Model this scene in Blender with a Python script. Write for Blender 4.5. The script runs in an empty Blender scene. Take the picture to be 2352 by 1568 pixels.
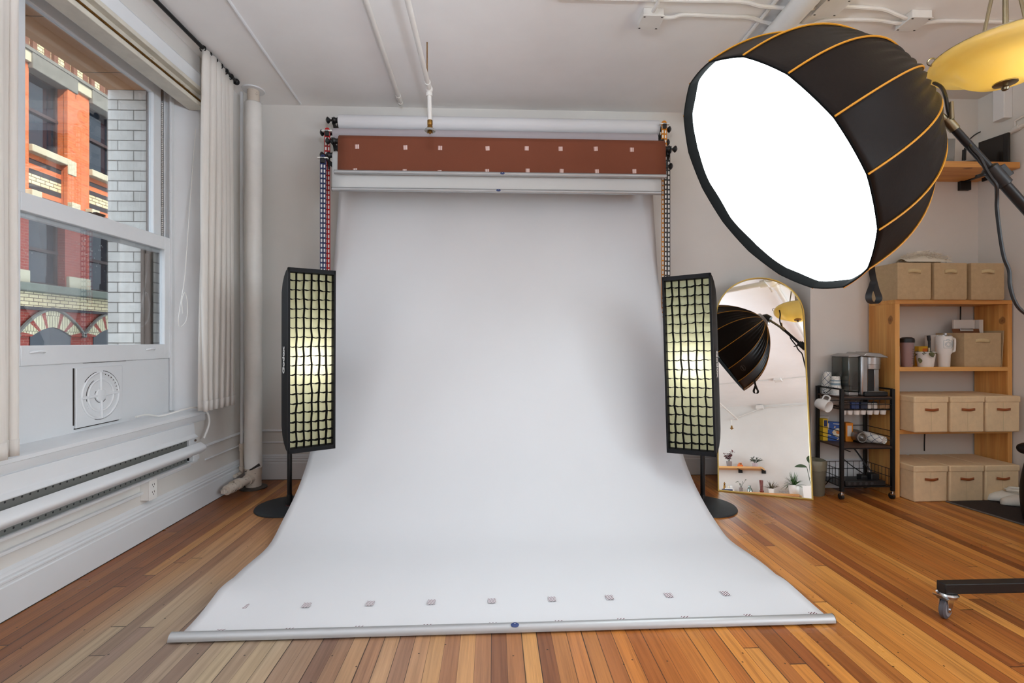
import bpy, bmesh, math, random
from mathutils import Vector, Matrix
from math import sin, cos, pi, radians, sqrt, floor

C = bpy.context.scene.collection
SC = bpy.context.scene
R = random.Random(7)

# ------------------------------------------------------------------ camera
F, CX, Y0, EYE, TH = 1111.0, 1176.0, 782.0, 1.215, 0.040
cd = bpy.data.cameras.new('camera')
cd.sensor_width = 36.0
cd.lens = F / 2352 * 36
cd.shift_y = -2.0 / 2352
cd.clip_start = 0.05
cd.clip_end = 200
cam = bpy.data.objects.new('camera', cd)
C.objects.link(cam)
cam.location = (0, 0, EYE)
cam.rotation_euler = (pi / 2, 0, -TH)
SC.camera = cam
# ------------------------------------------------------------------ exposure
SC.view_settings.view_transform = 'Standard'
SC.view_settings.look = 'None'
SC.view_settings.gamma = 1
SC.view_settings.use_curve_mapping = False
SC.view_settings.exposure = 0.22
SC.cycles.use_denoising = True
SC.cycles.max_bounces = 10
SC.cycles.diffuse_bounces = 6
SC.cycles.transparent_max_bounces = 16
SC.cycles.caustics_reflective = False
SC.cycles.caustics_refractive = False
SC.cycles.sample_clamp_indirect = 6
# ------------------------------------------------------------------ world and sun
SKY = 2.6
wd = bpy.data.worlds.new('sky')
SC.world = wd
wd.use_nodes = True
bg = wd.node_tree.nodes['Background']
bg.inputs[0].default_value = (0.80, 0.90, 1.0, 1)
bg.inputs[1].default_value = SKY


def light(name, kind, loc, energy, color=(1, 1, 1), **kw):
    d = bpy.data.lights.new(name, kind)
    d.energy = energy
    d.color = color
    o = bpy.data.objects.new(name, d)
    C.objects.link(o)
    o.location = loc
    for k, v in kw.items():
        setattr(d, k, v)
    return o


sun = light('sun', 'SUN', (6, -6, 20), 8.2, (1.0, 0.90, 0.76), angle=0.009)
sun.rotation_euler = Vector((-0.70, 0.42, -0.58)).to_track_quat('-Z', 'Y').to_euler()
# fill light added at unseen windows behind the photographer, left and right walls
WIN_Y = (0.25, -1.75, -3.55)
ADDED_WIN_R = (-0.9, -2.9)
WL, WR, OCT, STRIP_W, PEN, PEN_FILL = 12.0, 72.0, 5.5, 1.2, 15.0, 100.0
COL_WL, COL_WR = (0.84, 0.92, 1.0), (0.80, 0.91, 1.0)
for i, wy in enumerate(WIN_Y):
    a = light('window_daylight', 'AREA', (-2.34, wy, 2.0), WL, COL_WL, shape='RECTANGLE', size=1.6, size_y=1.55)
    a.rotation_euler = (0, -pi / 2, 0)
for i, wy in enumerate(ADDED_WIN_R):
    a = light('window_daylight', 'AREA', (4.22, wy, 2.0), WR, COL_WR, shape='RECTANGLE', size=1.6, size_y=1.55)
    a.rotation_euler = (0, pi / 2, 0)

# ------------------------------------------------------------------ pixel -> place
COS_T, SIN_T = cos(TH), sin(TH)


def ray(u, v):
    a = (u - CX) / F
    b = (Y0 - v) / F
    return Vector((a * COS_T + SIN_T, -a * SIN_T + COS_T, b))


O = Vector((0, 0, EYE))


def onx(u, v, x):
    r = ray(u, v)
    return O + r * (x / r.x)


def ony(u, v, y):
    r = ray(u, v)
    return O + r * (y / r.y)


def onz(u, v, z):
    r = ray(u, v)
    return O + r * ((z - EYE) / r.z)


def ond(u, v, d):
    return O + ray(u, v) * d


# ------------------------------------------------------------------ materials
def lin(c):
    def f(v):
        v /= 255.0
        return v / 12.92 if v <= 0.04045 else ((v + 0.055) / 1.055) ** 2.4
    return (f(c[0]), f(c[1]), f(c[2]), 1)


MATS = {}


def nodes(name):
    m = bpy.data.materials.new(name)
    m.use_nodes = True
    nt = m.node_tree
    b = nt.nodes['Principled BSDF']
    return m, nt, b


def N(nt, typ, **kw):
    n = nt.nodes.new(typ)
    for k, v in kw.items():
        if k.startswith('i_'):
            n.inputs[int(k[2:])].default_value = v
        else:
            setattr(n, k, v)
    return n


def math_(nt, op, a, b=None, c=None):
    n = nt.nodes.new('ShaderNodeMath')
    n.operation = op
    for i, v in enumerate((a, b, c)):
        if v is None:
            continue
        if isinstance(v, (int, float)):
            n.inputs[i].default_value = v
        else:
            nt.links.new(v, n.inputs[i])
    return n.outputs[0]


def mixc(nt, fac, a, b, mode='MIX'):
    n = nt.nodes.new('ShaderNodeMix')
    n.data_type = 'RGBA'
    n.blend_type = mode
    for s, v in ((n.inputs[0], fac), (n.inputs[6], a), (n.inputs[7], b)):
        if isinstance(v, (int, float)):
            s.default_value = v
        elif isinstance(v, tuple):
            s.default_value = v
        else:
            nt.links.new(v, s)
    return n.outputs[2]


def ramp(nt, fac, stops, interp='LINEAR'):
    n = nt.nodes.new('ShaderNodeValToRGB')
    n.color_ramp.interpolation = interp
    e = n.color_ramp.elements
    while len(e) < len(stops):
        e.new(0.5)
    for i, (p, c) in enumerate(stops):
        e[i].position = p
        e[i].color = c
    nt.links.new(fac, n.inputs[0])
    return n.outputs[0]


def objco(nt):
    return nt.nodes.new('ShaderNodeTexCoord').outputs['Object']


def noise(nt, co, scale, detail=3, rough=0.5, stretch=None):
    if stretch:
        mp = N(nt, 'ShaderNodeMapping')
        mp.inputs['Scale'].default_value = stretch
        nt.links.new(co, mp.inputs[0])
        co = mp.outputs[0]
    n = N(nt, 'ShaderNodeTexNoise')
    n.inputs['Scale'].default_value = scale
    n.inputs['Detail'].default_value = detail
    n.inputs['Roughness'].default_value = rough
    nt.links.new(co, n.inputs['Vector'])
    return n.outputs[0]


def bump(nt, b, h, strength=0.2, dist=0.01):
    n = N(nt, 'ShaderNodeBump')
    n.inputs['Strength'].default_value = strength
    n.inputs['Distance'].default_value = dist
    nt.links.new(h, n.inputs['Height'])
    nt.links.new(n.outputs[0], b.inputs['Normal'])


def plain(name, rgb, rough=0.6, metal=0.0, vary=0.0, vscale=4.0, bmp=0.0, bscale=60.0, spec=None, stretch=None, coat=0.0, sheen=0.0):
    if name in MATS:
        return MATS[name]
    m, nt, b = nodes(name)
    col = lin(rgb)
    b.inputs['Base Color'].default_value = col
    b.inputs['Roughness'].default_value = rough
    b.inputs['Metallic'].default_value = metal
    if spec is not None:
        b.inputs['Specular IOR Level'].default_value = spec
    if coat:
        b.inputs['Coat Weight'].default_value = coat
    if sheen:
        b.inputs['Sheen Weight'].default_value = sheen
    if vary or bmp:
        co = objco(nt)
        if vary:
            n = noise(nt, co, vscale, 4, 0.6, stretch)
            d = tuple(max(0, c * (1 - vary)) for c in col[:3]) + (1,)
            l = tuple(min(1, c * (1 + vary * 0.6)) for c in col[:3]) + (1,)
            nt.links.new(ramp(nt, n, [(0.3, d), (0.7, l)]), b.inputs['Base Color'])
        if bmp:
            bump(nt, b, noise(nt, co, bscale, 3, 0.6, stretch), bmp, 0.004)
    MATS[name] = m
    return m


def emis(name, rgb, strength):
    m, nt, b = nodes(name)
    b.inputs['Base Color'].default_value = (0.8, 0.8, 0.8, 1)
    b.inputs['Emission Color'].default_value = lin(rgb)
    b.inputs['Emission Strength'].default_value = strength
    return m


def cloth_lit(name, rgb, trans=0.5, rough=0.9, weave=0.0):
    """cloth or paper that lets light through"""
    m, nt, b = nodes(name)
    out = nt.nodes['Material Output']
    nt.nodes.remove(b)
    d = N(nt, 'ShaderNodeBsdfDiffuse')
    t = N(nt, 'ShaderNodeBsdfTranslucent')
    d.inputs[0].default_value = lin(rgb)
    t.inputs[0].default_value = lin(rgb)
    mx = N(nt, 'ShaderNodeMixShader')
    mx.inputs[0].default_value = trans
    nt.links.new(d.outputs[0], mx.inputs[1])
    nt.links.new(t.outputs[0], mx.inputs[2])
    nt.links.new(mx.outputs[0], out.inputs[0])
    if weave:
        co = objco(nt)
        n1 = noise(nt, co, 14, 5, 0.7, (6, 6, 0.4))
        c0 = lin(tuple(v * (1 - weave) for v in rgb))
        cr = ramp(nt, n1, [(0.3, c0), (0.7, lin(rgb))])
        nt.links.new(cr, d.inputs[0])
        nt.links.new(cr, t.inputs[0])
    return m


def glass(name, tint=(255, 255, 255), gloss=0.08, rough=0.0, spots=False):
    m, nt, b = nodes(name)
    out = nt.nodes['Material Output']
    nt.nodes.remove(b)
    t = N(nt, 'ShaderNodeBsdfTransparent')
    t.inputs[0].default_value = lin(tint)
    g = N(nt, 'ShaderNodeBsdfGlossy')
    g.inputs['Roughness'].default_value = rough
    lw = N(nt, 'ShaderNodeLayerWeight')
    lw.inputs[0].default_value = 0.25
    fac = math_(nt, 'MULTIPLY_ADD', lw.outputs['Fresnel'], 0.5, gloss * 0.3)
    mx = N(nt, 'ShaderNodeMixShader')
    nt.links.new(fac, mx.inputs[0])
    nt.links.new(t.outputs[0], mx.inputs[1])
    nt.links.new(g.outputs[0], mx.inputs[2])
    last = mx.outputs[0]
    if spots:
        co = objco(nt)
        v = N(nt, 'ShaderNodeTexVoronoi')
        v.inputs['Scale'].default_value = 38
        nt.links.new(co, v.inputs['Vector'])
        lo = noise(nt, co, 2.2, 2, 0.5)
        k = math_(nt, 'LESS_THAN', v.outputs['Distance'], math_(nt, 'MULTIPLY', math_(nt, 'SUBTRACT', lo, 0.42), 0.9))
        k = math_(nt, 'MULTIPLY', k, 0.30)
        df = N(nt, 'ShaderNodeBsdfDiffuse')
        df.inputs[0].default_value = (0.8, 0.8, 0.78, 1)
        m2 = N(nt, 'ShaderNodeMixShader')
        nt.links.new(k, m2.inputs[0])
        nt.links.new(last, m2.inputs[1])
        nt.links.new(df.outputs[0], m2.inputs[2])
        last = m2.outputs[0]
    nt.links.new(last, out.inputs[0])
    return m


def floor_mat():
    m, nt, b = nodes('old fir floorboards')
    co = objco(nt)
    sep = N(nt, 'ShaderNodeSeparateXYZ')
    nt.links.new(co, sep.inputs[0])
    x, y = sep.outputs[0], sep.outputs[1]
    W = 0.0622
    wob = noise(nt, co, 0.8, 1)
    xs = math_(nt, 'DIVIDE', math_(nt, 'ADD', x, math_(nt, 'MULTIPLY', wob, 0.012)), W)
    row = math_(nt, 'FLOOR', xs)
    fx = math_(nt, 'FRACT', xs)
    w1 = N(nt, 'ShaderNodeTexWhiteNoise', noise_dimensions='1D')
    nt.links.new(row, w1.inputs['W'])
    yp = math_(nt, 'ADD', math_(nt, 'DIVIDE', y, 2.3), math_(nt, 'MULTIPLY', w1.outputs[0], 9.7))
    seg = math_(nt, 'FLOOR', yp)
    fy = math_(nt, 'FRACT', yp)
    cmb = N(nt, 'ShaderNodeCombineXYZ')
    nt.links.new(row, cmb.inputs[0])
    nt.links.new(seg, cmb.inputs[1])
    w2 = N(nt, 'ShaderNodeTexWhiteNoise', noise_dimensions='2D')
    nt.links.new(cmb.outputs[0], w2.inputs['Vector'])
    val = w2.outputs[0]
    base = ramp(nt, val, [(0.0, lin((138, 78, 34))), (0.16, lin((190, 118, 54))), (0.34, lin((212, 142, 66))),
                          (0.5, lin((168, 100, 48))), (0.66, lin((222, 156, 78))), (0.82, lin((196, 120, 52))), (1.0, lin((150, 84, 40)))])
    # grain runs along y, shifted for each board
    gv = N(nt, 'ShaderNodeCombineXYZ')
    nt.links.new(math_(nt, 'ADD', math_(nt, 'MULTIPLY', x, 55), math_(nt, 'MULTIPLY', val, 91)), gv.inputs[0])
    nt.links.new(math_(nt, 'MULTIPLY', y, 1.6), gv.inputs[1])
    nt.links.new(math_(nt, 'MULTIPLY', val, 37), gv.inputs[2])
    g1 = noise(nt, gv.outputs[0], 1.0, 5, 0.65)
    c1 = mixc(nt, 1.0, base, ramp(nt, g1, [(0.28, (0.60, 0.52, 0.46, 1)), (0.5, (0.98, 0.96, 0.94, 1)), (0.72, (1.18, 1.16, 1.12, 1))]), 'MULTIPLY')
    gv2 = N(nt, 'ShaderNodeCombineXYZ')
    nt.links.new(math_(nt, 'ADD', math_(nt, 'MULTIPLY', x, 380), math_(nt, 'MULTIPLY', val, 51)), gv2.inputs[0])
    nt.links.new(math_(nt, 'MULTIPLY', y, 5), gv2.inputs[1])
    g2 = noise(nt, gv2.outputs[0], 1.0, 3, 0.6)
    c1 = mixc(nt, 0.35, c1, ramp(nt, g2, [(0.3, (0.55, 0.5, 0.45, 1)), (0.65, (1.08, 1.08, 1.08, 1))]), 'MULTIPLY')
    # greyer boards: worn varnish, with cool window light put into the colour
    wn = noise(nt, co, 0.55, 3, 0.6)
    cl = lambda v: math_(nt, 'MAXIMUM', math_(nt, 'MINIMUM', v, 1.0), 0.0)
    f1 = cl(math_(nt, 'MULTIPLY_ADD', x, 2.6, 5.15))
    f2 = cl(math_(nt, 'MULTIPLY_ADD', x, -0.60, 0.34))
    f3 = cl(math_(nt, 'MULTIPLY_ADD', y, -0.50, 2.0))
    wear_sheen = math_(nt, 'MULTIPLY', math_(nt, 'MULTIPLY', f1, f2), f3)
    wear_sheen = cl(math_(nt, 'MULTIPLY', wear_sheen, math_(nt, 'MULTIPLY_ADD', wn, 1.4, 0.45)))
    grey = mixc(nt, 1.0, ramp(nt, val, [(0.0, lin((128, 108, 98))), (0.3, lin((178, 160, 134))), (0.55, lin((136, 116, 108))), (0.75, lin((188, 172, 144))), (1.0, lin((148, 128, 114)))]),
                ramp(nt, g1, [(0.28, (0.7, 0.68, 0.66, 1)), (0.7, (1.08, 1.08, 1.08, 1))]), 'MULTIPLY')
    c1 = mixc(nt, math_(nt, 'MULTIPLY', wear_sheen, 0.92), c1, grey)
    # grimy strip along the window wall
    c1 = mixc(nt, math_(nt, 'MULTIPLY', math_(nt, 'SUBTRACT', 1.0, f1), 0.6), c1, lin((104, 66, 38)), 'MULTIPLY')
    # dark stains and nail holes
    stn = noise(nt, co, 1.0, 4, 0.7, (22, 2.2, 1))
    sf = ramp(nt, stn, [(0.66, (0, 0, 0, 1)), (0.76, (1, 1, 1, 1))])
    c1 = mixc(nt, math_(nt, 'MULTIPLY', sf, 0.55), c1, lin((52, 34, 26)))
    vn = N(nt, 'ShaderNodeTexVoronoi', voronoi_dimensions='2D')
    vn.inputs['Scale'].default_value = 5.0
    nt.links.new(co, vn.inputs['Vector'])
    nh = math_(nt, 'LESS_THAN', vn.outputs['Distance'], 0.018)
    c1 = mixc(nt, math_(nt, 'MULTIPLY', nh, 0.85), c1, (0.01, 0.008, 0.006, 1))
    # gaps of uneven width
    gw = math_(nt, 'MULTIPLY_ADD', math_(nt, 'POWER', w1.outputs[0], 1.6), 0.062, 0.014)
    gap = math_(nt, 'LESS_THAN', fx, gw)
    endj = math_(nt, 'LESS_THAN', fy, 0.0020)
    gp = math_(nt, 'MAXIMUM', gap, endj)
    c1 = mixc(nt, math_(nt, 'MULTIPLY', gp, 0.85), c1, (0.018, 0.011, 0.008, 1))
    nt.links.new(c1, b.inputs['Base Color'])
    rg = ramp(nt, noise(nt, co, 1.7, 4, 0.6), [(0.3, (0.24, 0.24, 0.24, 1)), (0.7, (0.46, 0.46, 0.46, 1))])
    nt.links.new(rg, b.inputs['Roughness'])
    b.inputs['Specular IOR Level'].default_value = 0.45
    h = math_(nt, 'ADD', math_(nt, 'MULTIPLY', gp, -1.0), math_(nt, 'MULTIPLY', g1, 0.25))
    h = math_(nt, 'ADD', h, math_(nt, 'MULTIPLY', val, 0.3))
    bump(nt, b, h, 0.25, 0.002)
    return m


def brick_mat(name, c1, c2, mortar, bw, bh, axes=('Y', 'Z'), msize=0.006, rough=0.8, offset=0.5, bumpy=0.4):
    m, nt, b = nodes(name)
    co = objco(nt)
    sep = N(nt, 'ShaderNodeSeparateXYZ')
    nt.links.new(co, sep.inputs[0])
    cmb = N(nt, 'ShaderNodeCombineXYZ')
    nt.links.new(sep.outputs[axes[0]], cmb.inputs[0])
    nt.links.new(sep.outputs[axes[1]], cmb.inputs[1])
    br = N(nt, 'ShaderNodeTexBrick')
    br.offset = offset
    br.inputs['Color1'].default_value = lin(c1)
    br.inputs['Color2'].default_value = lin(c2)
    br.inputs['Mortar'].default_value = lin(mortar)
    br.inputs['Scale'].default_value = 1.0
    br.inputs['Mortar Size'].default_value = msize
    br.inputs['Mortar Smooth'].default_value = 0.1
    br.inputs['Brick Width'].default_value = bw
    br.inputs['Row Height'].default_value = bh
    nt.links.new(cmb.outputs[0], br.inputs['Vector'])
    n = noise(nt, co, 9, 4, 0.7)
    c = mixc(nt, 0.5, br.outputs['Color'], ramp(nt, n, [(0.3, (0.68, 0.66, 0.64, 1)), (0.7, (1.1, 1.1, 1.1, 1))]), 'MULTIPLY')
    nt.links.new(c, b.inputs['Base Color'])
    b.inputs['Roughness'].default_value = rough
    bump(nt, b, math_(nt, 'SUBTRACT', 1.0, br.outputs['Fac']), bumpy, 0.006)
    return m


def pine_mat(name, along='Z', thin='X', c_lo=(198, 132, 64), c_hi=(232, 178, 104), knots=True):
    m, nt, b = nodes(name)
    co = objco(nt)
    ix = 'XYZ'.index(along)
    stretch = [14, 14, 14]
    stretch[ix] = 0.9
    n1 = noise(nt, co, 1.0, 4, 0.55, tuple(stretch))
    st2 = [70, 70, 70]
    st2[ix] = 2
    n2 = noise(nt, co, 1.0, 3, 0.6, tuple(st2))
    c = ramp(nt, n1, [(0.32, lin(c_lo)), (0.5, lin(tuple((a + q) / 2 for a, q in zip(c_lo, c_hi)))), (0.66, lin(c_hi))])
    c = mixc(nt, 0.35, c, ramp(nt, n2, [(0.35, (0.72, 0.66, 0.6, 1)), (0.6, (1.05, 1.05, 1.05, 1))]), 'MULTIPLY')
    if knots:
        sp = N(nt, 'ShaderNodeSeparateXYZ')
        nt.links.new(co, sp.inputs[0])
        other = [a for a in 'XYZ' if a != along and a != thin][0]
        cb = N(nt, 'ShaderNodeCombineXYZ')
        warp = math_(nt, 'MULTIPLY', math_(nt, 'SUBTRACT', noise(nt, co, 14, 2), 0.5), 0.25)
        nt.links.new(math_(nt, 'MULTIPLY_ADD', sp.outputs[other], 6.5, warp), cb.inputs[0])
        nt.links.new(math_(nt, 'MULTIPLY_ADD', sp.outputs[along], 4.2, warp), cb.inputs[1])
        v = N(nt, 'ShaderNodeTexVoronoi', voronoi_dimensions='2D')
        v.inputs['Scale'].default_value = 1.0
        nt.links.new(cb.outputs[0], v.inputs['Vector'])
        vs_ = N(nt, 'ShaderNodeSeparateColor')
        nt.links.new(v.outputs['Color'], vs_.inputs[0])
        dist = math_(nt, 'DIVIDE', v.outputs['Distance'], math_(nt, 'MULTIPLY_ADD', vs_.outputs[1], 0.9, 0.45))
        dist = math_(nt, 'ADD', dist, math_(nt, 'MULTIPLY', math_(nt, 'LESS_THAN', vs_.outputs[0], 0.5), 5.0))
        kf = ramp(nt, dist, [(0.03, (1, 1, 1, 1)), (0.08, (0.7, 0.7, 0.7, 1)), (0.105, (0.9, 0.9, 0.9, 1)), (0.15, (0, 0, 0, 1))])
        c = mixc(nt, math_(nt, 'MULTIPLY', kf, 0.8), c, lin((104, 54, 24)))
    nt.links.new(c, b.inputs['Base Color'])
    b.inputs['Roughness'].default_value = 0.5
    bump(nt, b, n2, 0.08, 0.002)
    return m


def hatch_mat(name, base, ink, freq, ang):
    m, nt, b = nodes(name)
    co = objco(nt)
    mp = N(nt, 'ShaderNodeMapping')
    mp.inputs['Rotation'].default_value = (0, 0, ang)
    nt.links.new(co, mp.inputs[0])
    sep = N(nt, 'ShaderNodeSeparateXYZ')
    nt.links.new(mp.outputs[0], sep.inputs[0])
    f = math_(nt, 'FRACT', math_(nt, 'MULTIPLY', sep.outputs[0], freq))
    k = math_(nt, 'LESS_THAN', f, 0.42)
    nt.links.new(mixc(nt, k, lin(base), lin(ink)), b.inputs['Base Color'])
    b.inputs['Roughness'].default_value = 0.7
    return m


def wall_mat(name, rgb, chips=0.0):
    m, nt, b = nodes(name)
    co = objco(nt)
    n1 = noise(nt, co, 1.3, 4, 0.6)
    c0 = lin(tuple(v * 0.965 for v in rgb))
    c = ramp(nt, n1, [(0.3, c0), (0.7, lin(rgb))])
    if chips:
        n3 = noise(nt, co, 1.0, 6, 0.75, (26, 26, 26))
        n4 = noise(nt, co, 2.1, 2, 0.5)
        k = math_(nt, 'GREATER_THAN', math_(nt, 'ADD', n3, math_(nt, 'MULTIPLY', n4, 0.25)), 0.90 - chips)
        c = mixc(nt, math_(nt, 'MULTIPLY', k, 0.8), c, lin((70, 62, 56)))
    nt.links.new(c, b.inputs['Base Color'])
    b.inputs['Roughness'].default_value = 0.55
    bump(nt, b, noise(nt, co, 7, 4, 0.6), 0.10, 0.006)
    return m


M_WALL = wall_mat('white wall paint', (222, 219, 214))
M_CEIL = wall_mat('white ceiling paint', (244, 243, 242))
M_TRIM = plain('white gloss trim paint', (224, 226, 228), 0.38, vary=0.04, vscale=3, bmp=0.06, bscale=30)
M_CHIP = wall_mat('chipped white trim paint', (222, 224, 226), 0.05)
M_PIPE = plain('white painted pipe', (222, 219, 214), 0.45, vary=0.05, vscale=8, bmp=0.15, bscale=30)
M_CRACK = plain('dark paint crack', (48, 42, 38), 0.9)
M_FLOOR = floor_mat()
M_BLACK = plain('black metal', (22, 21, 22), 0.42, spec=0.4)
M_BLACKP = plain('black plastic', (26, 26, 27), 0.45)
M_FABB = plain('black nylon fabric', (30, 24, 21), 0.5, spec=0.10, vary=0.12, vscale=9, bmp=0.12, bscale=70)
M_FABB2 = plain('black softbox fabric', (20, 20, 23), 0.6, vary=0.12, vscale=6, bmp=0.1, bscale=50, spec=0.2)
M_CHROME = plain('chrome', (205, 206, 208), 0.18, 1.0)
M_STEEL = plain('brushed steel', (176, 176, 176), 0.32, 1.0, vary=0.08, vscale=12)
M_ALU = plain('satin aluminium', (186, 187, 188), 0.5, 0.75)
M_BRASS = plain('aged brass', (150, 110, 56), 0.38, 1.0, vary=0.3, vscale=40)
M_GOLD = plain('pale gold frame', (200, 172, 96), 0.28, 1.0)
M_NICKEL = plain('brushed nickel', (150, 140, 116), 0.35, 1.0)
M_PIPING = plain('amber piping tape', (214, 146, 24), 0.55)
M_PAPER = plain('white seamless paper', (219, 219, 221), 0.75, vary=0.015, vscale=1.2, bmp=0.05, bscale=2.2)
M_PAPERG = plain('light grey seamless paper', (214, 215, 214), 0.75)
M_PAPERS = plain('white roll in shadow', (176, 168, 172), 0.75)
M_PAPERB = plain('chestnut brown seamless paper', (122, 64, 40), 0.8, vary=0.05, vscale=3)
M_CORE = plain('cardboard core', (150, 122, 92), 0.8)
M_LINEN = cloth_lit('unbleached linen curtain', (250, 246, 241), 0.45, weave=0.03)
M_BIN = plain('khaki fabric bin', (190, 166, 130), 0.9, vary=0.08, vscale=40, bmp=0.2, bscale=240)
M_BINH = plain('beige bin handle', (203, 184, 142), 0.9)
M_CANVAS = plain('cream canvas box', (228, 202, 162), 0.9, vary=0.06, vscale=30, bmp=0.18, bscale=220)
M_LEATHER = plain('tan leather pull', (150, 76, 28), 0.55)
M_WHITE = plain('white glaze', (236, 235, 232), 0.25)
M_WHITEM = plain('white matt', (232, 230, 226), 0.6)
M_CARD = plain('white cardboard', (218, 212, 204), 0.7)
M_PINEZ = pine_mat('knotty pine upright', 'Z')
M_PINEX = pine_mat('knotty pine shelf', 'X', 'Z')
M_PINEW = pine_mat('pale pine wall shelf', 'X', (178, 122, 70), (210, 156, 100), knots=False)
M_RED = plain('red chain plastic', (176, 24, 26), 0.4)
M_BLUE = plain('navy chain plastic', (34, 46, 92), 0.4)
M_ORANGE = plain('orange chain plastic', (222, 140, 30), 0.4)
M_LINKW = plain('white chain plastic', (236, 236, 232), 0.4)
M_GREEN = plain('green leaf', (62, 96, 44), 0.5, vary=0.25, vscale=14)
M_GREEND = plain('dark green leaf', (44, 66, 36), 0.45, vary=0.2, vscale=14)
M_PLUM = plain('plum leaf', (104, 34, 48), 0.5, vary=0.3, vscale=20)
M_POTG = plain('grey pot', (136, 126, 124), 0.7)
M_POTL = plain('lilac grey pot', (184, 166, 170), 0.6)
M_SOIL = plain('potting soil', (48, 36, 28), 0.95)
M_GLASSC = glass('clear glass', (250, 252, 252), 0.2)
M_PANE = glass('window pane', (250, 252, 253), 0.05, spots=True)
M_PANEU = glass('upper window pane', (250, 252, 253), 0.05)


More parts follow.
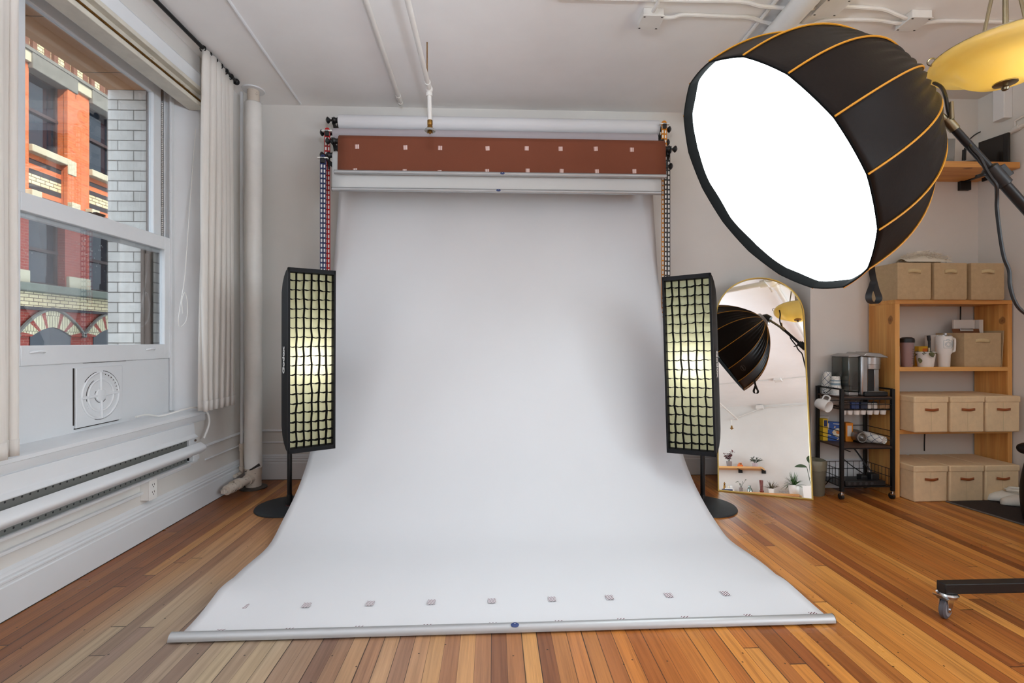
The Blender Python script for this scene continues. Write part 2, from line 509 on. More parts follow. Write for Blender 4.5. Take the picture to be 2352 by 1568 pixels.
# ------------------------------------------------------------------ mesh builder
class MB:
    def __init__(s):
        s.v = []
        s.f = []
        s.mi = []
        s.cur = 0

    def add(s, vs, fs):
        n = len(s.v)
        s.v += [Vector(p) for p in vs]
        s.f += [tuple(i + n for i in q) for q in fs]
        s.mi += [s.cur] * len(fs)
        return s

    def box(s, lo, hi, m=None):
        x0, y0, z0 = lo
        x1, y1, z1 = hi
        vs = [Vector(p) for p in ((x0, y0, z0), (x1, y0, z0), (x1, y1, z0), (x0, y1, z0), (x0, y0, z1), (x1, y0, z1), (x1, y1, z1), (x0, y1, z1))]
        if m is not None:
            vs = [m @ p for p in vs]
        return s.add(vs, [(3, 2, 1, 0), (4, 5, 6, 7), (0, 1, 5, 4), (1, 2, 6, 5), (2, 3, 7, 6), (3, 0, 4, 7)])

    def cbox(s, c, d, m=None):
        return s.box([c[i] - d[i] / 2 for i in range(3)], [c[i] + d[i] / 2 for i in range(3)], m)

    def rings(s, rs, closed=True, cap0=True, cap1=True):
        n = len(rs[0])
        vs = [p for r in rs for p in r]
        fs = []
        for i in range(len(rs) - 1):
            for j in range(n if closed else n - 1):
                k = (j + 1) % n
                fs.append((i * n + j, i * n + k, (i + 1) * n + k, (i + 1) * n + j))
        if cap0:
            fs.append(tuple(reversed(range(n))))
        if cap1:
            fs.append(tuple((len(rs) - 1) * n + j for j in range(n)))
        return s.add(vs, fs)

    def tube(s, pts, r, n=8, cap=True):
        pts = [Vector(p) for p in pts]
        rr = r if isinstance(r, (list, tuple)) else [r] * len(pts)
        rs = []
        up = None
        for i, p in enumerate(pts):
            a = pts[max(i - 1, 0)]
            b = pts[min(i + 1, len(pts) - 1)]
            t = (b - a)
            if t.length < 1e-9:
                t = Vector((0, 0, 1))
            t.normalize()
            if up is None:
                up = Vector((0, 0, 1)) if abs(t.z) < 0.9 else Vector((1, 0, 0))
            u = up - t * up.dot(t)
            if u.length < 1e-6:
                u = t.orthogonal()
            u.normalize()
            up = u
            w = t.cross(u)
            rs.append([p + (u * cos(2 * pi * j / n) + w * sin(2 * pi * j / n)) * rr[i] for j in range(n)])
        return s.rings(rs, True, cap, cap)

    def lathe(s, prof, n=24, m=None, cap0=True, cap1=True, f=None):
        rs = []
        for (r, z) in prof:
            ring = []
            for j in range(n):
                a = 2 * pi * j / n
                q = r * (f(a, z) if f else 1)
                p = Vector((q * cos(a), q * sin(a), z))
                ring.append(m @ p if m is not None else p)
            rs.append(ring)
        return s.rings(rs, True, cap0, cap1)

    def prism(s, poly, a, b, ax='x'):
        def P(u, v, w):
            return Vector((w, u, v)) if ax == 'x' else Vector((u, w, v)) if ax == 'y' else Vector((u, v, w))
        return s.rings([[P(u, v, a) for u, v in poly], [P(u, v, b) for u, v in poly]])

    def grid(s, nu, nv, fn):
        vs = [Vector(fn(i / nu, j / nv)) for j in range(nv + 1) for i in range(nu + 1)]
        fs = [(j * (nu + 1) + i, j * (nu + 1) + i + 1, (j + 1) * (nu + 1) + i + 1, (j + 1) * (nu + 1) + i) for j in range(nv) for i in range(nu)]
        return s.add(vs, fs)

    def sphere(s, c, r, n=12, sc=(1, 1, 1)):
        prof = [(max(1e-4, r * sin(pi * i / n)), -r * cos(pi * i / n)) for i in range(n + 1)]
        m = Matrix.Translation(Vector(c)) @ Matrix.Diagonal((sc[0], sc[1], sc[2], 1))
        return s.lathe(prof, n * 2, m)

    def leaf(s, p0, d, L, w, nrm=(0, 0, 1), droop=0.0, seg=5):
        p0, d, nrm = Vector(p0), Vector(d).normalized(), Vector(nrm)
        sd = d.cross(nrm)
        if sd.length < 1e-4:
            sd = d.orthogonal()
        sd.normalize()
        up = sd.cross(d)
        vs = []
        for i in range(seg + 1):
            t = i / seg
            c = p0 + d * L * t - Vector((0, 0, 1)) * droop * t * t
            ww = w * (sin(pi * min(1, t * 0.94 + 0.05)) ** 0.8) * 0.5
            vs += [c - sd * ww + up * ww * 0.35, c - Vector((0, 0, 0.0008)), c + sd * ww + up * ww * 0.35]
        fs = []
        for i in range(seg):
            for k in range(2):
                a = i * 3 + k
                fs.append((a, a + 1, a + 4, a + 3))
        return s.add(vs, fs)

    def build(s, name, mat, parent=None, smooth=True, bevel=0.0, world=True, angle=40, solid=0.0):
        me = bpy.data.meshes.new(name)
        off = Vector((0, 0, 0))
        if parent is not None and world:
            q = parent
            while q is not None:
                off += q.location
                q = q.parent
        me.from_pydata([tuple(p - off) for p in s.v], [], s.f)
        mats = mat if isinstance(mat, (list, tuple)) else [mat]
        for q in mats:
            me.materials.append(q)
        if len(mats) > 1:
            me.polygons.foreach_set('material_index', s.mi)
        bm = bmesh.new()
        bm.from_mesh(me)
        bmesh.ops.recalc_face_normals(bm, faces=bm.faces)
        bm.to_mesh(me)
        bm.free()
        if smooth:
            me.polygons.foreach_set('use_smooth', [True] * len(me.polygons))
            me.set_sharp_from_angle(angle=radians(angle))
        me.update()
        o = bpy.data.objects.new(name, me)
        C.objects.link(o)
        o.parent = parent
        if bevel:
            b = o.modifiers.new('bevel', 'BEVEL')
            b.width = bevel
            b.segments = 2
            b.limit_method = 'ANGLE'
            b.angle_limit = radians(35)
        if solid:
            q = o.modifiers.new('solid', 'SOLIDIFY')
            q.thickness = solid
            q.offset = 0
        return o


def tag(o, label=None, cat=None, group=None, kind=None):
    if label:
        o['label'] = label
    if cat:
        o['category'] = cat
    if group:
        o['group'] = group
    if kind:
        o['kind'] = kind
    return o


def thing(name, label, cat, loc=(0, 0, 0), group=None, rotz=0.0, kind=None):
    o = bpy.data.objects.new(name, None)
    C.objects.link(o)
    o.location = loc
    o.rotation_euler = (0, 0, rotz)
    o.empty_display_size = 0.05
    return tag(o, label, cat, group, kind)


def copy_tree(o, parent=None):
    c = o.copy()
    C.objects.link(c)
    c.parent = parent
    for ch in list(o.children):
        copy_tree(ch, c)
    return c


def place(proto, first, loc, label, group, rotz=0.0):
    o = proto if first else copy_tree(proto)
    o.location = loc
    o.rotation_euler = (0, 0, rotz)
    return tag(o, label, None, group)


def struct(o):
    o['kind'] = 'structure'
    return o


def text_mesh(body, size, bold=0.0, ext=0.0006):
    cu = bpy.data.curves.new('lettering', 'FONT')
    cu.body = body
    cu.size = size
    cu.align_x = 'CENTER'
    cu.align_y = 'CENTER'
    cu.extrude = ext
    cu.offset = bold
    cu.resolution_u = 3
    o = bpy.data.objects.new('lettering', cu)
    C.objects.link(o)
    dg = bpy.context.evaluated_depsgraph_get()
    me = bpy.data.meshes.new_from_object(o.evaluated_get(dg))
    C.objects.unlink(o)
    bpy.data.objects.remove(o)
    return me


def lettering(name, body, size, mat, m, parent, bold=0.0):
    """text as flat raised lettering; m maps text plane (x right, y up, z out) to the parent's space"""
    me = text_mesh(body, size, bold)
    me.transform(m)
    me.materials.clear()
    me.materials.append(mat)
    o = bpy.data.objects.new(name, me)
    C.objects.link(o)
    o.parent = parent
    return o


def frame_m(o, x, y, z):
    x, y, z, o = Vector(x), Vector(y), Vector(z), Vector(o)
    return Matrix(((x.x, y.x, z.x, o.x), (x.y, y.y, z.y, o.y), (x.z, y.z, z.z, o.z), (0, 0, 0, 1)))


def smooth_path(pts, n=8):
    P = [Vector(p) for p in pts]
    P = [P[0] * 2 - P[1]] + P + [P[-1] * 2 - P[-2]]
    out = []
    for i in range(1, len(P) - 2):
        for k in range(n):
            t = k / n
            a, b, c, d = P[i - 1], P[i], P[i + 1], P[i + 2]
            out.append(0.5 * ((2 * b) + (c - a) * t + (2 * a - 5 * b + 4 * c - d) * t * t + (3 * b - a - 3 * c + d) * t ** 3))
    out.append(P[-2])
    return out


ORD = ['first', 'second', 'third', 'fourth', 'fifth', 'sixth', 'seventh', 'eighth', 'ninth', 'tenth', 'eleventh', 'twelfth']

# ================================================================== ROOM SHELL
XL, XR, YB, YR, ZC = -2.14, 4.07, 4.33, -4.70, 3.285
PX0, PY = 2.627, 3.90                      # the wall steps forward behind the shelves
YO, YI = onx(463, 600, XL).y, onx(393, 600, -2.29).y     # window opening: room side and sash side
YL0 = 2.19
struct(MB().box((XL - 0.3, YR - 0.2, -0.12), (XR + 0.2, YB + 0.2, 0)).build('floor', M_FLOOR, smooth=False))
struct(MB().box((XL - 0.2, YR - 0.2, ZC), (XR + 0.2, YB + 0.2, ZC + 0.1)).build('ceiling', M_CEIL, smooth=False))
w = MB()
X0 = -2.36
w.box((X0, YR, 0), (XL, YL0, 0.70)).box((-2.36, YL0, 0), (XL, YB, 0.70))
w.box((X0, YO, 0.70), (XL, YB, ZC))
w.box((X0, YR, 3.05), (XL, YO, ZC))
edges = [YR]
for wy in sorted(WIN_Y):
    edges += [wy - 0.8, wy + 0.8]
edges.append(YL0)
for i in range(0, len(edges), 2):
    w.box((X0, edges[i], 0.70), (XL, edges[i + 1], 3.05))
for wy in WIN_Y:
    w.box((X0, wy - 0.8, 0.70), (XL, wy + 0.8, 1.2)).box((X0, wy - 0.8, 2.85), (XL, wy + 0.8, 3.05))
struct(w.build('wall_left', M_WALL, smooth=False))
struct(MB().box((XL - 0.2, YB, 0), (XR + 0.2, YB + 0.15, ZC)).build('wall_back', M_WALL, smooth=False))
struct(MB().box((PX0, PY, 0), (XR, YB, ZC)).build('wall_alcove', M_WALL, smooth=False))
w = MB()
edges = [YR - 0.1] + [e for wy in sorted(ADDED_WIN_R) for e in (wy - 0.8, wy + 0.8)] + [YB]
for i in range(0, len(edges), 2):
    w.box((XR, edges[i], 0), (XR + 0.15, edges[i + 1], ZC))
for wy in ADDED_WIN_R:
    w.box((XR, wy - 0.8, 0), (XR + 0.15, wy + 0.8, 1.2)).box((XR, wy - 0.8, 2.85), (XR + 0.15, wy + 0.8, ZC))
struct(w.build('wall_right', M_WALL, smooth=False))
struct(MB().box((XL - 0.2, YR - 0.15, 0), (XR + 0.2, YR, ZC)).build('wall_rear', M_WALL, smooth=False))
struct(MB().box((2.0, 3.63, 3.238), (XR, PY, ZC)).build('trim_1', M_WALL, smooth=False))          # boxed beam over the alcove
# windows assumed behind the photographer
for i, wy in enumerate(WIN_Y):
    t = struct(thing('window_%d' % (i + 2), None, None, (-2.3, wy, 1.2)))
    m = MB()
    for a, b, c, d in ((-0.8, -0.72, 1.2, 2.85), (0.72, 0.8, 1.2, 2.85), (-0.8, 0.8, 1.2, 1.28), (-0.8, 0.8, 2.77, 2.85), (-0.8, 0.8, 1.98, 2.04)):
        m.box((-2.30, wy + a, c), (-2.24, wy + b, d))
    m.build('window_frame', M_TRIM, t)

for i, wy in enumerate(ADDED_WIN_R):  # right-wall windows made up to carry the fill light
    t = struct(thing('window_%d' % (i + 5), None, None, (XR, wy, 1.2)))
    m = MB()
    for a, b, c, d in ((-0.8, -0.72, 1.2, 2.85), (0.72, 0.8, 1.2, 2.85), (-0.8, 0.8, 1.2, 1.28), (-0.8, 0.8, 2.77, 2.85), (-0.8, 0.8, 1.98, 2.04)):
        m.box((XR + 0.04, wy + a, c), (XR + 0.10, wy + b, d))
    m.build('window_frame', M_TRIM, t)

# baseboards and chair rails
def base_profile(h=0.15, t=0.030):
    return [(0, 0.004), (t, 0.004), (t, h - 0.004), (t - 0.006, h), (t - 0.006, h + 0.010), (t - 0.001, h + 0.014), (t - 0.001, h + 0.022), (t - 0.010, h + 0.027), (t - 0.007, h + 0.038), (t - 0.013, h + 0.046), (t - 0.013, h + 0.054), (t - 0.021, h + 0.060), (0, h + 0.066)]
struct(MB().prism([(XL + u, v) for u, v in base_profile()], YR, YB, 'y').build('baseboard_left', M_CHIP))
struct(MB().prism([(YB - u, v) for u, v in base_profile()], XL, PX0, 'x').build('baseboard_back', M_CHIP))
struct(MB().prism([(PY - u, v) for u, v in base_profile(0.17)], PX0, XR, 'x').build('baseboard_alcove', M_TRIM))
def rail(z, h, t):
    return [(0, z), (t * 0.6, z + 0.003), (t, z + h * 0.4), (t * 0.8, z + h * 0.75), (t * 0.35, z + h), (0, z + h)]
for i, (z, h, t) in enumerate(((0.413, 0.022, 0.018), (0.315, 0.014, 0.012))):
    struct(MB().prism([(YB - u, v) for u, v in rail(z, h, t)], XL, PX0, 'x').build('trim_%d' % (2 + i), M_TRIM))
    struct(MB().prism([(XL + u, v) for u, v in rail(z + 0.008, h, t)], YO + 0.04, YB, 'y').build('trim_%d' % (4 + i), M_TRIM))
struct(MB().box((XL, YB - 0.031, 0), (PX0, YB, 0.004)).build('trim_6', M_CRACK, smooth=False))
struct(MB().box((XL, YR, 0), (XL + 0.031, YB, 0.004)).build('trim_7', M_CRACK, smooth=False))   # dark gap under the baseboard

# ================================================================== WINDOW 1
w1 = struct(thing('window_1', None, None, (-2.3, 2.95, 0.70)))
GX0, GX1 = -2.30, -2.34
yl0, yl1 = onx(38, 700, GX0).y, onx(372, 700, GX0).y
zl0, zl1 = onx(372, 790, GX0).z, onx(378, 575, GX0).z
yu0, yu1 = onx(52, 300, GX1).y, onx(348, 300, GX1).y
zu1 = onx(348, 212, GX1).z
zm = onx(378, 545, GX0).z
def sash(name, x0, x1, y0, y1, z0, z1, sw, top, bot, gx, pane):
    m = MB()
    m.box((x0, y0 - sw, z0 - bot), (x1, y0, z1 + top)).box((x0, y1, z0 - bot), (x1, y1 + sw, z1 + top))
    m.box((x0, y0, z0 - bot), (x1, y1, z0)).box((x0, y0, z1), (x1, y1, z1 + top))
    s = m.build(name, M_TRIM, w1, bevel=0.004)
    g = MB().box((gx - 0.002, y0 - 0.01, z0 - 0.01), (gx + 0.002, y1 + 0.01, z1 + 0.01)).build('pane', pane, s)
    return s
up_s = sash('upper_sash', -2.36, -2.325, yu0, yu1, zm - 0.06, zu1, 0.075, 0.10, 0.05, -2.345, M_PANEU)
lo_s = sash('lower_sash', -2.318, -2.28, yl0, yl1, zl0, zl1, 0.075, zm - zl1, 0.10, -2.30, M_PANE)
# lifts on the bottom rail, catch on the meeting rail
for yy in (onx(85, 805, -2.28).y, onx(345, 800, -2.28).y):
    MB().tube([(-2.28, yy - 0.04, zl0 - 0.035), (-2.262, yy - 0.02, zl0 - 0.03), (-2.262, yy + 0.02, zl0 - 0.03), (-2.28, yy + 0.04, zl0 - 0.035)], 0.006, 6).build('sash_lift', M_TRIM, lo_s)
ly = onx(215, 495, -2.31).y
MB().box((-2.325, ly - 0.05, zm), (-2.29, ly + 0.05, zm + 0.010)).cbox((-2.305, ly + 0.035, zm + 0.016), (0.02, 0.07, 0.012)).build('sash_catch', plain('rusty iron', (70, 54, 46), 0.7), lo_s, bevel=0.003)
# frame: side reveals, stops, head, apron panel, stool
m = MB()
m.prism([(XL, YO), (XL, YO + 0.02), (-2.36, YO + 0.02), (-2.36, YI + 0.0), (-2.275, YI)], 0.70, 3.05, 'z')
m.box((-2.285, YI - 0.03, 0.72), (-2.268, YI + 0.002, 2.99)).box((-2.325, YI - 0.03, 1.1), (-2.318, YI + 0.01, 2.99))
m.box((-2.36, YL0, 0.72), (-2.13, YL0 + 0.03, 3.05)).box((-2.285, YL0 + 0.03, 0.72), (-2.268, YL0 + 0.06, 2.99))
m.box((-2.36, YL0, zu1 + 0.085), (-2.14, YO, 3.06))
m.build('window_frame', M_CHIP, w1, bevel=0.004)
MB().box((-2.36, YL0, 0.70), (-2.288, YI + 0.02, zl0 - 0.10)).build('apron_panel', M_CHIP, w1, bevel=0.003)
cy0, cy1 = onx(225, 829, -2.285).y, onx(290, 829, -2.285).y
MB().box((-2.2885, cy0 - 0.1, zl0 - 0.103), (-2.2865, cy1, zl0 - 0.0995)).build('paint_crack', M_CRACK, w1, smooth=False)
# casing head above the blind
m = MB().prism([(XL, 3.02), (XL + 0.02, 3.02), (XL + 0.024, 3.12), (XL + 0.03, 3.135), (XL + 0.02, 3.15), (XL, 3.155)], 0.8, YO + 0.06, 'y')
m.box((XL, YO + 0.005, 0.72), (XL + 0.012, YO + 0.05, 3.02))
m.build('head_casing', M_TRIM, w1)
# stool / sill that runs the length of the wall
m = MB().prism([(-2.29, 0.712), (-2.12, 0.706), (-2.100, 0.700), (-2.098, 0.682), (-2.115, 0.676), (-2.118, 0.640), (-2.128, 0.628), (-2.14, 0.626), (-2.14, 0.66), (-2.29, 0.66)], 0.6, YO + 0.02, 'y')
m.build('window_sill', M_TRIM, w1)
# sash chain in its groove
m = MB()
k = 0
z = 1.95
while z < zu1 - 0.03:
    m.sphere((-2.322, YI - 0.045, z), 0.006, 4)
    z += 0.0135
m.build('sash_chain', plain('painted sash chain', (205, 200, 195), 0.5), w1)
# painted-over ventilator in the apron panel
vx = -2.288
a, b = onx(165, 985, vx), onx(282, 838, vx)
vc = Vector((vx, (a.y + b.y) / 2 - 0.005, (a.z + b.z) / 2))
vh = (b.z - a.z) * 0.5
vt = thing('vent_cover', 'white painted square vent cover with round spoked grille under the window', 'vent', vc)
fm = frame_m(vc + Vector((0.014, 0, 0)), (0, 1, 0), (0, 0, 1), (1, 0, 0))
MB().box((vx, vc.y - vh, vc.z - vh), (vx + 0.014, vc.y + vh, vc.z + vh)).build('plate', M_CHIP, vt, bevel=0.004)
def torus(m, R_, r, M_, a0=0, a1=2 * pi, n=40):
    pts = [M_ @ Vector((R_ * cos(a0 + (a1 - a0) * i / n), R_ * sin(a0 + (a1 - a0) * i / n), 0)) for i in range(n + 1)]
    return m.tube(pts, r, 6)
m = MB()
torus(m, vh * 0.80, 0.007, fm)
torus(m, vh * 0.55, 0.007, fm)
torus(m, vh * 0.20, 0.006, fm)
m.lathe([(vh * 0.2, -0.002), (vh * 0.2, 0.006), (vh * 0.1, 0.010), (0.004, 0.010)], 24, fm)
for q in range(4):
    an = pi / 2 * q + 0.04
    d = Vector((cos(an), sin(an), 0))
    m.tube([fm @ (d * vh * 0.18), fm @ (d * vh * 0.82)], 0.010, 6)
m.build('spoked_ring', M_TRIM, vt)
m = MB()
torus(m, vh * 0.845, 0.0026, frame_m(vc + Vector((0.0145, 0, 0)), (0, 1, 0), (0, 0, 1), (1, 0, 0)), 0.15, 1.45)
torus(m, vh * 0.84, 0.0018, frame_m(vc + Vector((0.0145, 0, 0)), (0, 1, 0), (0, 0, 1), (1, 0, 0)), 1.8, 2.5)
torus(m, vh * 0.845, 0.0016, frame_m(vc + Vector((0.0145, 0, 0)), (0, 1, 0), (0, 0, 1), (1, 0, 0)), 4.4, 5.9)
torus(m, vh * 0.61, 0.0016, frame_m(vc + Vector((0.0145, 0, 0)), (0, 1, 0), (0, 0, 1), (1, 0, 0)), 2.1, 3.4)
torus(m, vh * 0.26, 0.0014, frame_m(vc + Vector((0.0145, 0, 0)), (0, 1, 0), (0, 0, 1), (1, 0, 0)), 2.5, 5.6)
for q in range(7):
    an = 0.15 + q * 0.19
    d = Vector((0, cos(an), sin(an)))
    m.tube([vc + Vector((0.015, 0, 0)) + d * vh * 0.72, vc + Vector((0.015, 0, 0)) + d * vh * 0.83], 0.002, 5)
m.box((vx - 0.001, vc.y - vh - 0.006, vc.z - vh * 0.9), (vx + 0.004, vc.y - vh, vc.z + vh))
m.box((vx - 0.001, vc.y - vh, vc.z - vh - 0.006), (vx + 0.004, vc.y + vh * 0.9, vc.z - vh))
m.build('paint_cracks', M_CRACK, vt)

# ------------------------------------------------------------------ outside the window
ye = yl1 + 0.012
M_GLZ = brick_mat('white glazed brick', (232, 228, 222), (218, 213, 206), (120, 112, 104), 0.215, 0.0705, ('X', 'Z'), 0.004, 0.4, 0.5, 0.3)
M_SOFF = plain('buff terracotta soffit', (224, 168, 124), 0.85, vary=0.08, vscale=5)  # warm bounce from the sunlit street put into the stone colour
xe = ony(248, 400, ye).x
we = struct(thing('wall_exterior', None, None, (-2.5, 2.9, 0)))
MB().box((xe, ye, -2), (-2.365, 5.2, 2.96)).build('glazed_brick_pier', M_GLZ, we, smooth=False)
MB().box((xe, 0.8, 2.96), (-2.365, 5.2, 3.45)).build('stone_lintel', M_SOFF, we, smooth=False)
for q in range(4):
    MB().box((xe, 1.6 + q * 0.55, 2.9585), (-2.365, 1.603 + q * 0.55, 2.961)).build('soffit_joint', M_CRACK, we, smooth=False)
MB().box((xe, 0.8, -2), (-2.365, YL0 - 0.02, 2.96)).box((xe, YL0 - 0.02, -2), (-2.365, ye, zl0 - 0.12)).build('brick_below', M_GLZ, we, smooth=False)
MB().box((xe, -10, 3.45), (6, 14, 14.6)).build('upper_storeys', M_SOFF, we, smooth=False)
M_BRN = plain('brown window frame', (112, 92, 82), 0.6, vary=0.2, vscale=12)
MB().box((-2.40, ye - 0.025, zl0 - 0.1), (-2.365, ye, 2.96)).box((-2.43, ye - 0.035, zl0 - 0.1), (-2.405, ye, zm - 0.09)).box((-2.405, ye - 0.03, zl0 - 0.1), (-2.365, ye, zm - 0.12)).build('storm_frame', M_BRN, we, bevel=0.004)

# ------------------------------------------------------------------ the building across the street
FXX = -14.0
def fyz(u, v):
    p = onx(u, v, FXX)
    return p.y, p.z
def fy(u):
    return onx(u, 500, FXX).y
def fz(u, v):
    return onx(u, v, FXX).z
M_BRICK = brick_mat('red orange brick', (202, 112, 66), (182, 94, 54), (186, 118, 84), 0.24, 0.085, ('Y', 'Z'), 0.010, 0.85)
M_BRICKR = brick_mat('dark red brick', (150, 66, 54), (136, 58, 50), (150, 104, 92), 0.24, 0.085, ('Y', 'Z'), 0.008, 0.85)
M_CREAM = brick_mat('cream brick', (216, 206, 168), (200, 190, 152), (110, 96, 80), 0.30, 0.11, ('Y', 'Z'), 0.012, 0.8)
M_STONE = plain('pale stone', (178, 174, 152), 0.85, vary=0.1, vscale=3)
M_STONEG = plain('weathered grey stone', (112, 112, 106), 0.9, vary=0.2, vscale=4)
M_DARKW = plain('dark brick band', (52, 48, 52), 0.8)
M_WFR = plain('dark window joinery', (58, 44, 44), 0.6)
bld = thing('brick_building', 'red and cream brick building across the street outside the window', 'building', (-14, 16, -2))
xw = FXX - 0.28
m = MB()
zt, zb = 13.0, -2.0
yA0, yA1, yB0 = fy(66), onx(129, 500, xw).y, fy(205)
yB1 = yB0 + (yA1 - yA0)
for y0, y1 in ((fy(66) - 7, yA0), (yA1, yB0), (yB1, yB1 + 4)):
    m.box((xw - 0.3, y0, fz(60, 476)), (FXX, y1, 9.6))
m.box((xw - 0.5, yA0 - 7, 2.4), (xw - 0.28, yB1 + 4, 9.6))
m.build('brick_wall', M_BRICK, bld, smooth=False)
m = MB()
for y0, y1 in ((fy(66) - 7, yA0), (yA1, yB0), (yB1, yB1 + 4)):
    m.box((xw - 0.3, y0, 2.4), (FXX, y1, fz(60, 476)))
m.build('middle_storey_wall', M_BRICKR, bld, smooth=False)  # shade on this storey put into a darker brick colour
for y0, y1, bmat in ((yA0, yA1, 0), (yB0, yB1, 0)):
    c = 0.5 * (y0 + y1)
# narrow bright pilaster strips beside the windows
m = MB()
for u0, u1 in ((148, 166), (50, 60)):
    m.box((FXX - 0.02, fy(u0), fz(60, 452)), (FXX + (0.10 if u0 == 148 else 0.05), fy(u1), 9.45))
m.build('pilaster', M_BRICK, bld, smooth=False)
# horizontal bands
zs0, zs1 = fz(51, 135), fz(51, 110)
MB().box((xw, yA0 - 7, zs0), (FXX + 0.10, yB1 + 4, zs1)).build('stone_band', M_STONE, bld, bevel=0.02)
MB().box((xw, yA0 - 7, zs1), (FXX + 0.16, yB1 + 4, zs1 + 0.10)).build('stone_cornice', M_STONEG, bld)
m = MB()
m.box((xw, yA0 - 7, zs1 + 0.10), (FXX - 0.05, yB1 + 4, zt))
m.build('cream_frieze', M_CREAM, bld, smooth=False)
m = MB()
for q in range(9):
    yq = fy(62) + (q - 2) * (fy(112) - fy(62))
    m.box((FXX - 0.05, yq - 0.10, zs1 + 0.1), (FXX - 0.03, yq + 0.10, zs1 + 0.8))
    m.box((FXX - 0.05, yq + 0.14, zs1 + 0.1), (FXX + 0.05, yq + 0.28, zs1 + 1.3))
m.build('frieze_bracket', plain('brown terracotta', (112, 74, 58), 0.85), bld, smooth=False)
# upper windows
zw1, zw0 = fz(80, 172), fz(68, 330)
zc1, zc0 = fz(100, 515), fz(66, 648)
def bwin(y0, y1, z0, z1, blind):
    f = MB()
    t = 0.07
    f.box((xw - 0.02, y0, z0), (xw + 0.06, y0 + t, z1)).box((xw - 0.02, y1 - t, z0), (xw + 0.06, y1, z1)).box((xw - 0.02, y0, z0), (xw + 0.06, y1, z0 + t)).box((xw - 0.02, y0, z1 - t), (xw + 0.06, y1, z1))
    zmid = (z0 + z1) / 2
    f.box((xw - 0.02, y0, zmid - 0.05), (xw + 0.08, y1, zmid + 0.05))
    o = f.build('window', M_WFR, bld)
    MB().box((xw - 0.24, y0, z0), (xw - 0.012, y1, z1)).build('window_glass', M_BGL, o, smooth=False)
    if blind:
        MB().box((xw - 0.010, y0 + t, zmid + 0.3), (xw, y1 - t, z1 - t)).build('blind', M_STONE, o, smooth=False)
M_BGL, nt_, b_ = nodes('street window glass')
b_.inputs['Base Color'].default_value = lin((30, 38, 48))
b_.inputs['Roughness'].default_value = 0.04
b_.inputs['Specular IOR Level'].default_value = 0.5
for (y0, y1) in ((yA0, yA1), (yB0, yB1)):
    bwin(y0 + 0.02, y1 - 0.02, zw0, zw1 + 0.15, False)
    bwin(y0 + 0.02, y1 - 0.02, zc0, zc1 + 0.30, False)
    # stone lintel and sill of the upper window
    MB().box((xw, y0 - 0.02, zw1 + 0.1), (FXX + 0.14, y1 + 0.35, zw1 + 0.62)).build('lintel', M_STONEG, bld, bevel=0.02)
    MB().box((xw, y0, zw0 - 0.22), (FXX + 0.12, y1 + 0.12, zw0)).build('sill', M_STONE, bld, bevel=0.02)
    MB().box((FXX - 0.02, y1 - 0.02, zw0 - 0.5), (FXX + 0.13, y1 + 0.3, zw0 - 0.02)).build('sill_block', M_STONE, bld, bevel=0.02)
    # striped spandrel below it
    zz = zw0 - 0.22
    z2 = fz(66, 452)
    hh = (zz - z2) / 9
    for q in range(9):
        MB().box((xw, y0, zz - hh * (q + 1)), (FXX - 0.12, y1, zz - hh * q)).build('spandrel_course', (M_BRICK, M_DARKW, M_BRICK, M_DARKW, M_CREAM, M_CREAM, M_DARKW, M_BRICK, M_DARKW)[q], bld, smooth=False)
zl_t, zl_b = fz(60, 452), fz(60, 476)
MB().box((xw, yA0 - 7, zl_b), (FXX + 0.18, yB1 + 4, zl_t)).build('string_course', M_STONEG, bld, bevel=0.03)
for u in (66, 158, 204):
    MB().box((FXX, fy(u) - 0.16, zl_b - 0.12), (FXX + 0.26, fy(u) + 0.16, zl_t + 0.22)).build('string_course_block', M_STONE, bld, bevel=0.02)
m = MB()
for y0, y1 in ((yA0 - 3, yA0 - 0.05), (yA1 + 0.05, yB0 - 0.05), (yB1 + 0.05, yB1 + 3)):
    m.box((FXX - 0.05, y0, zc0 - 0.1), (FXX + 0.10, y1, zc0 + 0.35))
m.build('stone_base', M_STONE, bld, bevel=0.02)
ze1, ze0 = fz(42, 648), fz(42, 668)
MB().box((xw, yA0 - 7, ze0), (FXX + 0.35, yB1 + 4, ze1)).build('lower_ledge', plain('greenish copper ledge', (104, 112, 102), 0.8, vary=0.2, vscale=3), bld, bevel=0.04)
zk = fz(42, 702)
MB().box((xw, yA0 - 7, zk), (FXX + 0.08, yB1 + 4, ze0)).build('cream_course', M_CREAM, bld, smooth=False)
MB().box((xw, yA0 - 7, zk - 0.09), (FXX + 0.12, yB1 + 4, zk)).build('dark_course', M_DARKW, bld, smooth=False)
MB().box((xw - 0.3, yA0 - 7, zb), (FXX - 0.02, yB1 + 4, zk - 0.09)).build('ground_floor_wall', M_BRICKR, bld, smooth=False)
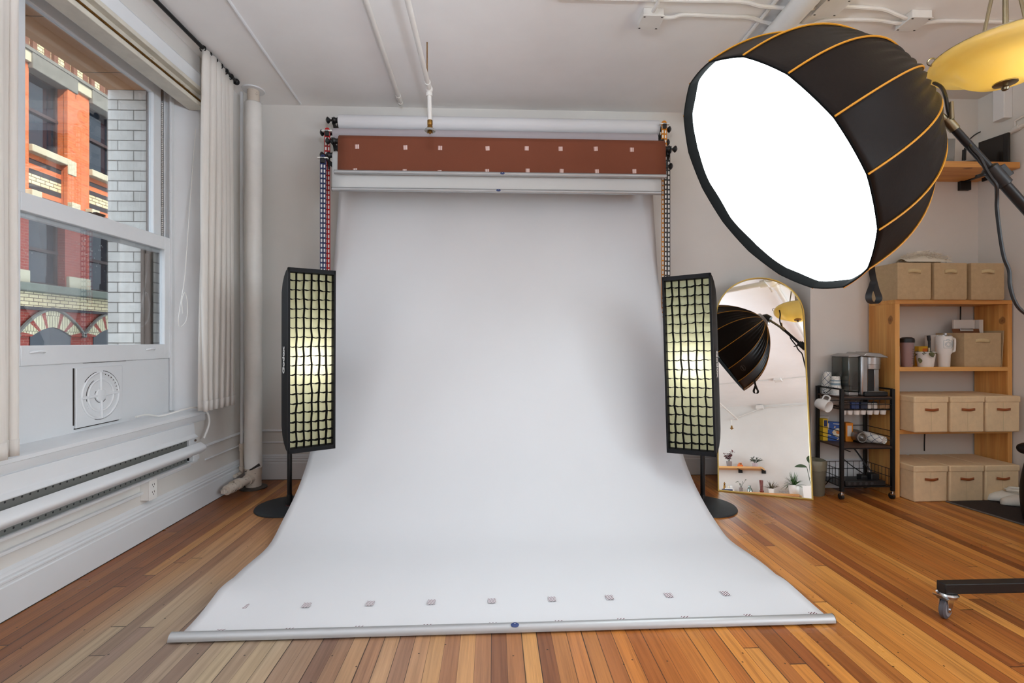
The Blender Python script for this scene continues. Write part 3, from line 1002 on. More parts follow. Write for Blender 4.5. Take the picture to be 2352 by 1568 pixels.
# pointed arches of cream and red voussoirs
ya, za = fyz(118, 712)
ys, zs = fyz(38, 772)
half = ya - ys + 0.05
rise = za - zs
def arch(cy):
    def curve(t, k):
        # t 0..1 from springing to apex, k scale of the arch
        w_ = half * k
        r_ = rise + (k - 1) * half * 1.15
        b = Vector((-w_, 0)) * (1 - t) ** 2 + Vector((-w_ * 0.52, r_ * 0.86)) * 2 * t * (1 - t) + Vector((0, r_)) * t * t
        return b
    segs = []
    t = 0.0
    red = True
    while t < 0.999:
        d = 0.10 if red else 0.24
        segs.append((t, min(1, t + d), red))
        t += d
        red = not red
    for sgn in (-1, 1):
        for t0, t1, rd in segs:
            poly = []
            for k, ts in ((1.0, (t0, (t0 + t1) / 2, t1)), (0.60, (t1, (t0 + t1) / 2, t0))):
                for t in ts:
                    p = curve(t, k)
                    poly.append((cy + (p.x if sgn < 0 else -p.x), zs + p.y))
            MB().prism(poly, FXX - 0.05, FXX + 0.05).build('voussoir', M_BRICKR if rd else M_CREAM2, bld, smooth=False)
        pts = [Vector((FXX + 0.06, cy + (p.x if sgn < 0 else -p.x), zs + p.y)) for p in (curve(i / 12, 1.04) for i in range(13))]
        MB().tube(pts, 0.055, 6).build('hood_mould', M_STONEG, bld)
    poly = [(cy + p.x, zs + p.y) for p in (curve(i / 10, 0.60) for i in range(11))] + [(cy - p.x, zs + p.y) for p in (curve(i / 10, 0.60) for i in range(9, -1, -1))]
    poly += [(cy + half * 0.6, zb), (cy - half * 0.6, zb)]
    MB().prism(poly, FXX - 0.1, FXX + 0.0).build('arch_opening', M_BGL, bld, smooth=False)
M_CREAM2 = brick_mat('cream voussoir', (208, 204, 172), (196, 192, 158), (118, 108, 92), 0.09, 0.5, ('Y', 'Z'), 0.010, 0.8)
arch(ya)
arch(ya + 2 * half - 0.02)
arch(ya - 2 * half + 0.02)
struct(MB().box((-40, -20, -6.0), (-2.7, 40, -5.9)).build('ground_street', plain('asphalt', (88, 88, 90), 0.9), smooth=False))

# ================================================================== CURTAINS, BLIND, HEATER, PIPES
RX = -2.03
zr = onx(545, 190, RX).z
yr1 = onx(543, 190, RX).y
rod = thing('curtain_rod', 'black curtain rod running under the ceiling above the window', 'curtain rod', (RX, 2.0, zr))
MB().tube([(RX, 0.9, zr), (RX, yr1 - 0.02, zr)], 0.0135, 12).build('rod', M_BLACK, rod)
MB().sphere((RX, yr1, zr), 0.024, 8).build('finial', M_BLACK, rod)
for yy in (2.6, yr1 - 0.16):
    MB().tube([(XL, yy, zr + 0.0), (RX, yy, zr + 0.0)], 0.008, 8).cbox((XL + 0.004, yy, zr), (0.008, 0.03, 0.06)).build('rod_bracket', M_BLACK, rod)
def curtain(label, y0, y1, y0b, y1b, ztop, zbot, n, seed):
    r = random.Random(seed)
    ph = [r.uniform(0, 6) for _ in range(4)]
    t = thing('curtain', label, 'curtain', (RX, (y0 + y1) / 2, zbot))
    def fn(u, v):
        a = y0b + (y1b - y0b) * u
        b = y0 + (y1 - y0) * u
        k = v ** 0.7
        y = a + (b - a) * k
        amp = 0.040 * (1 - 0.45 * v) * (0.75 + 0.25 * sin(3 * u + ph[0]))
        x = RX + amp * sin(2 * pi * n * u + ph[1] * 0 + 0.5 * sin(2.2 * v + ph[2])) + 0.012 * sin(5 * u + 3 * v + ph[3])
        y += 0.012 * sin(4 * pi * n * u + ph[1])
        return (x, y, zbot + (ztop - zbot) * v)
    MB().grid(n * 18, 26, fn).build('cloth', M_LINEN, t, angle=80, solid=0.0025)
    def fh(u, v):
        p = fn(u, v * 0.028)
        return (p[0] + 0.002, p[1], p[2])
    MB().grid(n * 18, 2, fh).build('hem', M_LINEN, t, angle=80, solid=0.006)
    for q in range(n + 1):
        yy = y0 + (y1 - y0) * (q / n)
        torus(MB(), 0.020, 0.004, frame_m((RX, yy, zr - 0.004), (1, 0, 0), (0, 0, 1), (0, 1, 0)), n=14).build('curtain_ring', M_BLACK, t)
    return t
curtain('pale linen curtain gathered at the right end of the rod, beside the steam pipe', onx(466, 160, RX).y, onx(541, 195, RX).y, onx(464, 935, RX).y, onx(534, 935, RX).y, zr - 0.006, onx(500, 936, RX).z, 6, 3)
curtain('pale linen curtain hanging at the left edge of the picture', 1.35, onx(51, 400, RX).y, 1.35, onx(41, 1040, RX).y, zr - 0.006, onx(20, 1050, RX).z, 7, 8)

# roller blind cassette over the window
yb1 = onx(460, 240, -2.12).y
zb0, zb1 = onx(460, 248, -2.10).z, onx(462, 205, -2.10).z
bl = thing('roller_blind', 'white blind cassette with open brass lined channel over the window', 'blind', (-2.12, 2.5, zb0))
m = MB()
m.box((-2.138, 0.85, zb0 + 0.035), (-2.128, yb1, zb1 + 0.0)).box((-2.138, 0.85, zb1 - 0.03), (-2.086, yb1, zb1))
m.box((-2.20, 0.85, zb0), (-2.086, yb1, zb0 + 0.03))
m.build('cassette', plain('aged cream enamel', (206, 200, 186), 0.4, vary=0.1, vscale=10), bl, bevel=0.003)
MB().tube([(-2.105, 0.85, zb0 + 0.055), (-2.105, yb1 - 0.01, zb0 + 0.055)], 0.007, 8).build('brass_rod', M_BRASS, bl)
MB().box((-2.138, yb1, zb0), (-2.086, yb1 + 0.004, zb1)).build('end_cap', M_TRIM, bl)
m = MB()
r_ = random.Random(4)
for yy in (onx(345, 150, -2.11).y, onx(425, 218, -2.11).y):
    for q in range(26):
        p = Vector((-2.112 + r_.uniform(-0.012, 0.012), yy + r_.uniform(-0.06, 0.06), zb0 + 0.04 + r_.uniform(0, 0.03)))
        m.tube([p, p + Vector((r_.uniform(-0.01, 0.01), r_.uniform(-0.03, 0.03), r_.uniform(-0.01, 0.01)))], 0.0016, 4)
m.build('frayed_cord', plain('frayed jute cord', (168, 146, 110), 0.9), bl)
# blind cord, looped up
px = -2.17
pts = [onx(u, v, px) for u, v in ((452, 262), (440, 420), (430, 560), (424, 640), (416, 690), (410, 735), (414, 750), (428, 735), (431, 700), (425, 672), (418, 690), (420, 720))]
tag(MB().tube(smooth_path(pts, 6), 0.0028, 5).build('blind_cord', M_WHITEM), 'thin white blind cord looped beside the right window jamb', 'cord')

# baseboard heater
yh1 = onx(469, 1020, -2.06).y
ht = thing('baseboard_heater', 'white painted baseboard heater cover with slotted front below the window', 'heater', (XL, 2.4, 0.37))
yh0 = 0.4
def holes_mat():
    m_, nt, b = nodes('perforated heater fins')
    co = objco(nt)
    sep = N(nt, 'ShaderNodeSeparateXYZ')
    nt.links.new(co, sep.inputs[0])
    fy_ = math_(nt, 'SUBTRACT', math_(nt, 'FRACT', math_(nt, 'MULTIPLY', sep.outputs[1], 26.0)), 0.5)
    fz_ = math_(nt, 'SUBTRACT', math_(nt, 'FRACT', math_(nt, 'MULTIPLY', math_(nt, 'ADD', sep.outputs[2], 0.003), 24.0)), 0.5)
    d = math_(nt, 'ADD', math_(nt, 'MULTIPLY', fy_, fy_), math_(nt, 'MULTIPLY', fz_, fz_))
    k = math_(nt, 'LESS_THAN', d, 0.016)
    nt.links.new(mixc(nt, k, lin((118, 118, 114)), (0.01, 0.01, 0.01, 1)), b.inputs['Base Color'])
    b.inputs['Roughness'].default_value = 0.5
    return m_
M_HOLES = holes_mat()
MB().prism([(XL, 0.53), (-2.085, 0.53), (-2.082, 0.537), (-2.105, 0.556), (-2.112, 0.63), (XL, 0.63)], yh0, yh1 - 0.03, 'y').build('top_cover', M_TRIM, ht, bevel=0.002)
MB().box((XL, yh0, 0.36), (-2.118, yh1 - 0.09, 0.535)).build('fin_plate', M_HOLES, ht, smooth=False)
pf = [(-2.085, 0.492)] + [(-2.085 + 0.042 * sin(pi * i / 10), 0.492 - 0.082 * i / 10) for i in range(1, 10)] + [(-2.085, 0.410), (-2.095, 0.416), (-2.092, 0.448), (-2.095, 0.486)]
MB().prism(pf, yh0, yh1, 'y').build('front_cover', M_TRIM, ht)
MB().prism([(XL, 0.352), (-2.07, 0.366), (-2.066, 0.378), (-2.078, 0.380), (XL, 0.366)], yh0, yh1 - 0.06, 'y').build('bottom_lip', M_TRIM, ht)
m = MB()
m.box((XL, yh1 - 0.10, 0.36), (-2.10, yh1 - 0.02, 0.53)).box((XL, yh1 - 0.10, 0.378), (-2.075, yh1 - 0.03, 0.415))
m.build('end_bracket', M_CHIP, ht, bevel=0.003)
MB().tube([(-2.096, yh1 - 0.045, 0.512), (-2.09, yh1 - 0.045, 0.512)], 0.008, 8).build('screw', plain('rusty screw', (104, 84, 72), 0.7), ht)

# outlet box and surface raceway
a, b = onx(330, 1145, -2.115), onx(358, 1096, -2.09)
ob = thing('outlet_box', 'white surface mounted outlet box below the heater', 'outlet', (XL, a.y + 0.06, b.z - 0.12))
oy0, oy1, oz1 = onx(341, 1100, -2.09).y, b.y, b.z
MB().box((XL, oy0, oz1 - 0.125), (-2.088, oy1, oz1)).build('box', M_WHITEM, ob, bevel=0.003)
MB().box((-2.088, oy0 - 0.002, oz1 - 0.127), (-2.083, oy1 + 0.002, oz1 + 0.002)).build('cover_plate', M_WHITEM, ob, bevel=0.003)
m = MB()
yc = (oy0 + oy1) / 2
for zc in (oz1 - 0.040, oz1 - 0.085):
    m.cbox((-2.0828, yc - 0.008, zc + 0.006), (0.001, 0.003, 0.010)).cbox((-2.0828, yc + 0.008, zc + 0.006), (0.001, 0.003, 0.012)).cbox((-2.0828, yc, zc - 0.008), (0.001, 0.006, 0.006))
m.build('sockets', M_CRACK, ob, smooth=False)
rc = MB()
rc.box((XL, 0.3, oz1 - 0.085), (XL + 0.022, oy0, oz1 - 0.068))
rc.box((XL, oy1, oz1 - 0.035), (XL + 0.020, yh1 - 0.05, oz1 - 0.018))
tag(rc.build('wire_raceway', M_TRIM, bevel=0.003), 'white wire raceway running along the wall to both sides of the outlet box', 'raceway')

# white cable over the end of the sill
pts = [onx(u, v, -2.20) for u, v in ((312, 957), (338, 952), (368, 955))] + [onx(u, v, -2.13) for u, v in ((410, 944), (440, 936), (464, 936))]
pts2 = [onx(u, v, -2.085) for u, v in ((468, 938), (478, 950), (481, 968), (477, 985), (471, 1000), (468, 1006))]
cb = thing('white_cable', 'white cable lying on the window sill and curling down its right end', 'cable', (-2.12, 3.4, 0.71))
MB().tube(smooth_path(pts + [pts2[0]], 6), 0.006, 6).build('cable', M_WHITEM, cb)
sp = smooth_path(pts2, 10)
m = MB().tube(sp, [0.008 if i % 2 else 0.0062 for i in range(len(sp))], 8)
m.build('ribbed_sleeve', M_WHITE, cb)

# steam pipe in the corner
sx, sy = onz(582, 1120, 0).x, onz(582, 1120, 0).y
pr = 0.066
stp = thing('steam_pipe', 'thick white lagged steam pipe rising from floor to ceiling in the corner', 'pipe', (sx, sy, 0))
def wob(a, z):
    return 1 + 0.018 * sin(3 * a + z * 7) + 0.012 * sin(5 * a - z * 13)
zt_ = 3.175
MB().lathe([(pr * 0.98, 0.16), (pr, 0.2)] + [(pr * (1 + 0.01 * sin(i * 1.7)), 0.2 + (zt_ - 0.2) * i / 26) for i in range(1, 26)] + [(pr * 1.02, zt_ - 0.01), (pr * 0.9, zt_)], 28, Matrix.Translation((sx, sy, 0)), f=wob).build('lagging', M_PIPE, stp, angle=70)
M_RUST = wall_mat('flaking painted iron', (206, 194, 180), 0.16)
MB().lathe([(0.046, zt_ - 0.02), (0.046, ZC)], 20, Matrix.Translation((sx, sy, 0))).build('bare_pipe', M_RUST, stp)
MB().lathe([(0.085, ZC - 0.010), (0.088, ZC)], 24, Matrix.Translation((sx, sy, 0))).build('ceiling_flange', M_CHIP, stp)
MB().lathe([(0.058, 0.0), (0.060, 0.03), (0.058, 0.10), (0.064, 0.12), (0.064, 0.155), (0.070, 0.17)], 24, Matrix.Translation((sx, sy, 0)), f=wob).build('iron_tee', M_RUST, stp)
MB().lathe([(0.105, 0.0), (0.105, 0.008), (0.085, 0.014), (0.062, 0.016)], 28, Matrix.Translation((sx, sy, 0))).build('floor_flange', plain('tarnished iron flange', (92, 84, 78), 0.5, 0.6, vary=0.3, vscale=20), stp)
m = MB().tube([(sx + 0.064, sy - 0.03, 0.20), (sx + 0.02, sy - 0.068, 0.172), (sx - 0.04, sy - 0.055, 0.150)], [0.012, 0.007, 0.003], 6)
m.build('torn_lagging', M_CRACK, stp)
ex, ey = onz(507, 1128, 0.075).x + 0.02, onz(507, 1128, 0.075).y
d = Vector((ex - sx, ey - sy, 0)).normalized()
q0 = Vector((sx, sy, 0.085))
q = lambda t, z=0.085: Vector((sx, sy, z)) + d * t
Lb = (Vector((ex, ey, 0)) - Vector((sx, sy, 0))).length
m = MB().tube([q(0.04), q(0.075)], 0.044, 16).tube([q(0.07), q(0.18)], 0.034, 16).tube([q(0.16), q(0.20)], 0.043, 16)
m.tube([q(0.19), q(0.24, 0.083), q(Lb - 0.10, 0.075), q(Lb - 0.03, 0.073)], [0.036, 0.042, 0.041, 0.037], 16)
m.build('branch', M_RUST, stp)
MB().cbox((0, 0, 0), (0.034, 0.05, 0.034), frame_m(q(Lb - 0.015, 0.073), (-d.y, d.x, 0), d, (0, 0, 1))).build('square_plug', M_RUST, stp, bevel=0.003)
# thin riser beside it
tx, ty = onx(555, 900, XL + 0.05).x, onx(555, 900, XL + 0.05).y
tp = thing('thin_riser_pipe', 'thin white chipped riser pipe behind the thick steam pipe', 'pipe', (tx, ty, 0.12))
MB().tube([(tx, ty, 0.34), (tx + 0.004, ty, 1.4), (tx, ty, 2.4), (tx, ty, ZC)], 0.0125, 10).build('riser', M_CHIP, tp)
MB().tube(smooth_path([(tx, ty, 0.36), (tx, ty, 0.22), (tx, ty, 0.13), (tx - 0.003, ty - 0.03, 0.115), (tx - 0.005, ty - 0.10, 0.112)], 5), 0.015, 10).tube([(tx, ty, 0.30), (tx, ty, 0.36)], 0.021, 10).tube([(tx, ty, 0.14), (tx, ty, 0.17)], 0.021, 10).build('elbow', M_RUST, tp)

# ================================================================== CEILING
a, b = onz(526, 0, ZC), onz(690, 236, ZC)
d = (b - a).normalized()
m = MB().tube([a - d * 2.0 + Vector((0, 0, -0.006)), b + Vector((0, 0, -0.006))], 0.010, 8)
tag(m.build('ceiling_wire_mould', M_TRIM), 'thin white wire moulding along the ceiling nearest the window', 'wire moulding')
a, b = onz(840, 0, ZC - 0.02), onz(921, 238, ZC - 0.02)
d = (b - a).normalized()
cp = thing('ceiling_conduit', 'white pipe fixed along the ceiling, ending at the back wall above the rolls', 'pipe', a)
MB().tube([a - d * 2.5, b], 0.017, 12).build('pipe', M_PIPE, cp)
MB().tube([b - d * 0.14, b - d * 0.10], 0.023, 12).tube([b - d * 0.03, b], 0.022, 12).build('coupling', M_PIPE, cp)
# sprinkler branch
jz = 3.02
j = onz(986, 205, jz)
a = onz(936, 0, jz)
d = (j - a).normalized()
spk = thing('sprinkler_pipe', 'white sprinkler pipe hanging from the ceiling with brass head', 'sprinkler', j)
MB().tube([a - d * 2.5, j], 0.0165, 12).build('branch_pipe', M_PIPE, spk)
zd = ond(992, 277, ray(0, 0).y * 0 + (j.y / ray(992, 277).y)).z
MB().tube([j, (j.x + 0.005, j.y, zd)], 0.0155, 12).build('drop_pipe', M_PIPE, spk)
MB().sphere(j, 0.027, 8).tube([j - d * 0.10, j - d * 0.05], 0.021, 12).tube([j - Vector((0, 0, 0.05)), j - Vector((0, 0, 0.025))], 0.023, 12).build('elbow', M_PIPE, spk)
hp = j - d * 0.12
MB().tube([hp, (hp.x, hp.y, ZC)], 0.004, 6).build('hanger_rod', M_BRASS, spk)
T_ = Matrix.Translation((j.x + 0.005, j.y, 0))
MB().lathe([(0.017, zd + 0.002), (0.019, zd), (0.019, zd - 0.03), (0.016, zd - 0.035), (0.019, zd - 0.04), (0.019, zd - 0.062), (0.012, zd - 0.066)], 18, T_).build('brass_fitting', M_BRASS, spk)
MB().lathe([(0.012, zd - 0.064), (0.034, zd - 0.062), (0.040, zd - 0.074), (0.036, zd - 0.078), (0.012, zd - 0.070)], 24, T_).build('escutcheon', plain('dull steel', (170, 170, 166), 0.5, 0.5), spk)
MB().lathe([(0.012, zd - 0.07), (0.014, zd - 0.085), (0.006, zd - 0.095)], 12, T_).tube([(j.x - 0.010, j.y, zd - 0.07), (j.x - 0.012, j.y, zd - 0.092)], 0.003, 6).tube([(j.x + 0.02, j.y, zd - 0.07), (j.x + 0.022, j.y, zd - 0.092)], 0.003, 6).build('sprinkler_head', M_BRASS, spk)

def jbox(label, p, s=0.115, rot=0.0):
    t = thing('junction_box', label, 'junction box', p, 'ceiling junction boxes')
    rm = Matrix.Translation(p) @ Matrix.Rotation(rot, 4, 'Z')
    MB().cbox((0, 0, -0.024), (s, s, 0.048), rm).build('box', M_PIPE, t, bevel=0.004)
    MB().cbox((0, 0, -0.050), (s + 0.008, s + 0.008, 0.005), rm).build('cover_plate', M_PIPE, t, bevel=0.002)
    m = MB()
    for sx_ in (-1, 1):
        for sy_ in (-1, 1):
            m.cbox((sx_ * s * 0.42, sy_ * s * 0.42, -0.053), (0.012, 0.006, 0.002), rm)
    m.build('screw_slots', M_CRACK, t, smooth=False)
    return t
J1 = onz(1494, 48, ZC - 0.04); J1.z = ZC
J2 = onz(2098, 52, ZC - 0.04); J2.z = ZC
J3 = onz(1910, 14, ZC - 0.04); J3.z = ZC
jbox('white ceiling junction box left of the large octagonal softbox', J1, 0.13)
jbox('white ceiling junction box above the octagonal softbox, nearest the pendant lamp', J2, 0.13)
jbox('white ceiling junction box beside the thick ceiling pipe', J3, 0.15)
def conduit(label, pts, r=0.0115):
    return tag(MB().tube(smooth_path(pts, 5), r, 8).build('conduit', M_PIPE), label, 'conduit', 'ceiling conduits')
zc_ = ZC - 0.012
def K(u, v, z=zc_):
    return onz(u, v, z)
conduit('white conduit crossing the thick ceiling pipe from the left box to the lamp side box', [K(1516, 40, ZC - 0.03), K(1545, 40, ZC - 0.03), K(1572, 34), K(1670, 38), K(1720, 40), K(1775, 55, ZC - 0.035), K(1850, 58, ZC - 0.035), K(1905, 46), K(2010, 46), K(2050, 52, ZC - 0.03), K(2080, 54, ZC - 0.03)])
conduit('white conduit running from the box near the pendant lamp to the right', [K(2112, 54, ZC - 0.03), K(2135, 52, ZC - 0.03), K(2170, 48), K(2290, 50), K(2420, 52)])
conduit('white conduit along the top edge of the picture, ending at the thick pipe box', [K(1280, -6), K(1560, 1), K(1700, 4), K(1745, 14, ZC - 0.03), K(1800, 18, ZC - 0.035), K(1890, 20, ZC - 0.03)])
conduit('white conduit between the thick pipe box and the box near the lamp', [K(1925, 14, ZC - 0.03), K(1990, 18), K(2030, 22), K(2060, 34, ZC - 0.03), K(2085, 44, ZC - 0.03)])
conduit('short white conduit climbing from the left ceiling junction box', [K(1500, 26, ZC - 0.05), K(1508, 12, ZC - 0.05), K(1514, -6, ZC - 0.04), K(1530, -60, ZC - 0.02)])
# thick ceiling pipe with its cross fitting
PXX = 1.80
big = thing('ceiling_pipe', 'thick white pipe running along the ceiling behind the octagonal softbox', 'pipe', (PXX, 1.4, ZC - 0.1))
zp = ZC - 0.085
MB().tube([(PXX + 0.05, YB, zp), (PXX, 1.4, zp)], 0.066, 20).build('main_pipe', M_PIPE, big)
MB().tube([(PXX, 1.4, zp), (PXX - 0.05, YR, zp)], 0.038, 16).tube([(PXX - 1.9, 1.45, zp), (PXX, 1.4, zp), (XR, 1.36, zp)], 0.036, 16).build('branch_pipe', M_PIPE, big)
m = MB().sphere((PXX, 1.4, zp), 0.085, 8)
for d in ((1, 0, 0), (-1, 0, 0), (0, 1, 0), (0, -1, 0)):
    d = Vector(d)
    p = Vector((PXX, 1.4, zp))
    m.tube([p + d * 0.05, p + d * 0.16], 0.058 if d.y <= 0 else 0.085, 16)
m.build('cross_fitting', M_PIPE, big)
for i, dx in enumerate((-0.115, 0.115, 0.165)):
    p0 = Vector((PXX + dx + 0.05, YB, ZC - 0.014))
    tag(MB().tube([p0, (PXX + dx, 1.0, ZC - 0.014)], 0.013, 8).build('ceiling_conduit_run', M_PIPE), ('white conduit alongside the thick ceiling pipe on its window side', 'white conduit close along the thick ceiling pipe on its lamp side', 'second white conduit out from the thick ceiling pipe on its lamp side')[i], 'conduit', 'ceiling conduits')

# ================================================================== BACKDROP ROLLS
BLUE_L = plain('navy label', (44, 62, 112), 0.4)
def oval_label(m0, w_, h_, parent):
    m = MB()
    m.lathe([(1, 0), (1, 0.001), (0.96, 0.0012)], 28, m0 @ Matrix.Diagonal((w_, h_, 1, 1)))
    o = m.build('oval_label', BLUE_L, parent)
    lettering('label_lettering', 'SAVAGE', h_ * 0.95, M_WHITEM, m0 @ Matrix.Translation((0, -h_ * 0.12, 0.0018)) @ Matrix.Diagonal((w_ / (h_ * 2.4), 1, 1, 1)), o, 0.001)
    MB().lathe([(w_ * 0.24, 0), (w_ * 0.24, 0.001)], 3, m0 @ Matrix.Translation((0, h_ * 0.45, 0.0012)) @ Matrix.Rotation(pi / 2, 4, 'Z') @ Matrix.Diagonal((0.5, 1, 1, 1))).build('label_emblem', M_WHITEM, o)
def ends(ul, ur, v, y):
    return ony(ul, v, y).x, ony(ur, v, y).x
def holder(t, x, y, z, s, rr):
    """core holder with knob; s = -1 left, +1 right (outwards)"""
    m = MB()
    m.tube([(x, y, z), (x + s * 0.035, y, z)], [rr * 0.55, 0.018], 14)
    m.tube([(x + s * 0.03, y, z), (x + s * 0.045, y, z), (x + s * 0.05, y, z), (x + s * 0.062, y, z)], [0.020, 0.028, 0.028, 0.018], 12)
    m.build('core_holder', M_BLACKP, t)
    m = MB().tube([(x + s * 0.06, y, z), (x + s * 0.09, y, z)], 0.009, 10)
    m.tube([(x + s * 0.085, y, z), (x + s * 0.098, y, z), (x + s * 0.105, y, z), (x + s * 0.116, y, z)], [0.015, 0.027, 0.027, 0.012], 16)
    m.build('tightening_knob', M_BLACKP, t)
def roll(label, xl, xr, y, z, r, mat, drop=None):
    t = thing('backdrop_roll', label, 'backdrop roll', ((xl + xr) / 2, y, z), 'wall mounted backdrop rolls')
    MB().tube([(xl, y, z), (xr, y, z)], r, 40).build('rolled_paper', mat, t)
    MB().tube([(xl - 0.004, y, z), (xr + 0.004, y, z)], r * 0.55, 20).build('core', M_CORE, t)
    return t
# 1: white, the one pulled down to the floor
y1_, z1_ = 4.165, 3.063
xl, xr = ends(781, 1511, 284, y1_)
r1 = roll('white paper backdrop pulled down from the top roll and out across the floor', xl, xr, y1_, z1_, 0.066, M_PAPER)
holder(r1, xl, y1_, z1_ + 0.022, -1, 0.06)
holder(r1, xr, y1_, z1_ - 0.005, 1, 0.06)
prof = [(4.232, 3.08), (4.222, 2.85), (4.19, 2.44), (4.13, 2.1), (4.065, 1.79), (3.97, 1.45), (3.87, 1.12), (3.755, 0.80), (3.66, 0.56), (3.56, 0.385), (3.40, 0.235), (3.22, 0.125), (3.05, 0.050), (2.90, 0.012), (2.72, 0.003), (2.4, 0.002), (2.2, 0.002), (2.03, 0.004)]
pp = smooth_path([(0, a, b) for a, b in prof], 5)
Lh = [ (0.0, -1.31, 1.41), (0.55, -1.325, 1.405), (0.75, -1.33, 1.43), (1.0, -1.285, 1.47)]
def paper_x(s):
    for i in range(len(Lh) - 1):
        if s <= Lh[i + 1][0]:
            k = (s - Lh[i][0]) / (Lh[i + 1][0] - Lh[i][0])
            return Lh[i][1] + (Lh[i + 1][1] - Lh[i][1]) * k, Lh[i][2] + (Lh[i + 1][2] - Lh[i][2]) * k
    return Lh[-1][1:]
cum = [0]
for i in range(1, len(pp)):
    cum.append(cum[-1] + (pp[i] - pp[i - 1]).length)
def sweep(u, v):
    k = v * (len(pp) - 1)
    i = min(int(k), len(pp) - 2)
    p = pp[i].lerp(pp[i + 1], k - i)
    s = (cum[i] + (cum[i + 1] - cum[i]) * (k - i)) / cum[-1]
    a, b = paper_x(s)
    x = a + (b - a) * u
    z = p.z
    y = p.y
    e = abs(u - 0.5) * 2
    # the edges lift a little off the boards, and the sheet buckles softly
    if p.y < 3.3:
        near = max(0, min(1, (p.y - 2.05) / 0.3))
        fd = max(0.0, min(1.0, (3.15 - p.y) / 0.5))
        near *= fd * fd * (3 - 2 * fd)
        z += near * (0.030 * max(0, e - 0.86) / 0.14 * max(0, sin((p.y - 2.05) * 6.5 + (0.6 if u > 0.5 else 0))) + 0.004 * e ** 6)
        x += (1 if u > 0.5 else -1) * 0.016 * max(0, e - 0.7) / 0.3 * sin((p.y) * 7.5 + 1.2) * near
        y += (b - a) * (u - 0.5) * 0.012 * (1 - max(0, min(1, (p.y - 2.03) / 1.0)))
    if p.z > 0.02:
        y += 0.006 * sin(u * 9 + p.z * 2.1) * min(1, max(0, 2.9 - p.z)) * min(1, p.z) + 0.004 * sin(u * 23 - p.z * 5) * min(1, max(0, 2.9 - p.z)) * min(1, p.z)
    return Vector((x, y, z))
MB().grid(72, 120, sweep).build('paper', M_PAPER, r1, angle=180, solid=0.0004)
A_ = onz(389, 1472, 0.008); B_ = onz(1917, 1428, 0.008)
d = (B_ - A_).normalized()
n_ = Vector((-d.y, d.x, 0))
up_ = Vector((0, 0, 1))
prof_b = [(0.022 * cos(pi * i / 10), 0.028 * sin(pi * i / 10)) for i in range(11)]
m = MB().rings([[p + n_ * (u + 0.012) + up_ * v for u, v in prof_b] for p in (A_, B_)])
bar = m.build('bottom_bar', M_ALU, r1)
for p, s in ((A_, -1), (B_, 1)):
    MB().rings([[p + d * (0.0015 * s * k) + n_ * (u * 1.03 + 0.012) + up_ * v * 1.03 for u, v in prof_b] for k in (0, 1)]).build('end_cap', M_BLACKP if s > 0 else M_ALU, bar)
lp = onz(1183, 1445, 0.02)
ang_ = radians(62)
nn = (-n_ * cos(ang_) + up_ * sin(ang_)).normalized()
pc = A_ + d * (lp - A_).dot(d) + n_ * 0.012 + (-n_ * cos(ang_) * 0.0225 + up_ * sin(ang_) * 0.0285)
oval_label(frame_m(pc, d, nn.cross(d), nn), 0.017, 0.0105, bar)
# printed tape marks
M_HATCH = hatch_mat('hatched tape', (228, 226, 228), (104, 58, 68), 118, 0.9)
M_TAPE = hatch_mat('pale hatched tape', (226, 206, 200), (196, 150, 140), 110, 0.8)
for row, pts in enumerate((((560, 1392), (704, 1389), (850, 1385), (991, 1382), (1130, 1379), (1268, 1375), (1400, 1371), (1536, 1366), (1666, 1362), (1803, 1358)),
                           ((497, 1458), (657, 1455), (820, 1450), (979, 1446), (1132, 1442), (1286, 1437), (1432, 1432), (1581, 1427), (1727, 1422), (1878, 1417)))):
    for (u, v) in pts:
        p = onz(u, v, 0.0045 + (0.002 if row == 0 else 0.003)) + Vector((0, 0.030 * row, 0))
        t_ = MB().cbox((0, 0, 0), (0.036 if row == 0 else 0.034, 0.040 if row == 0 else 0.02, 0.0006)).build('tape_mark', M_HATCH, r1, smooth=False, world=False)
        t_.location = p - r1.location
# 2: mauve grey roll, half hidden
y2_, z2_ = 4.085, 2.922
xl, xr = ends(768, 1507, 312, y2_)
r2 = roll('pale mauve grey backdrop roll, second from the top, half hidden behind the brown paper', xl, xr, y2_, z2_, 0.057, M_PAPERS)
holder(r2, xl, y2_, z2_ + 0.022, -1, 0.05)
holder(r2, xr, y2_, z2_ - 0.012, 1, 0.05)
def hanging(r, xl, xr, y, z, rad, zb, mat, bar_l, bar_r, yb_):
    pr_ = [(y + rad * cos(a), z + rad * sin(a)) for a in (pi * 0.5, pi * 0.66, pi * 0.8, pi * 0.92, pi * 1.0)] + [(y - rad + (yb_ - (y - rad)) * k, z + (zb - z) * k) for k in (0.25, 0.5, 0.75, 1)]
    pr_ = [(a - 0.002, b) for a, b in pr_]
    def fn(u, v):
        k = v * (len(pr_) - 1)
        i = min(int(k), len(pr_) - 2)
        a = pr_[i]; b = pr_[i + 1]
        return (xl + (xr - xl) * u, a[0] + (b[0] - a[0]) * (k - i) , a[1] + (b[1] - a[1]) * (k - i) + 0.0)
    MB().grid(24, 32, fn).build('hanging_paper', mat, r, angle=180, solid=0.0005)
    b_ = MB().tube([(bar_l, yb_ - 0.004, zb), (bar_r, yb_ - 0.004, zb)], 0.0165, 18).build('bottom_bar', M_ALU, r)
    for x, s in ((bar_l, -1), (bar_r, 1)):
        MB().tube([(x, yb_ - 0.004, zb), (x + s * 0.002, yb_ - 0.004, zb)], 0.0172, 18).build('end_cap', M_BLACKP, b_)
    return b_
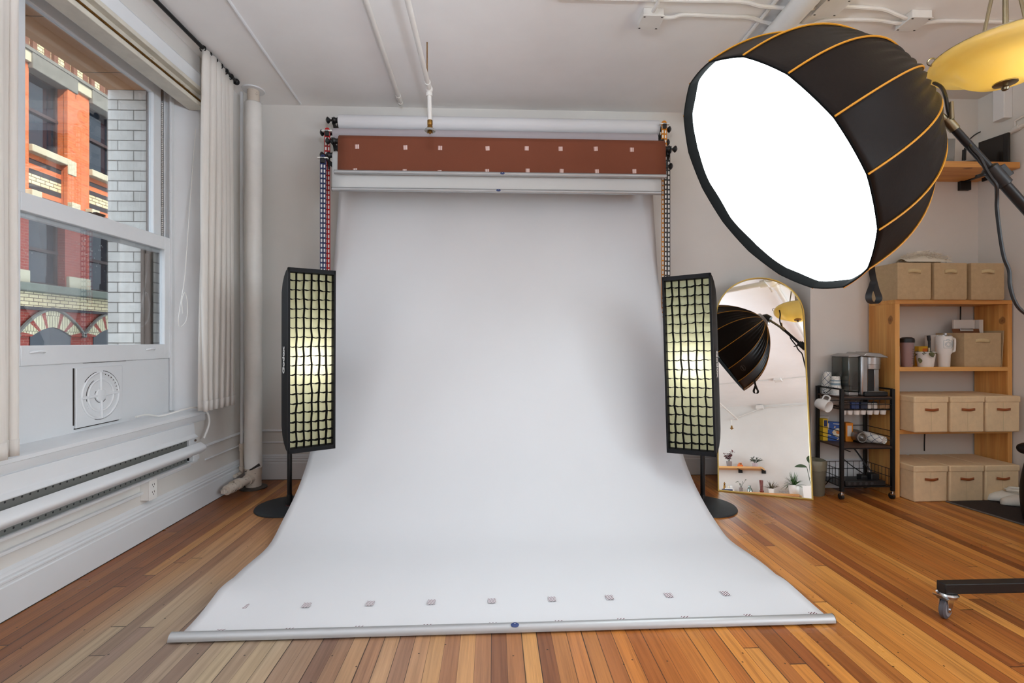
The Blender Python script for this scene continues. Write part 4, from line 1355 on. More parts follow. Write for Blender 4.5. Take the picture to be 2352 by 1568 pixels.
# 4: light grey (hangs below the brown)
y4_, z4_ = 3.985, 2.690
xl, xr = ends(763, 1519, 400, 3.925)
r4 = roll('light grey backdrop roll hanging lowest, just under the brown paper', xl, xr, y4_, z4_, 0.058, M_PAPERG)
holder(r4, xl, y4_, z4_ + 0.03, -1, 0.05)
holder(r4, xr, y4_, z4_ - 0.02, 1, 0.05)
zb4 = ony(1140, 439, 3.925).z
bl_, br_ = ends(763, 1518, 438, 3.92)
b4 = hanging(r4, xl, xr, y4_, z4_, 0.058, zb4, M_PAPERG, bl_, br_, 3.925)
lx = ony(1145, 440, 3.90).x
oval_label(frame_m((lx, 3.925 - 0.004 - 0.0168, zb4 + 0.002), (1, 0, 0), (0, 0, 1), (0, -1, 0)), 0.018, 0.010, b4)
# 3: brown
y3_, z3_ = 3.965, 2.812
xl, xr = ends(776, 1529, 360, 3.905)
r3 = roll('chestnut brown backdrop roll with its paper let down a little way', xl, xr, y3_, z3_, 0.056, M_PAPERB)
holder(r3, xl, y3_, z3_ + 0.015, -1, 0.05)
holder(r3, xr, y3_, z3_ - 0.005, 1, 0.05)
zb3 = ony(1140, 400, 3.895).z
bl_, br_ = ends(769, 1530, 400, 3.89)
b3 = hanging(r3, xl, xr, y3_, z3_, 0.058, zb3, M_PAPERB, bl_, br_, 3.895)
lx = ony(1154, 400, 3.88).x
oval_label(frame_m((lx, 3.895 - 0.004 - 0.0168, zb3 + 0.002), (1, 0, 0), (0, 0, 1), (0, -1, 0)), 0.018, 0.010, b3)
for row in ((820, 336), (931, 338), (1011, 339), (1120, 340), (1210, 340), (1288, 341), (1369, 341), (1452, 343)), ((816, 391), (930, 393), (1010, 395), (1119, 394), (1212, 394), (1290, 395), (1371, 396), (1457, 396)):
    for (u, v) in row:
        p = ony(u, v, 3.896)
        zz = min(p.z, zb3 + 0.24) + (0.008 if v > 350 else 0)
        hh = 0.034 if v < 350 else max(0.012, 2 * min(0.017, p.z - zb3 - 0.010))
        yy = 3.9045 if v < 350 else 3.895
        t_ = MB().cbox((0, 0, 0), (0.032, 0.0006, hh), Matrix.Rotation(R.uniform(-0.08, 0.08), 4, 'Y')).build('tape_mark', M_TAPE, r3, smooth=False, world=False)
        t_.location = Vector((p.x, yy - 0.0035, zz)) - r3.location
# wall brackets that carry the rolls
for s, label, xs_ in ((-1, 'black wall bracket with four hooks at the left ends of the backdrop rolls', (ends(781, 1511, 284, y1_)[0], ends(768, 1507, 312, y2_)[0], ends(776, 1529, 360, 3.905)[0], ends(763, 1519, 400, 3.925)[0])),
                      (1, 'black wall bracket with four hooks at the right ends of the backdrop rolls', (ends(781, 1511, 284, y1_)[1], ends(768, 1507, 312, y2_)[1], ends(776, 1529, 360, 3.905)[1], ends(763, 1519, 400, 3.925)[1]))):
    bx = xs_[0] + s * 0.055
    t = thing('backdrop_bracket', label, 'bracket', (bx, YB, 2.6), 'backdrop wall brackets')
    MB().box((bx - 0.02, YB - 0.006, 2.60), (bx + 0.02, YB, 3.13)).build('wall_plate', M_BLACK, t, bevel=0.002)
    for (y, z), x in zip(((y1_, z1_), (y2_, z2_), (y3_, z3_), (y4_, z4_)), xs_):
        hx = x + s * 0.055
        z = z + (0.02 if s < 0 else -0.006)
        m = MB()
        m.prism([(YB, z - 0.012), (YB, z - 0.045), (y + 0.03, z - 0.048), (y - 0.03, z - 0.036), (y - 0.036, z + 0.012), (y - 0.029, z + 0.012), (y - 0.020, z - 0.022), (y + 0.018, z - 0.022), (y + 0.028, z + 0.010), (y + 0.036, z + 0.010), (y + 0.045, z - 0.014)], hx - 0.004, hx + 0.004, 'x')
        m.prism([(y + 0.0, z - 0.045), (y + 0.06, z - 0.046), (y + 0.03, z - 0.095)], hx - 0.003, hx + 0.003, 'x')
        m.build('hook', M_BLACK, t)
# pull chains
def chain(label, us, vtop, zbot, y, mat):
    xs_ = [ony(u, vtop, y).x for u in us]
    zt__ = ony(us[0], vtop, y).z
    t = thing('pull_chain', label, 'chain', ((xs_[0] + xs_[1]) / 2, y, zbot), 'backdrop pull chains')
    m = MB()
    w_ = 0.0095
    for k, x in enumerate(xs_):
        yy = y + 0.004 * k
        z = zt__
        while z > zbot:
            m.cur = 0
            m.cbox((x - w_, yy, z - 0.020), (0.0045, 0.007, 0.042)).cbox((x + w_, yy, z - 0.020), (0.0045, 0.007, 0.042))
            m.cbox((x, yy, z), (2 * w_, 0.008, 0.010))
            m.cur = 1
            m.cbox((x, yy + 0.001, z - 0.020), (2 * w_ - 0.006, 0.004, 0.024))
            z -= 0.040
    m.cur = 0
    m.build('links', [mat, M_LINKW], t, smooth=False)
    xc = (xs_[0] + xs_[1]) / 2
    MB().cbox((xc, y, zt__ + 0.004), (0.085, 0.03, 0.010)).build('guide_clip', M_LINKW, t, bevel=0.002)
    m = MB()
    torus(m, abs(xs_[1] - xs_[0]) / 2 + 0.002, 0.009, frame_m((xc, y, zt__ + 0.012), (1, 0, 0), (0, 0, 1), (0, -1, 0)), 0, pi, 12)
    m.build('top_loop', mat, t)
    m = MB().cbox((xc + 0.0, y - 0.006, zt__ - 0.018), (0.03, 0.03, 0.04))
    m.build('chain_wheel', M_BLACKP, t, bevel=0.003)
chain('red pull chain at the left ends of the backdrop rolls', (748.5, 754.5), 302, 0.62, 4.03, M_RED)
chain('navy blue pull chain left of the red chain', (738.5, 745), 364, 0.70, 3.96, M_BLUE)
chain('orange pull chain at the right ends of the backdrop rolls', (1522.5, 1529), 286, 1.36, 4.07, M_ORANGE)
chain('black pull chain right of the orange chain', (1529, 1536.5), 347, 0.9, 3.99, M_BLACKP)

# ================================================================== STRIP SOFTBOXES
M_DIFF = cloth_lit('softbox diffuser', (246, 246, 222), 0.70)
M_GRID = plain('black grid fabric', (12, 12, 12), 0.9, spec=0.1)
M_SILV = plain('silver lining', (225, 225, 222), 0.4)
def strip(label, TLp, TRp, BLp, BRp, sl, sr, pole_px, side):
    TLd, TRd = ond(TLp[0], TLp[1], sl), ond(TRp[0], TRp[1], sr)
    BLd, BRd = ond(BLp[0], BLp[1], sl), ond(BRp[0], BRp[1], sr)
    base = onz(pole_px[0], pole_px[1], 0)
    t = thing('strip_softbox_light', label, 'studio light', base, 'strip softboxes either side of the backdrop')
    cen = (TLd + TRd + BLd + BRd) / 4
    ux = ((TRd + BRd) - (TLd + BLd)).normalized()
    uz = ((TLd + TRd) - (BLd + BRd)).normalized()
    un = uz.cross(ux).normalized()          # points out of the front
    if un.y > 0:
        un = -un
    uz = un.cross(ux) if un.cross(ux).z > 0 else ux.cross(un)
    W_ = (((TRd - TLd).length + (BRd - BLd).length) / 4)
    H_ = (((TLd - BLd).length + (TRd - BRd).length) / 4)
    P = lambda x, z, dn: cen + ux * x + uz * z + un * dn
    def rect(w_, h_, dn, n=6):
        pts = []
        for k in range(n):
            pts.append(P(-w_ + 2 * w_ * k / n, -h_, dn))
        for k in range(n * 3):
            pts.append(P(w_, -h_ + 2 * h_ * k / (n * 3), dn))
        for k in range(n):
            pts.append(P(w_ - 2 * w_ * k / n, h_, dn))
        for k in range(n * 3):
            pts.append(P(-w_, h_ - 2 * h_ * k / (n * 3), dn))
        return pts
    D = 0.36
    rs = []
    for k in range(9):
        f = k / 8
        rs.append(rect(W_ * (1 - f ** 4.5) + 0.07 * f ** 4.5 + 0.012 * sin(pi * f), H_ * (1 - f ** 1.7) + 0.12 * f ** 1.7, -0.02 - D * f))
    MB().rings(rs, True, False, True).build('softbox_body', M_FABB2, t, angle=60)
    m = MB().rings([[P(0, 0, -0.10) + (q - P(0, 0, -0.02 - D * k / 8)) * 0.985 for q in rs[k]] if False else [q * 0.0 + P(0, 0, 0) + (q - P(0, 0, 0)) * 0.975 - un * 0.004 for q in rs[k]] for k in range(8)], True, False, True)
    m.build('silver_lining', M_SILV, t, angle=60)
    # front rim
    m = MB()
    c4 = [P(-W_, -H_, 0), P(W_, -H_, 0), P(W_, H_, 0), P(-W_, H_, 0)]
    for a, b in ((0, 1), (1, 2), (2, 3), (3, 0)):
        pa, pb = c4[a], c4[b]
        e = (pb - pa).normalized()
        inn = un.cross(e)
        if (cen - pa).dot(inn) < 0:
            inn = -inn
        iw = 0.010 if abs(inn.z) < 0.5 else 0.026
        m.rings([[p + un * u + inn * v for u, v in ((-0.03, -0.003), (0.006, -0.003), (0.006, iw), (-0.050, iw + 0.002))] for p in (pa - e * 0.003, pb + e * 0.003)])
    m.build('front_rim', M_FABB2, t, bevel=0.002)
    # diffuser
    def df(u, v):
        return P(-W_ * 0.98 + 1.96 * W_ * u, -H_ * 0.99 + 1.98 * H_ * v, -0.052 + 0.006 * sin(pi * u))
    MB().grid(8, 16, df).build('diffuser', M_DIFF, t)
    # honeycomb grid: thin fabric strips, a little wavy
    r = random.Random(int(TLp[0]))
    g = MB()
    nx, nz = 6, 19
    offx = [[r.uniform(-0.0045, 0.0045) for _ in range(nz + 1)] for _ in range(nx + 1)]
    offz = [[r.uniform(-0.0045, 0.0045) for _ in range(nz + 1)] for _ in range(nx + 1)]
    def gp(i, j):
        k = 1 if 0 < i < nx and 0 < j < nz else 0
        return (-W_ * 0.97 + 1.94 * W_ * i / nx + offx[i][j] * k, -H_ * 0.985 + 1.97 * H_ * j / nz + offz[i][j] * k)
    def strip_between(p, q):
        a0, a1 = P(p[0], p[1], -0.050), P(p[0], p[1], -0.003)
        b0, b1 = P(q[0], q[1], -0.050), P(q[0], q[1], -0.003)
        e = (b0 - a0).normalized()
        th = e.cross(un) * 0.0017
        g.rings([[a0 - th, a1 - th, a1 + th, a0 + th], [b0 - th, b1 - th, b1 + th, b0 + th]])
    for i in range(1, nx):
        for j in range(nz):
            strip_between(gp(i, j), gp(i, j + 1))
    for j in range(1, nz):
        for i in range(nx):
            p, q = gp(i, j), gp(i + 1, j)
            mid = ((p[0] + q[0]) / 2, (p[1] + q[1]) / 2 - 0.006)
            strip_between(p, mid)
            strip_between(mid, q)
    g.build('honeycomb_grid', M_GRID, t, smooth=False)
    # lamp head, pole, base
    hp_ = P(0, 0, -D - 0.02)
    m = MB().tube([hp_ + un * 0.03, hp_, hp_ - un * 0.03, hp_ - un * 0.14], [0.09, 0.09, 0.065, 0.06], 20)
    m.build('lamp_head', M_BLACKP, t)
    bulb = P(0, -0.0, -0.15)
    MB().sphere(P(0, 0, -0.27), 0.028, 8, (1, 1, 1)).build('lamp_tube', M_WHITEM, t)
    l = light('strip_lamp', 'POINT', bulb, STRIP_W, (1.0, 0.96, 0.78), shadow_soft_size=0.03)
    l.parent = t
    l.location = bulb - t.location
    MB().tube([(base.x, base.y, 0.02), (base.x, base.y, cen.z - 0.05)], 0.0165, 14).build('pole', M_BLACK, t)
    MB().tube([(base.x, base.y, cen.z - 0.08), (base.x, base.y, cen.z + 0.02)], 0.028, 12).tube([(base.x, base.y, cen.z - 0.02), tuple(hp_ - un * 0.06)], 0.018, 10).build('tilt_bracket', M_BLACKP, t)
    MB().tube([(base.x, base.y, 0.014), (base.x, base.y, 0.03), (base.x, base.y, 0.032), (base.x, base.y, 0.075), (base.x, base.y, 0.09)], [0.024, 0.024, 0.021, 0.021, 0.018], 16).build('base_collar', M_BLACKP, t)
    MB().tube([(base.x, base.y, 0.010), (base.x, base.y, 0.014)], 0.025, 18).build('red_washer', plain('red ring', (150, 30, 34), 0.5), t)
    MB().lathe([(0.232, 0), (0.234, 0.004), (0.231, 0.010), (0.226, 0.0115), (0.03, 0.012)], 56, Matrix.Translation((base.x, base.y, 0))).build('round_base', plain('dark coated steel base', (40, 44, 48), 0.6, bmp=0.2, bscale=400), t)
    # lettering up the visible side
    f = 0.32
    w0, w1_ = W_, W_ * (1 - f ** 4.5) + 0.07 * f ** 4.5 + 0.012 * sin(pi * f)
    sg = -1 if side == 'L' else 1
    p0 = P(sg * (w0 + 0.002), 0, -0.02)
    p1 = P(sg * (w1_ + 0.002), 0, -0.02 - D * f)
    e_in = (p1 - p0).normalized()
    nrm = ux * sg - e_in * (ux * sg).dot(e_in)
    nrm.normalize()
    xv = uz if side == 'L' else -uz
    zv = nrm
    yv = zv.cross(xv)
    c0 = p0.lerp(p1, 0.52) + nrm * 0.009 + uz * (-0.0)
    c0 = c0 - t.location
    lettering('maker_lettering', 'Godox', 0.062, M_WHITEM, frame_m(c0, xv, yv, zv), t, 0.0015)
    # fabric loop and tail
    q0_ = P(sg * (W_ * 0.75), -H_ * 0.12, -0.02 - D * 0.5)
    return t
strip('black strip softbox with lit honeycomb grid, left of the white backdrop', (669, 615), (775, 623), (656, 1042), (764, 1029), 3.115, 3.28, (665, 1163), 'L')
strip('black strip softbox with lit honeycomb grid, right of the backdrop beside the arched mirror', (1531, 637), (1640, 626), (1523, 1037), (1635, 1047), 3.316, 3.16, (1614, 1163), 'R')

# ================================================================== OCTAGONAL DEEP SOFTBOX ON A BOOM
OC = Vector((1.2288, 2.1426, 1.9284))
ON = Vector((-0.8287, 0.0912, -0.5522)).normalized()
OR, OL = 0.575, 0.688
E1 = ON.cross(Vector((0, 0, 1))).normalized()
E2 = ON.cross(E1)
r0 = ray(1911, 273)
q0 = O + r0 * ((OC - O).dot(ON) / r0.dot(ON)) - OC
PH = math.atan2(q0.dot(E2), q0.dot(E1))
NR = 16
octa = thing('octagonal_softbox', 'large black deep softbox with amber piping and glowing white round front on a boom', 'studio light', OC)
def orad(t):
    f = max(0.0, min(1.0, t / OL))
    return 0.075 + (OR - 0.075) * (1 - f ** 2.35) ** 0.80
def opt(a, t, k=1.0):
    r = orad(t) * k
    return OC - ON * t + (E1 * cos(a) + E2 * sin(a)) * r
def sag(a):
    x = ((a - PH) / (2 * pi / NR)) % 1.0
    return x
NA, NT = NR * 16, 36
rs = []
for i in range(NT + 1):
    t = OL * (1 - (1 - i / NT) ** 1.5)
    ring = []
    for jn in range(NA):
        a = PH + 2 * pi * jn / NA
        x = (jn % 16) / 16
        chord = cos(pi / NR) / cos((x - 0.5) * 2 * pi / NR)
        chord = chord * min(1, t / 0.1) + (0.5 + 0.5 * chord + 0.0015 * sin(a * 7)) * (1 - min(1, t / 0.1))
        pleat = 1 + 0.045 * sin(x * pi * 8) * (max(0, t / OL - 0.40) / 0.60) ** 1.2
        dip = 1 - 0.018 * sin(pi * x) * sin(pi * min(1, t / OL * 1.0))
        ring.append(opt(a, t, chord * pleat * dip))
    rs.append(ring)
MB().rings(rs, True, False, False).build('fabric_shell', M_FABB, octa, angle=70, solid=0.002)
# amber piping along each rib
for k in range(NR):
    a = PH + 2 * pi * k / NR
    pts = [opt(a, OL * (1 - (1 - q / 30) ** 1.5), 1.004) + (E1 * cos(a) + E2 * sin(a)) * 0.002 for q in range(0, 31)]
    MB().tube(pts, 0.0037, 6).build('rib_piping', M_PIPING, octa)
# black front hem and white diffuser
m = MB()
hem = []
for jn in range(NA):
    a = PH + 2 * pi * jn / NA
    x = (jn % 16) / 16
    chord = 0.5 + 0.5 * cos(pi / NR) / cos((x - 0.5) * 2 * pi / NR) + 0.0015 * sin(a * 7)
    w_ = 0.030 * (0.8 + 0.3 * sin(a * 3 + 1) * sin(a * 5)) + 0.004 * sin(a * 17)
    e = E1 * cos(a) + E2 * sin(a)
    R_ = OR * chord
    hem.append([OC + e * (R_ + 0.0015) - ON * 0.004, OC + e * (R_ + 0.003) + ON * 0.001, OC + e * (R_ - 0.001) + ON * 0.004, OC + e * (R_ - 0.005) - ON * 0.0, OC + e * (R_ - 0.010) - ON * 0.052])
vs = [p for h in hem for p in h]
fs = []
for jn in range(NA):
    k = (jn + 1) % NA
    for q in range(4):
        fs.append((jn * 5 + q, jn * 5 + q + 1, k * 5 + q + 1, k * 5 + q))
m.add(vs, fs)
m.build('front_hem', M_GRID, octa, angle=50)
M_OCT = emis('glowing diffuser cloth', (232, 246, 250), OCT)
rs = []
for i in range(9):
    f = i / 8
    ring = []
    for jn in range(NA):
        a = PH + 2 * pi * jn / NA
        x = (jn % 16) / 16
        chord = 0.5 + 0.5 * cos(pi / NR) / cos((x - 0.5) * 2 * pi / NR) + 0.0015 * sin(a * 7)
        e = E1 * cos(a) + E2 * sin(a)
        wr = 0.0015 * sin(a * 9 + f * 6) + 0.001 * sin(a * 23 - f * 14)
        ring.append(OC + e * max(0.002, (OR * chord - 0.009) * (1 - f)) + ON * (-0.046 + 0.020 * (1 - (1 - f) ** 2) + wr * f * 3 + 0.003 * sin(a * 11) * (1 - f) ** 6))
    rs.append(ring)
MB().rings(rs, True, False, True).build('diffuser', M_OCT, octa, angle=180)
# badge on a lower panel
kb = None
best = -9
for k in range(NR):
    a = PH + 2 * pi * (k + 0.5) / NR
    e = E1 * cos(a) + E2 * sin(a)
    sc = e.dot(Vector((0.15, 0.42, -0.9)))
    if sc > best:
        best, kb = sc, a
a = kb
tb = 0.13
c_ = opt(a, tb, cos(pi / NR) * 0.99)
e = E1 * cos(a) + E2 * sin(a)
tang = (opt(a, tb + 0.05) - opt(a, tb - 0.05)).normalized()
side_ = tang.cross(e).normalized()
nrm = side_.cross(tang).normalized()
if nrm.dot(e) < 0:
    nrm = -nrm
xv = side_
yv = nrm.cross(xv)
fm = frame_m(c_ + nrm * 0.008, xv, yv, nrm)
m = MB()
torus(m, 1, 0.0014, fm @ Matrix.Diagonal((0.045, 0.026, 0.012, 1)))
M_BADGE = plain('dull grey badge print', (86, 82, 78), 0.6)
bo = m.build('badge_ring', M_BADGE, octa)
lettering('badge_lettering', 'Godox', 0.026, M_BADGE, Matrix.Translation(-octa.location) @ fm, octa, 0.0004)
# hanging strap
sp_ = OC + Vector((0, 0, 0))
s_top = ond(2000, 588, 2.13)
s_pts = [s_top, ond(2003, 625, 2.13), ond(2011, 660, 2.13), ond(2019, 685, 2.13), ond(2010, 697, 2.13), ond(1998, 692, 2.13), ond(1995, 678, 2.13), ond(2003, 655, 2.13), ond(2006, 645, 2.128)]
sp_ = smooth_path(s_pts, 8)
m = MB()
rs = []
for i, p in enumerate(sp_):
    tng = (sp_[min(i + 1, len(sp_) - 1)] - sp_[max(i - 1, 0)]).normalized()
    wd_ = Vector((0.80, -0.6, 0.0)) * 0.012
    nr = wd_.cross(tng).normalized() * 0.0008
    rs.append([p - wd_ - nr, p + wd_ - nr, p + wd_ + nr, p - wd_ + nr])
m.rings(rs)
m.build('strap_loop', M_BLACKP, octa)
MB().tube([opt(a0_, 0.02) for a0_ in (PH,)] + [opt(PH, 0.03)], 0.002, 4) if False else None
# speed ring, lamp and yoke behind
HB = OC - ON * OL
MB().tube([HB + ON * 0.015, HB - ON * 0.012, HB - ON * 0.03], [0.088, 0.094, 0.086], 28).build('speed_ring', M_STEEL, octa)

# boom and stand
LH = (ond(2176, 278, 2.13) - HB).normalized()
MB().tube([HB - ON * 0.02, HB - ON * 0.045 + LH * 0.01, HB - ON * 0.045 + LH * 0.06], [0.060, 0.056, 0.045], 18).build('lamp_head', M_BLACKP, octa)
clampP = Vector((2.182, 2.024, 1.926))
bd = (clampP - (HB - ON * 0.05 + Vector((0.05, 0.0, -0.12)))).normalized()
b0 = clampP - bd * 0.42
bdir = (onz(2352, 478, clampP.z) - clampP)
b_lo = ond(2352, 476, 2.09)
bd = (b_lo - ond(2180, 285, 2.13)).normalized()
b0 = ond(2176, 278, 2.13)
tpiv = (2.86 - b0.x) / bd.x
piv = b0 + bd * tpiv
b_end = piv + bd * 0.35
st = thing('boom_stand', 'black rolling boom stand that holds the octagonal softbox', 'light stand', (piv.x, piv.y, 0))
MB().tube([b0 + bd * 0.02, b0 + bd * 0.25], 0.0125, 14).build('boom_arm_inner', M_BLACK, st)
cj = b0 + bd * ((clampP - b0).dot(bd))
MB().tube([b0 + bd * 0.03, cj], 0.016, 14).tube([cj, b_end], 0.0205, 16).build('boom_arm', M_BLACK, st)
pl = bd.cross(Vector((0, 1, 0))).normalized()
m = MB().tube([cj - bd * 0.05, cj - bd * 0.045, cj + bd * 0.05, cj + bd * 0.055], [0.022, 0.030, 0.030, 0.022], 14)
m.cbox((0, 0, 0), (0.055, 0.05, 0.05), frame_m(cj + pl * 0.012, bd, Vector((0, 1, 0)), pl))
m.tube([cj - pl * 0.02 - bd * 0.03, cj - pl * 0.07 - bd * 0.05], [0.010, 0.006], 8).tube([cj + pl * 0.02 + bd * 0.02, cj + pl * 0.06 + bd * 0.03], [0.012, 0.009], 8)
m.build('boom_clamp', M_BLACKP, st)
m = MB().tube([b0 - bd * 0.01, b0 + bd * 0.05], 0.02, 12).tube([b0 + bd * 0.01, HB - ON * 0.05], 0.014, 10)
m.cbox((0, 0, 0), (0.07, 0.04, 0.05), frame_m(HB - ON * 0.05 + Vector((0, 0, -0.05)), ON, Vector((0, 1, 0)), ON.cross(Vector((0, 1, 0)))))
m.tube([b0 + Vector((0, -0.02, 0.0)), b0 + Vector((-0.002, -0.02, 0.075))], [0.010, 0.007], 8)
m.build('tilt_yoke', M_NICKEL, st)
MB().tube([(piv.x, piv.y, 0.10), (piv.x, piv.y, piv.z + 0.05)], 0.024, 16).build('column', M_BLACK, st)
MB().cbox((0, 0, 0), (0.10, 0.07, 0.09), frame_m(piv, bd, Vector((0, 1, 0)), pl)).build('pivot_clamp', M_BLACKP, st, bevel=0.006)
# base legs of square tube, each with a caster
lz = 0.130
lp0 = ond(2161, 1349, 2.13)
leg0 = Vector((lp0.x, lp0.y, lz))
leg_y = lp0.y
def caster(parent, p, zz, yaw, braked=True):
    rm = Matrix.Translation((p.x, p.y, 0)) @ Matrix.Rotation(yaw, 4, 'Z')
    wr, ww = 0.043, 0.024
    of = 0.020
    W_ = MB()
    prf = [(0.012, -ww / 2), (wr * 0.80, -ww / 2), (wr, -ww * 0.3), (wr, ww * 0.3), (wr * 0.80, ww / 2), (0.012, ww / 2)]
    ax = rm @ Matrix.Translation((-of, 0, wr)) @ Matrix.Rotation(pi / 2, 4, 'X')
    W_.lathe(prf, 32, ax)
    c = MB()
    c.lathe([(0.038, zz - 0.012), (0.040, zz - 0.006), (0.034, zz), (0.010, zz + 0.001)], 24, rm)
    c.lathe([(0.034, zz - 0.020), (0.036, zz - 0.014)], 24, rm)
    for s in (-1, 1):
        y_ = s * (ww / 2 + 0.004)
        poly = [(0.030, zz - 0.016), (-0.036, zz - 0.016), (-of - 0.016, wr - 0.006), (-of, wr - 0.016), (-of + 0.016, wr - 0.006)]
        c.rings([[rm @ Vector((u, y_ - 0.0015, v)) for u, v in poly], [rm @ Vector((u, y_ + 0.0015, v)) for u, v in poly]])
    c.tube([rm @ Vector((-of, -0.021, wr)), rm @ Vector((-of, 0.021, wr))], 0.007, 10)
    ca = c.build('caster_fork', M_CHROME, parent)
    W_.build('wheel', plain('grey rubber tyre', (84, 84, 90), 0.6), ca)
    MB().lathe([(wr * 0.72, -ww / 2 - 0.001), (wr * 0.72, ww / 2 + 0.001)], 24, ax).build('wheel_hub', plain('pale grey hub', (138, 138, 144), 0.5), ca)
    if braked:
        b = MB()
        pth = [(0.012, zz - 0.022), (-0.052, zz - 0.020), (-0.066, zz - 0.006), (-0.088, zz + 0.004), (-0.096, zz + 0.012)]
        b.rings([[rm @ Vector((u, -0.017, v)), rm @ Vector((u, 0.017, v)), rm @ Vector((u, 0.017, v + 0.003)), rm @ Vector((u, -0.017, v + 0.003))] for u, v in pth])
        b.build('brake_lever', M_STEEL, ca)
legs_to = [(leg0, pi * 0.0 + 0.35)]
cx_ = piv.x
MB().box((leg0.x, leg_y - 0.022, lz - 0.022), (cx_, leg_y + 0.022, lz + 0.022), None).build('leg', M_BLACK, st, bevel=0.003)
caster(st, Vector((leg0.x + 0.03, leg_y, 0)), lz - 0.022, 0.45)
for an in (pi * 0.33, -pi * 0.33):
    d = Vector((cos(an), sin(an), 0))
    c0 = Vector((cx_, leg_y, lz))
    MB().cbox((0, 0, 0), (0.62, 0.044, 0.044), frame_m(c0 + d * 0.31, d, Vector((-d.y, d.x, 0)), (0, 0, 1))).build('leg', M_BLACK, st, bevel=0.003)
    caster(st, c0 + d * 0.57, lz - 0.022, an + 0.4)
MB().cbox((cx_, leg_y, lz + 0.03), (0.10, 0.10, 0.05)).build('base_hub', M_BLACK, st, bevel=0.005)
# lamp lead
sC = 2.12
pts = [ond(2145, 190, 2.2), ond(2162, 200, 2.16), ond(2172, 222, sC), ond(2180, 262, sC), ond(2200, 295, sC), ond(2222, 322, sC), ond(2232, 342, 2.10), ond(2250, 362, 2.085), ond(2266, 392, 2.085), ond(2276, 408, 2.075), ond(2288, 425, 2.07), ond(2290, 450, 2.09), ond(2290, 480, 2.10), ond(2297, 540, 2.1), ond(2306, 590, 2.1), ond(2318, 622, 2.1), ond(2320, 655, 2.1), ond(2330, 690, 2.1), ond(2350, 716, 2.1), ond(2400, 745, 2.1)]
tag(MB().tube(smooth_path(pts, 6), 0.0072, 8).build('lamp_lead', M_BLACKP), 'black power lead hanging from the boom, running down past the fabric bins', 'cable')

# ================================================================== PENDANT LAMP
pc = Vector((2.160, 1.955, 2.284))
pen = thing('pendant_lamp', 'glowing amber glass bowl pendant lamp hanging beside the octagonal softbox', 'pendant lamp', pc)
M_AMBER, nt_, b_ = nodes('amber alabaster glass')
out_ = nt_.nodes['Material Output']
nt_.nodes.remove(b_)
d_ = N(nt_, 'ShaderNodeBsdfDiffuse'); t_ = N(nt_, 'ShaderNodeBsdfTranslucent'); g_ = N(nt_, 'ShaderNodeBsdfGlossy')
co_ = objco(nt_)
cr_ = ramp(nt_, noise(nt_, co_, 5, 3, 0.6), [(0.3, lin((250, 232, 166))), (0.7, lin((252, 240, 190)))])
nt_.links.new(cr_, d_.inputs[0]); nt_.links.new(cr_, t_.inputs[0])
g_.inputs['Roughness'].default_value = 0.2
mx_ = N(nt_, 'ShaderNodeMixShader'); mx_.inputs[0].default_value = 0.75
nt_.links.new(d_.outputs[0], mx_.inputs[1]); nt_.links.new(t_.outputs[0], mx_.inputs[2])
m2_ = N(nt_, 'ShaderNodeMixShader'); m2_.inputs[0].default_value = 0.05
nt_.links.new(mx_.outputs[0], m2_.inputs[1]); nt_.links.new(g_.outputs[0], m2_.inputs[2])
nt_.links.new(m2_.outputs[0], out_.inputs[0])
TB = Matrix.Translation(pc)
bowl = [(0.012, 0.018), (0.055, 0.020), (0.10, 0.032), (0.135, 0.055), (0.158, 0.080), (0.180, 0.095), (0.210, 0.102), (0.236, 0.111), (0.248, 0.126), (0.250, 0.140), (0.244, 0.152)]
MB().lathe(bowl, 64, TB, False, False).build('glass_bowl', M_AMBER, pen, angle=80, solid=0.004)
m = MB()
torus(m, 0.243, 0.004, frame_m(pc + Vector((0, 0, 0.153)), (1, 0, 0), (0, 1, 0), (0, 0, 1)))
m.build('rim', M_NICKEL, pen)
MB().lathe([(0.003, -0.016), (0.011, -0.012), (0.013, -0.004), (0.008, 0.004), (0.022, 0.008), (0.040, 0.013), (0.040, 0.018), (0.012, 0.022)], 24, TB).build('finial', M_NICKEL, pen)
for k in range(3):
    a = 2.75 + k * 2 * pi / 3
    e = Vector((cos(a), sin(a), 0))
    tang = Vector((-e.y, e.x, 0))
    m = MB()
    torus(m, 0.016, 0.0035, frame_m(pc + e * 0.250 + Vector((0, 0, 0.155)), e, (0, 0, 1), tang), n=14)
    m.build('rim_clip', M_NICKEL, pen)
    MB().tube(smooth_path([pc + e * 0.085 + Vector((0, 0, 0.10)), pc + e * 0.07 + Vector((0, 0, 0.24)), pc + e * 0.04 + Vector((0, 0, 0.42)), pc + e * 0.022 + Vector((0, 0, 0.60)), pc + e * 0.02 + Vector((0, 0, 0.74))], 5), 0.0065, 8).build('suspension_rod', M_NICKEL, pen)
MB().tube([pc + Vector((0, 0, 0.03)), pc + Vector((0, 0, 0.80))], 0.009, 12).lathe([(0.02, 0.70), (0.034, 0.73), (0.034, 0.77), (0.015, 0.80)], 20, TB).build('stem', M_NICKEL, pen)
MB().tube([pc + Vector((0, 0, 0.80)), Vector((pc.x, pc.y, ZC - 0.02))], 0.006, 10).lathe([(0.012, ZC - pc.z - 0.05), (0.06, ZC - pc.z - 0.02), (0.066, ZC - pc.z)], 24, TB).build('ceiling_rose', M_NICKEL, pen)
l = light('pendant_bulb', 'POINT', (0, 0, 0), PEN, (1.0, 0.85, 0.50), shadow_soft_size=0.035)
l.parent = pen
l.location = (-0.01, -0.07, 0.125)
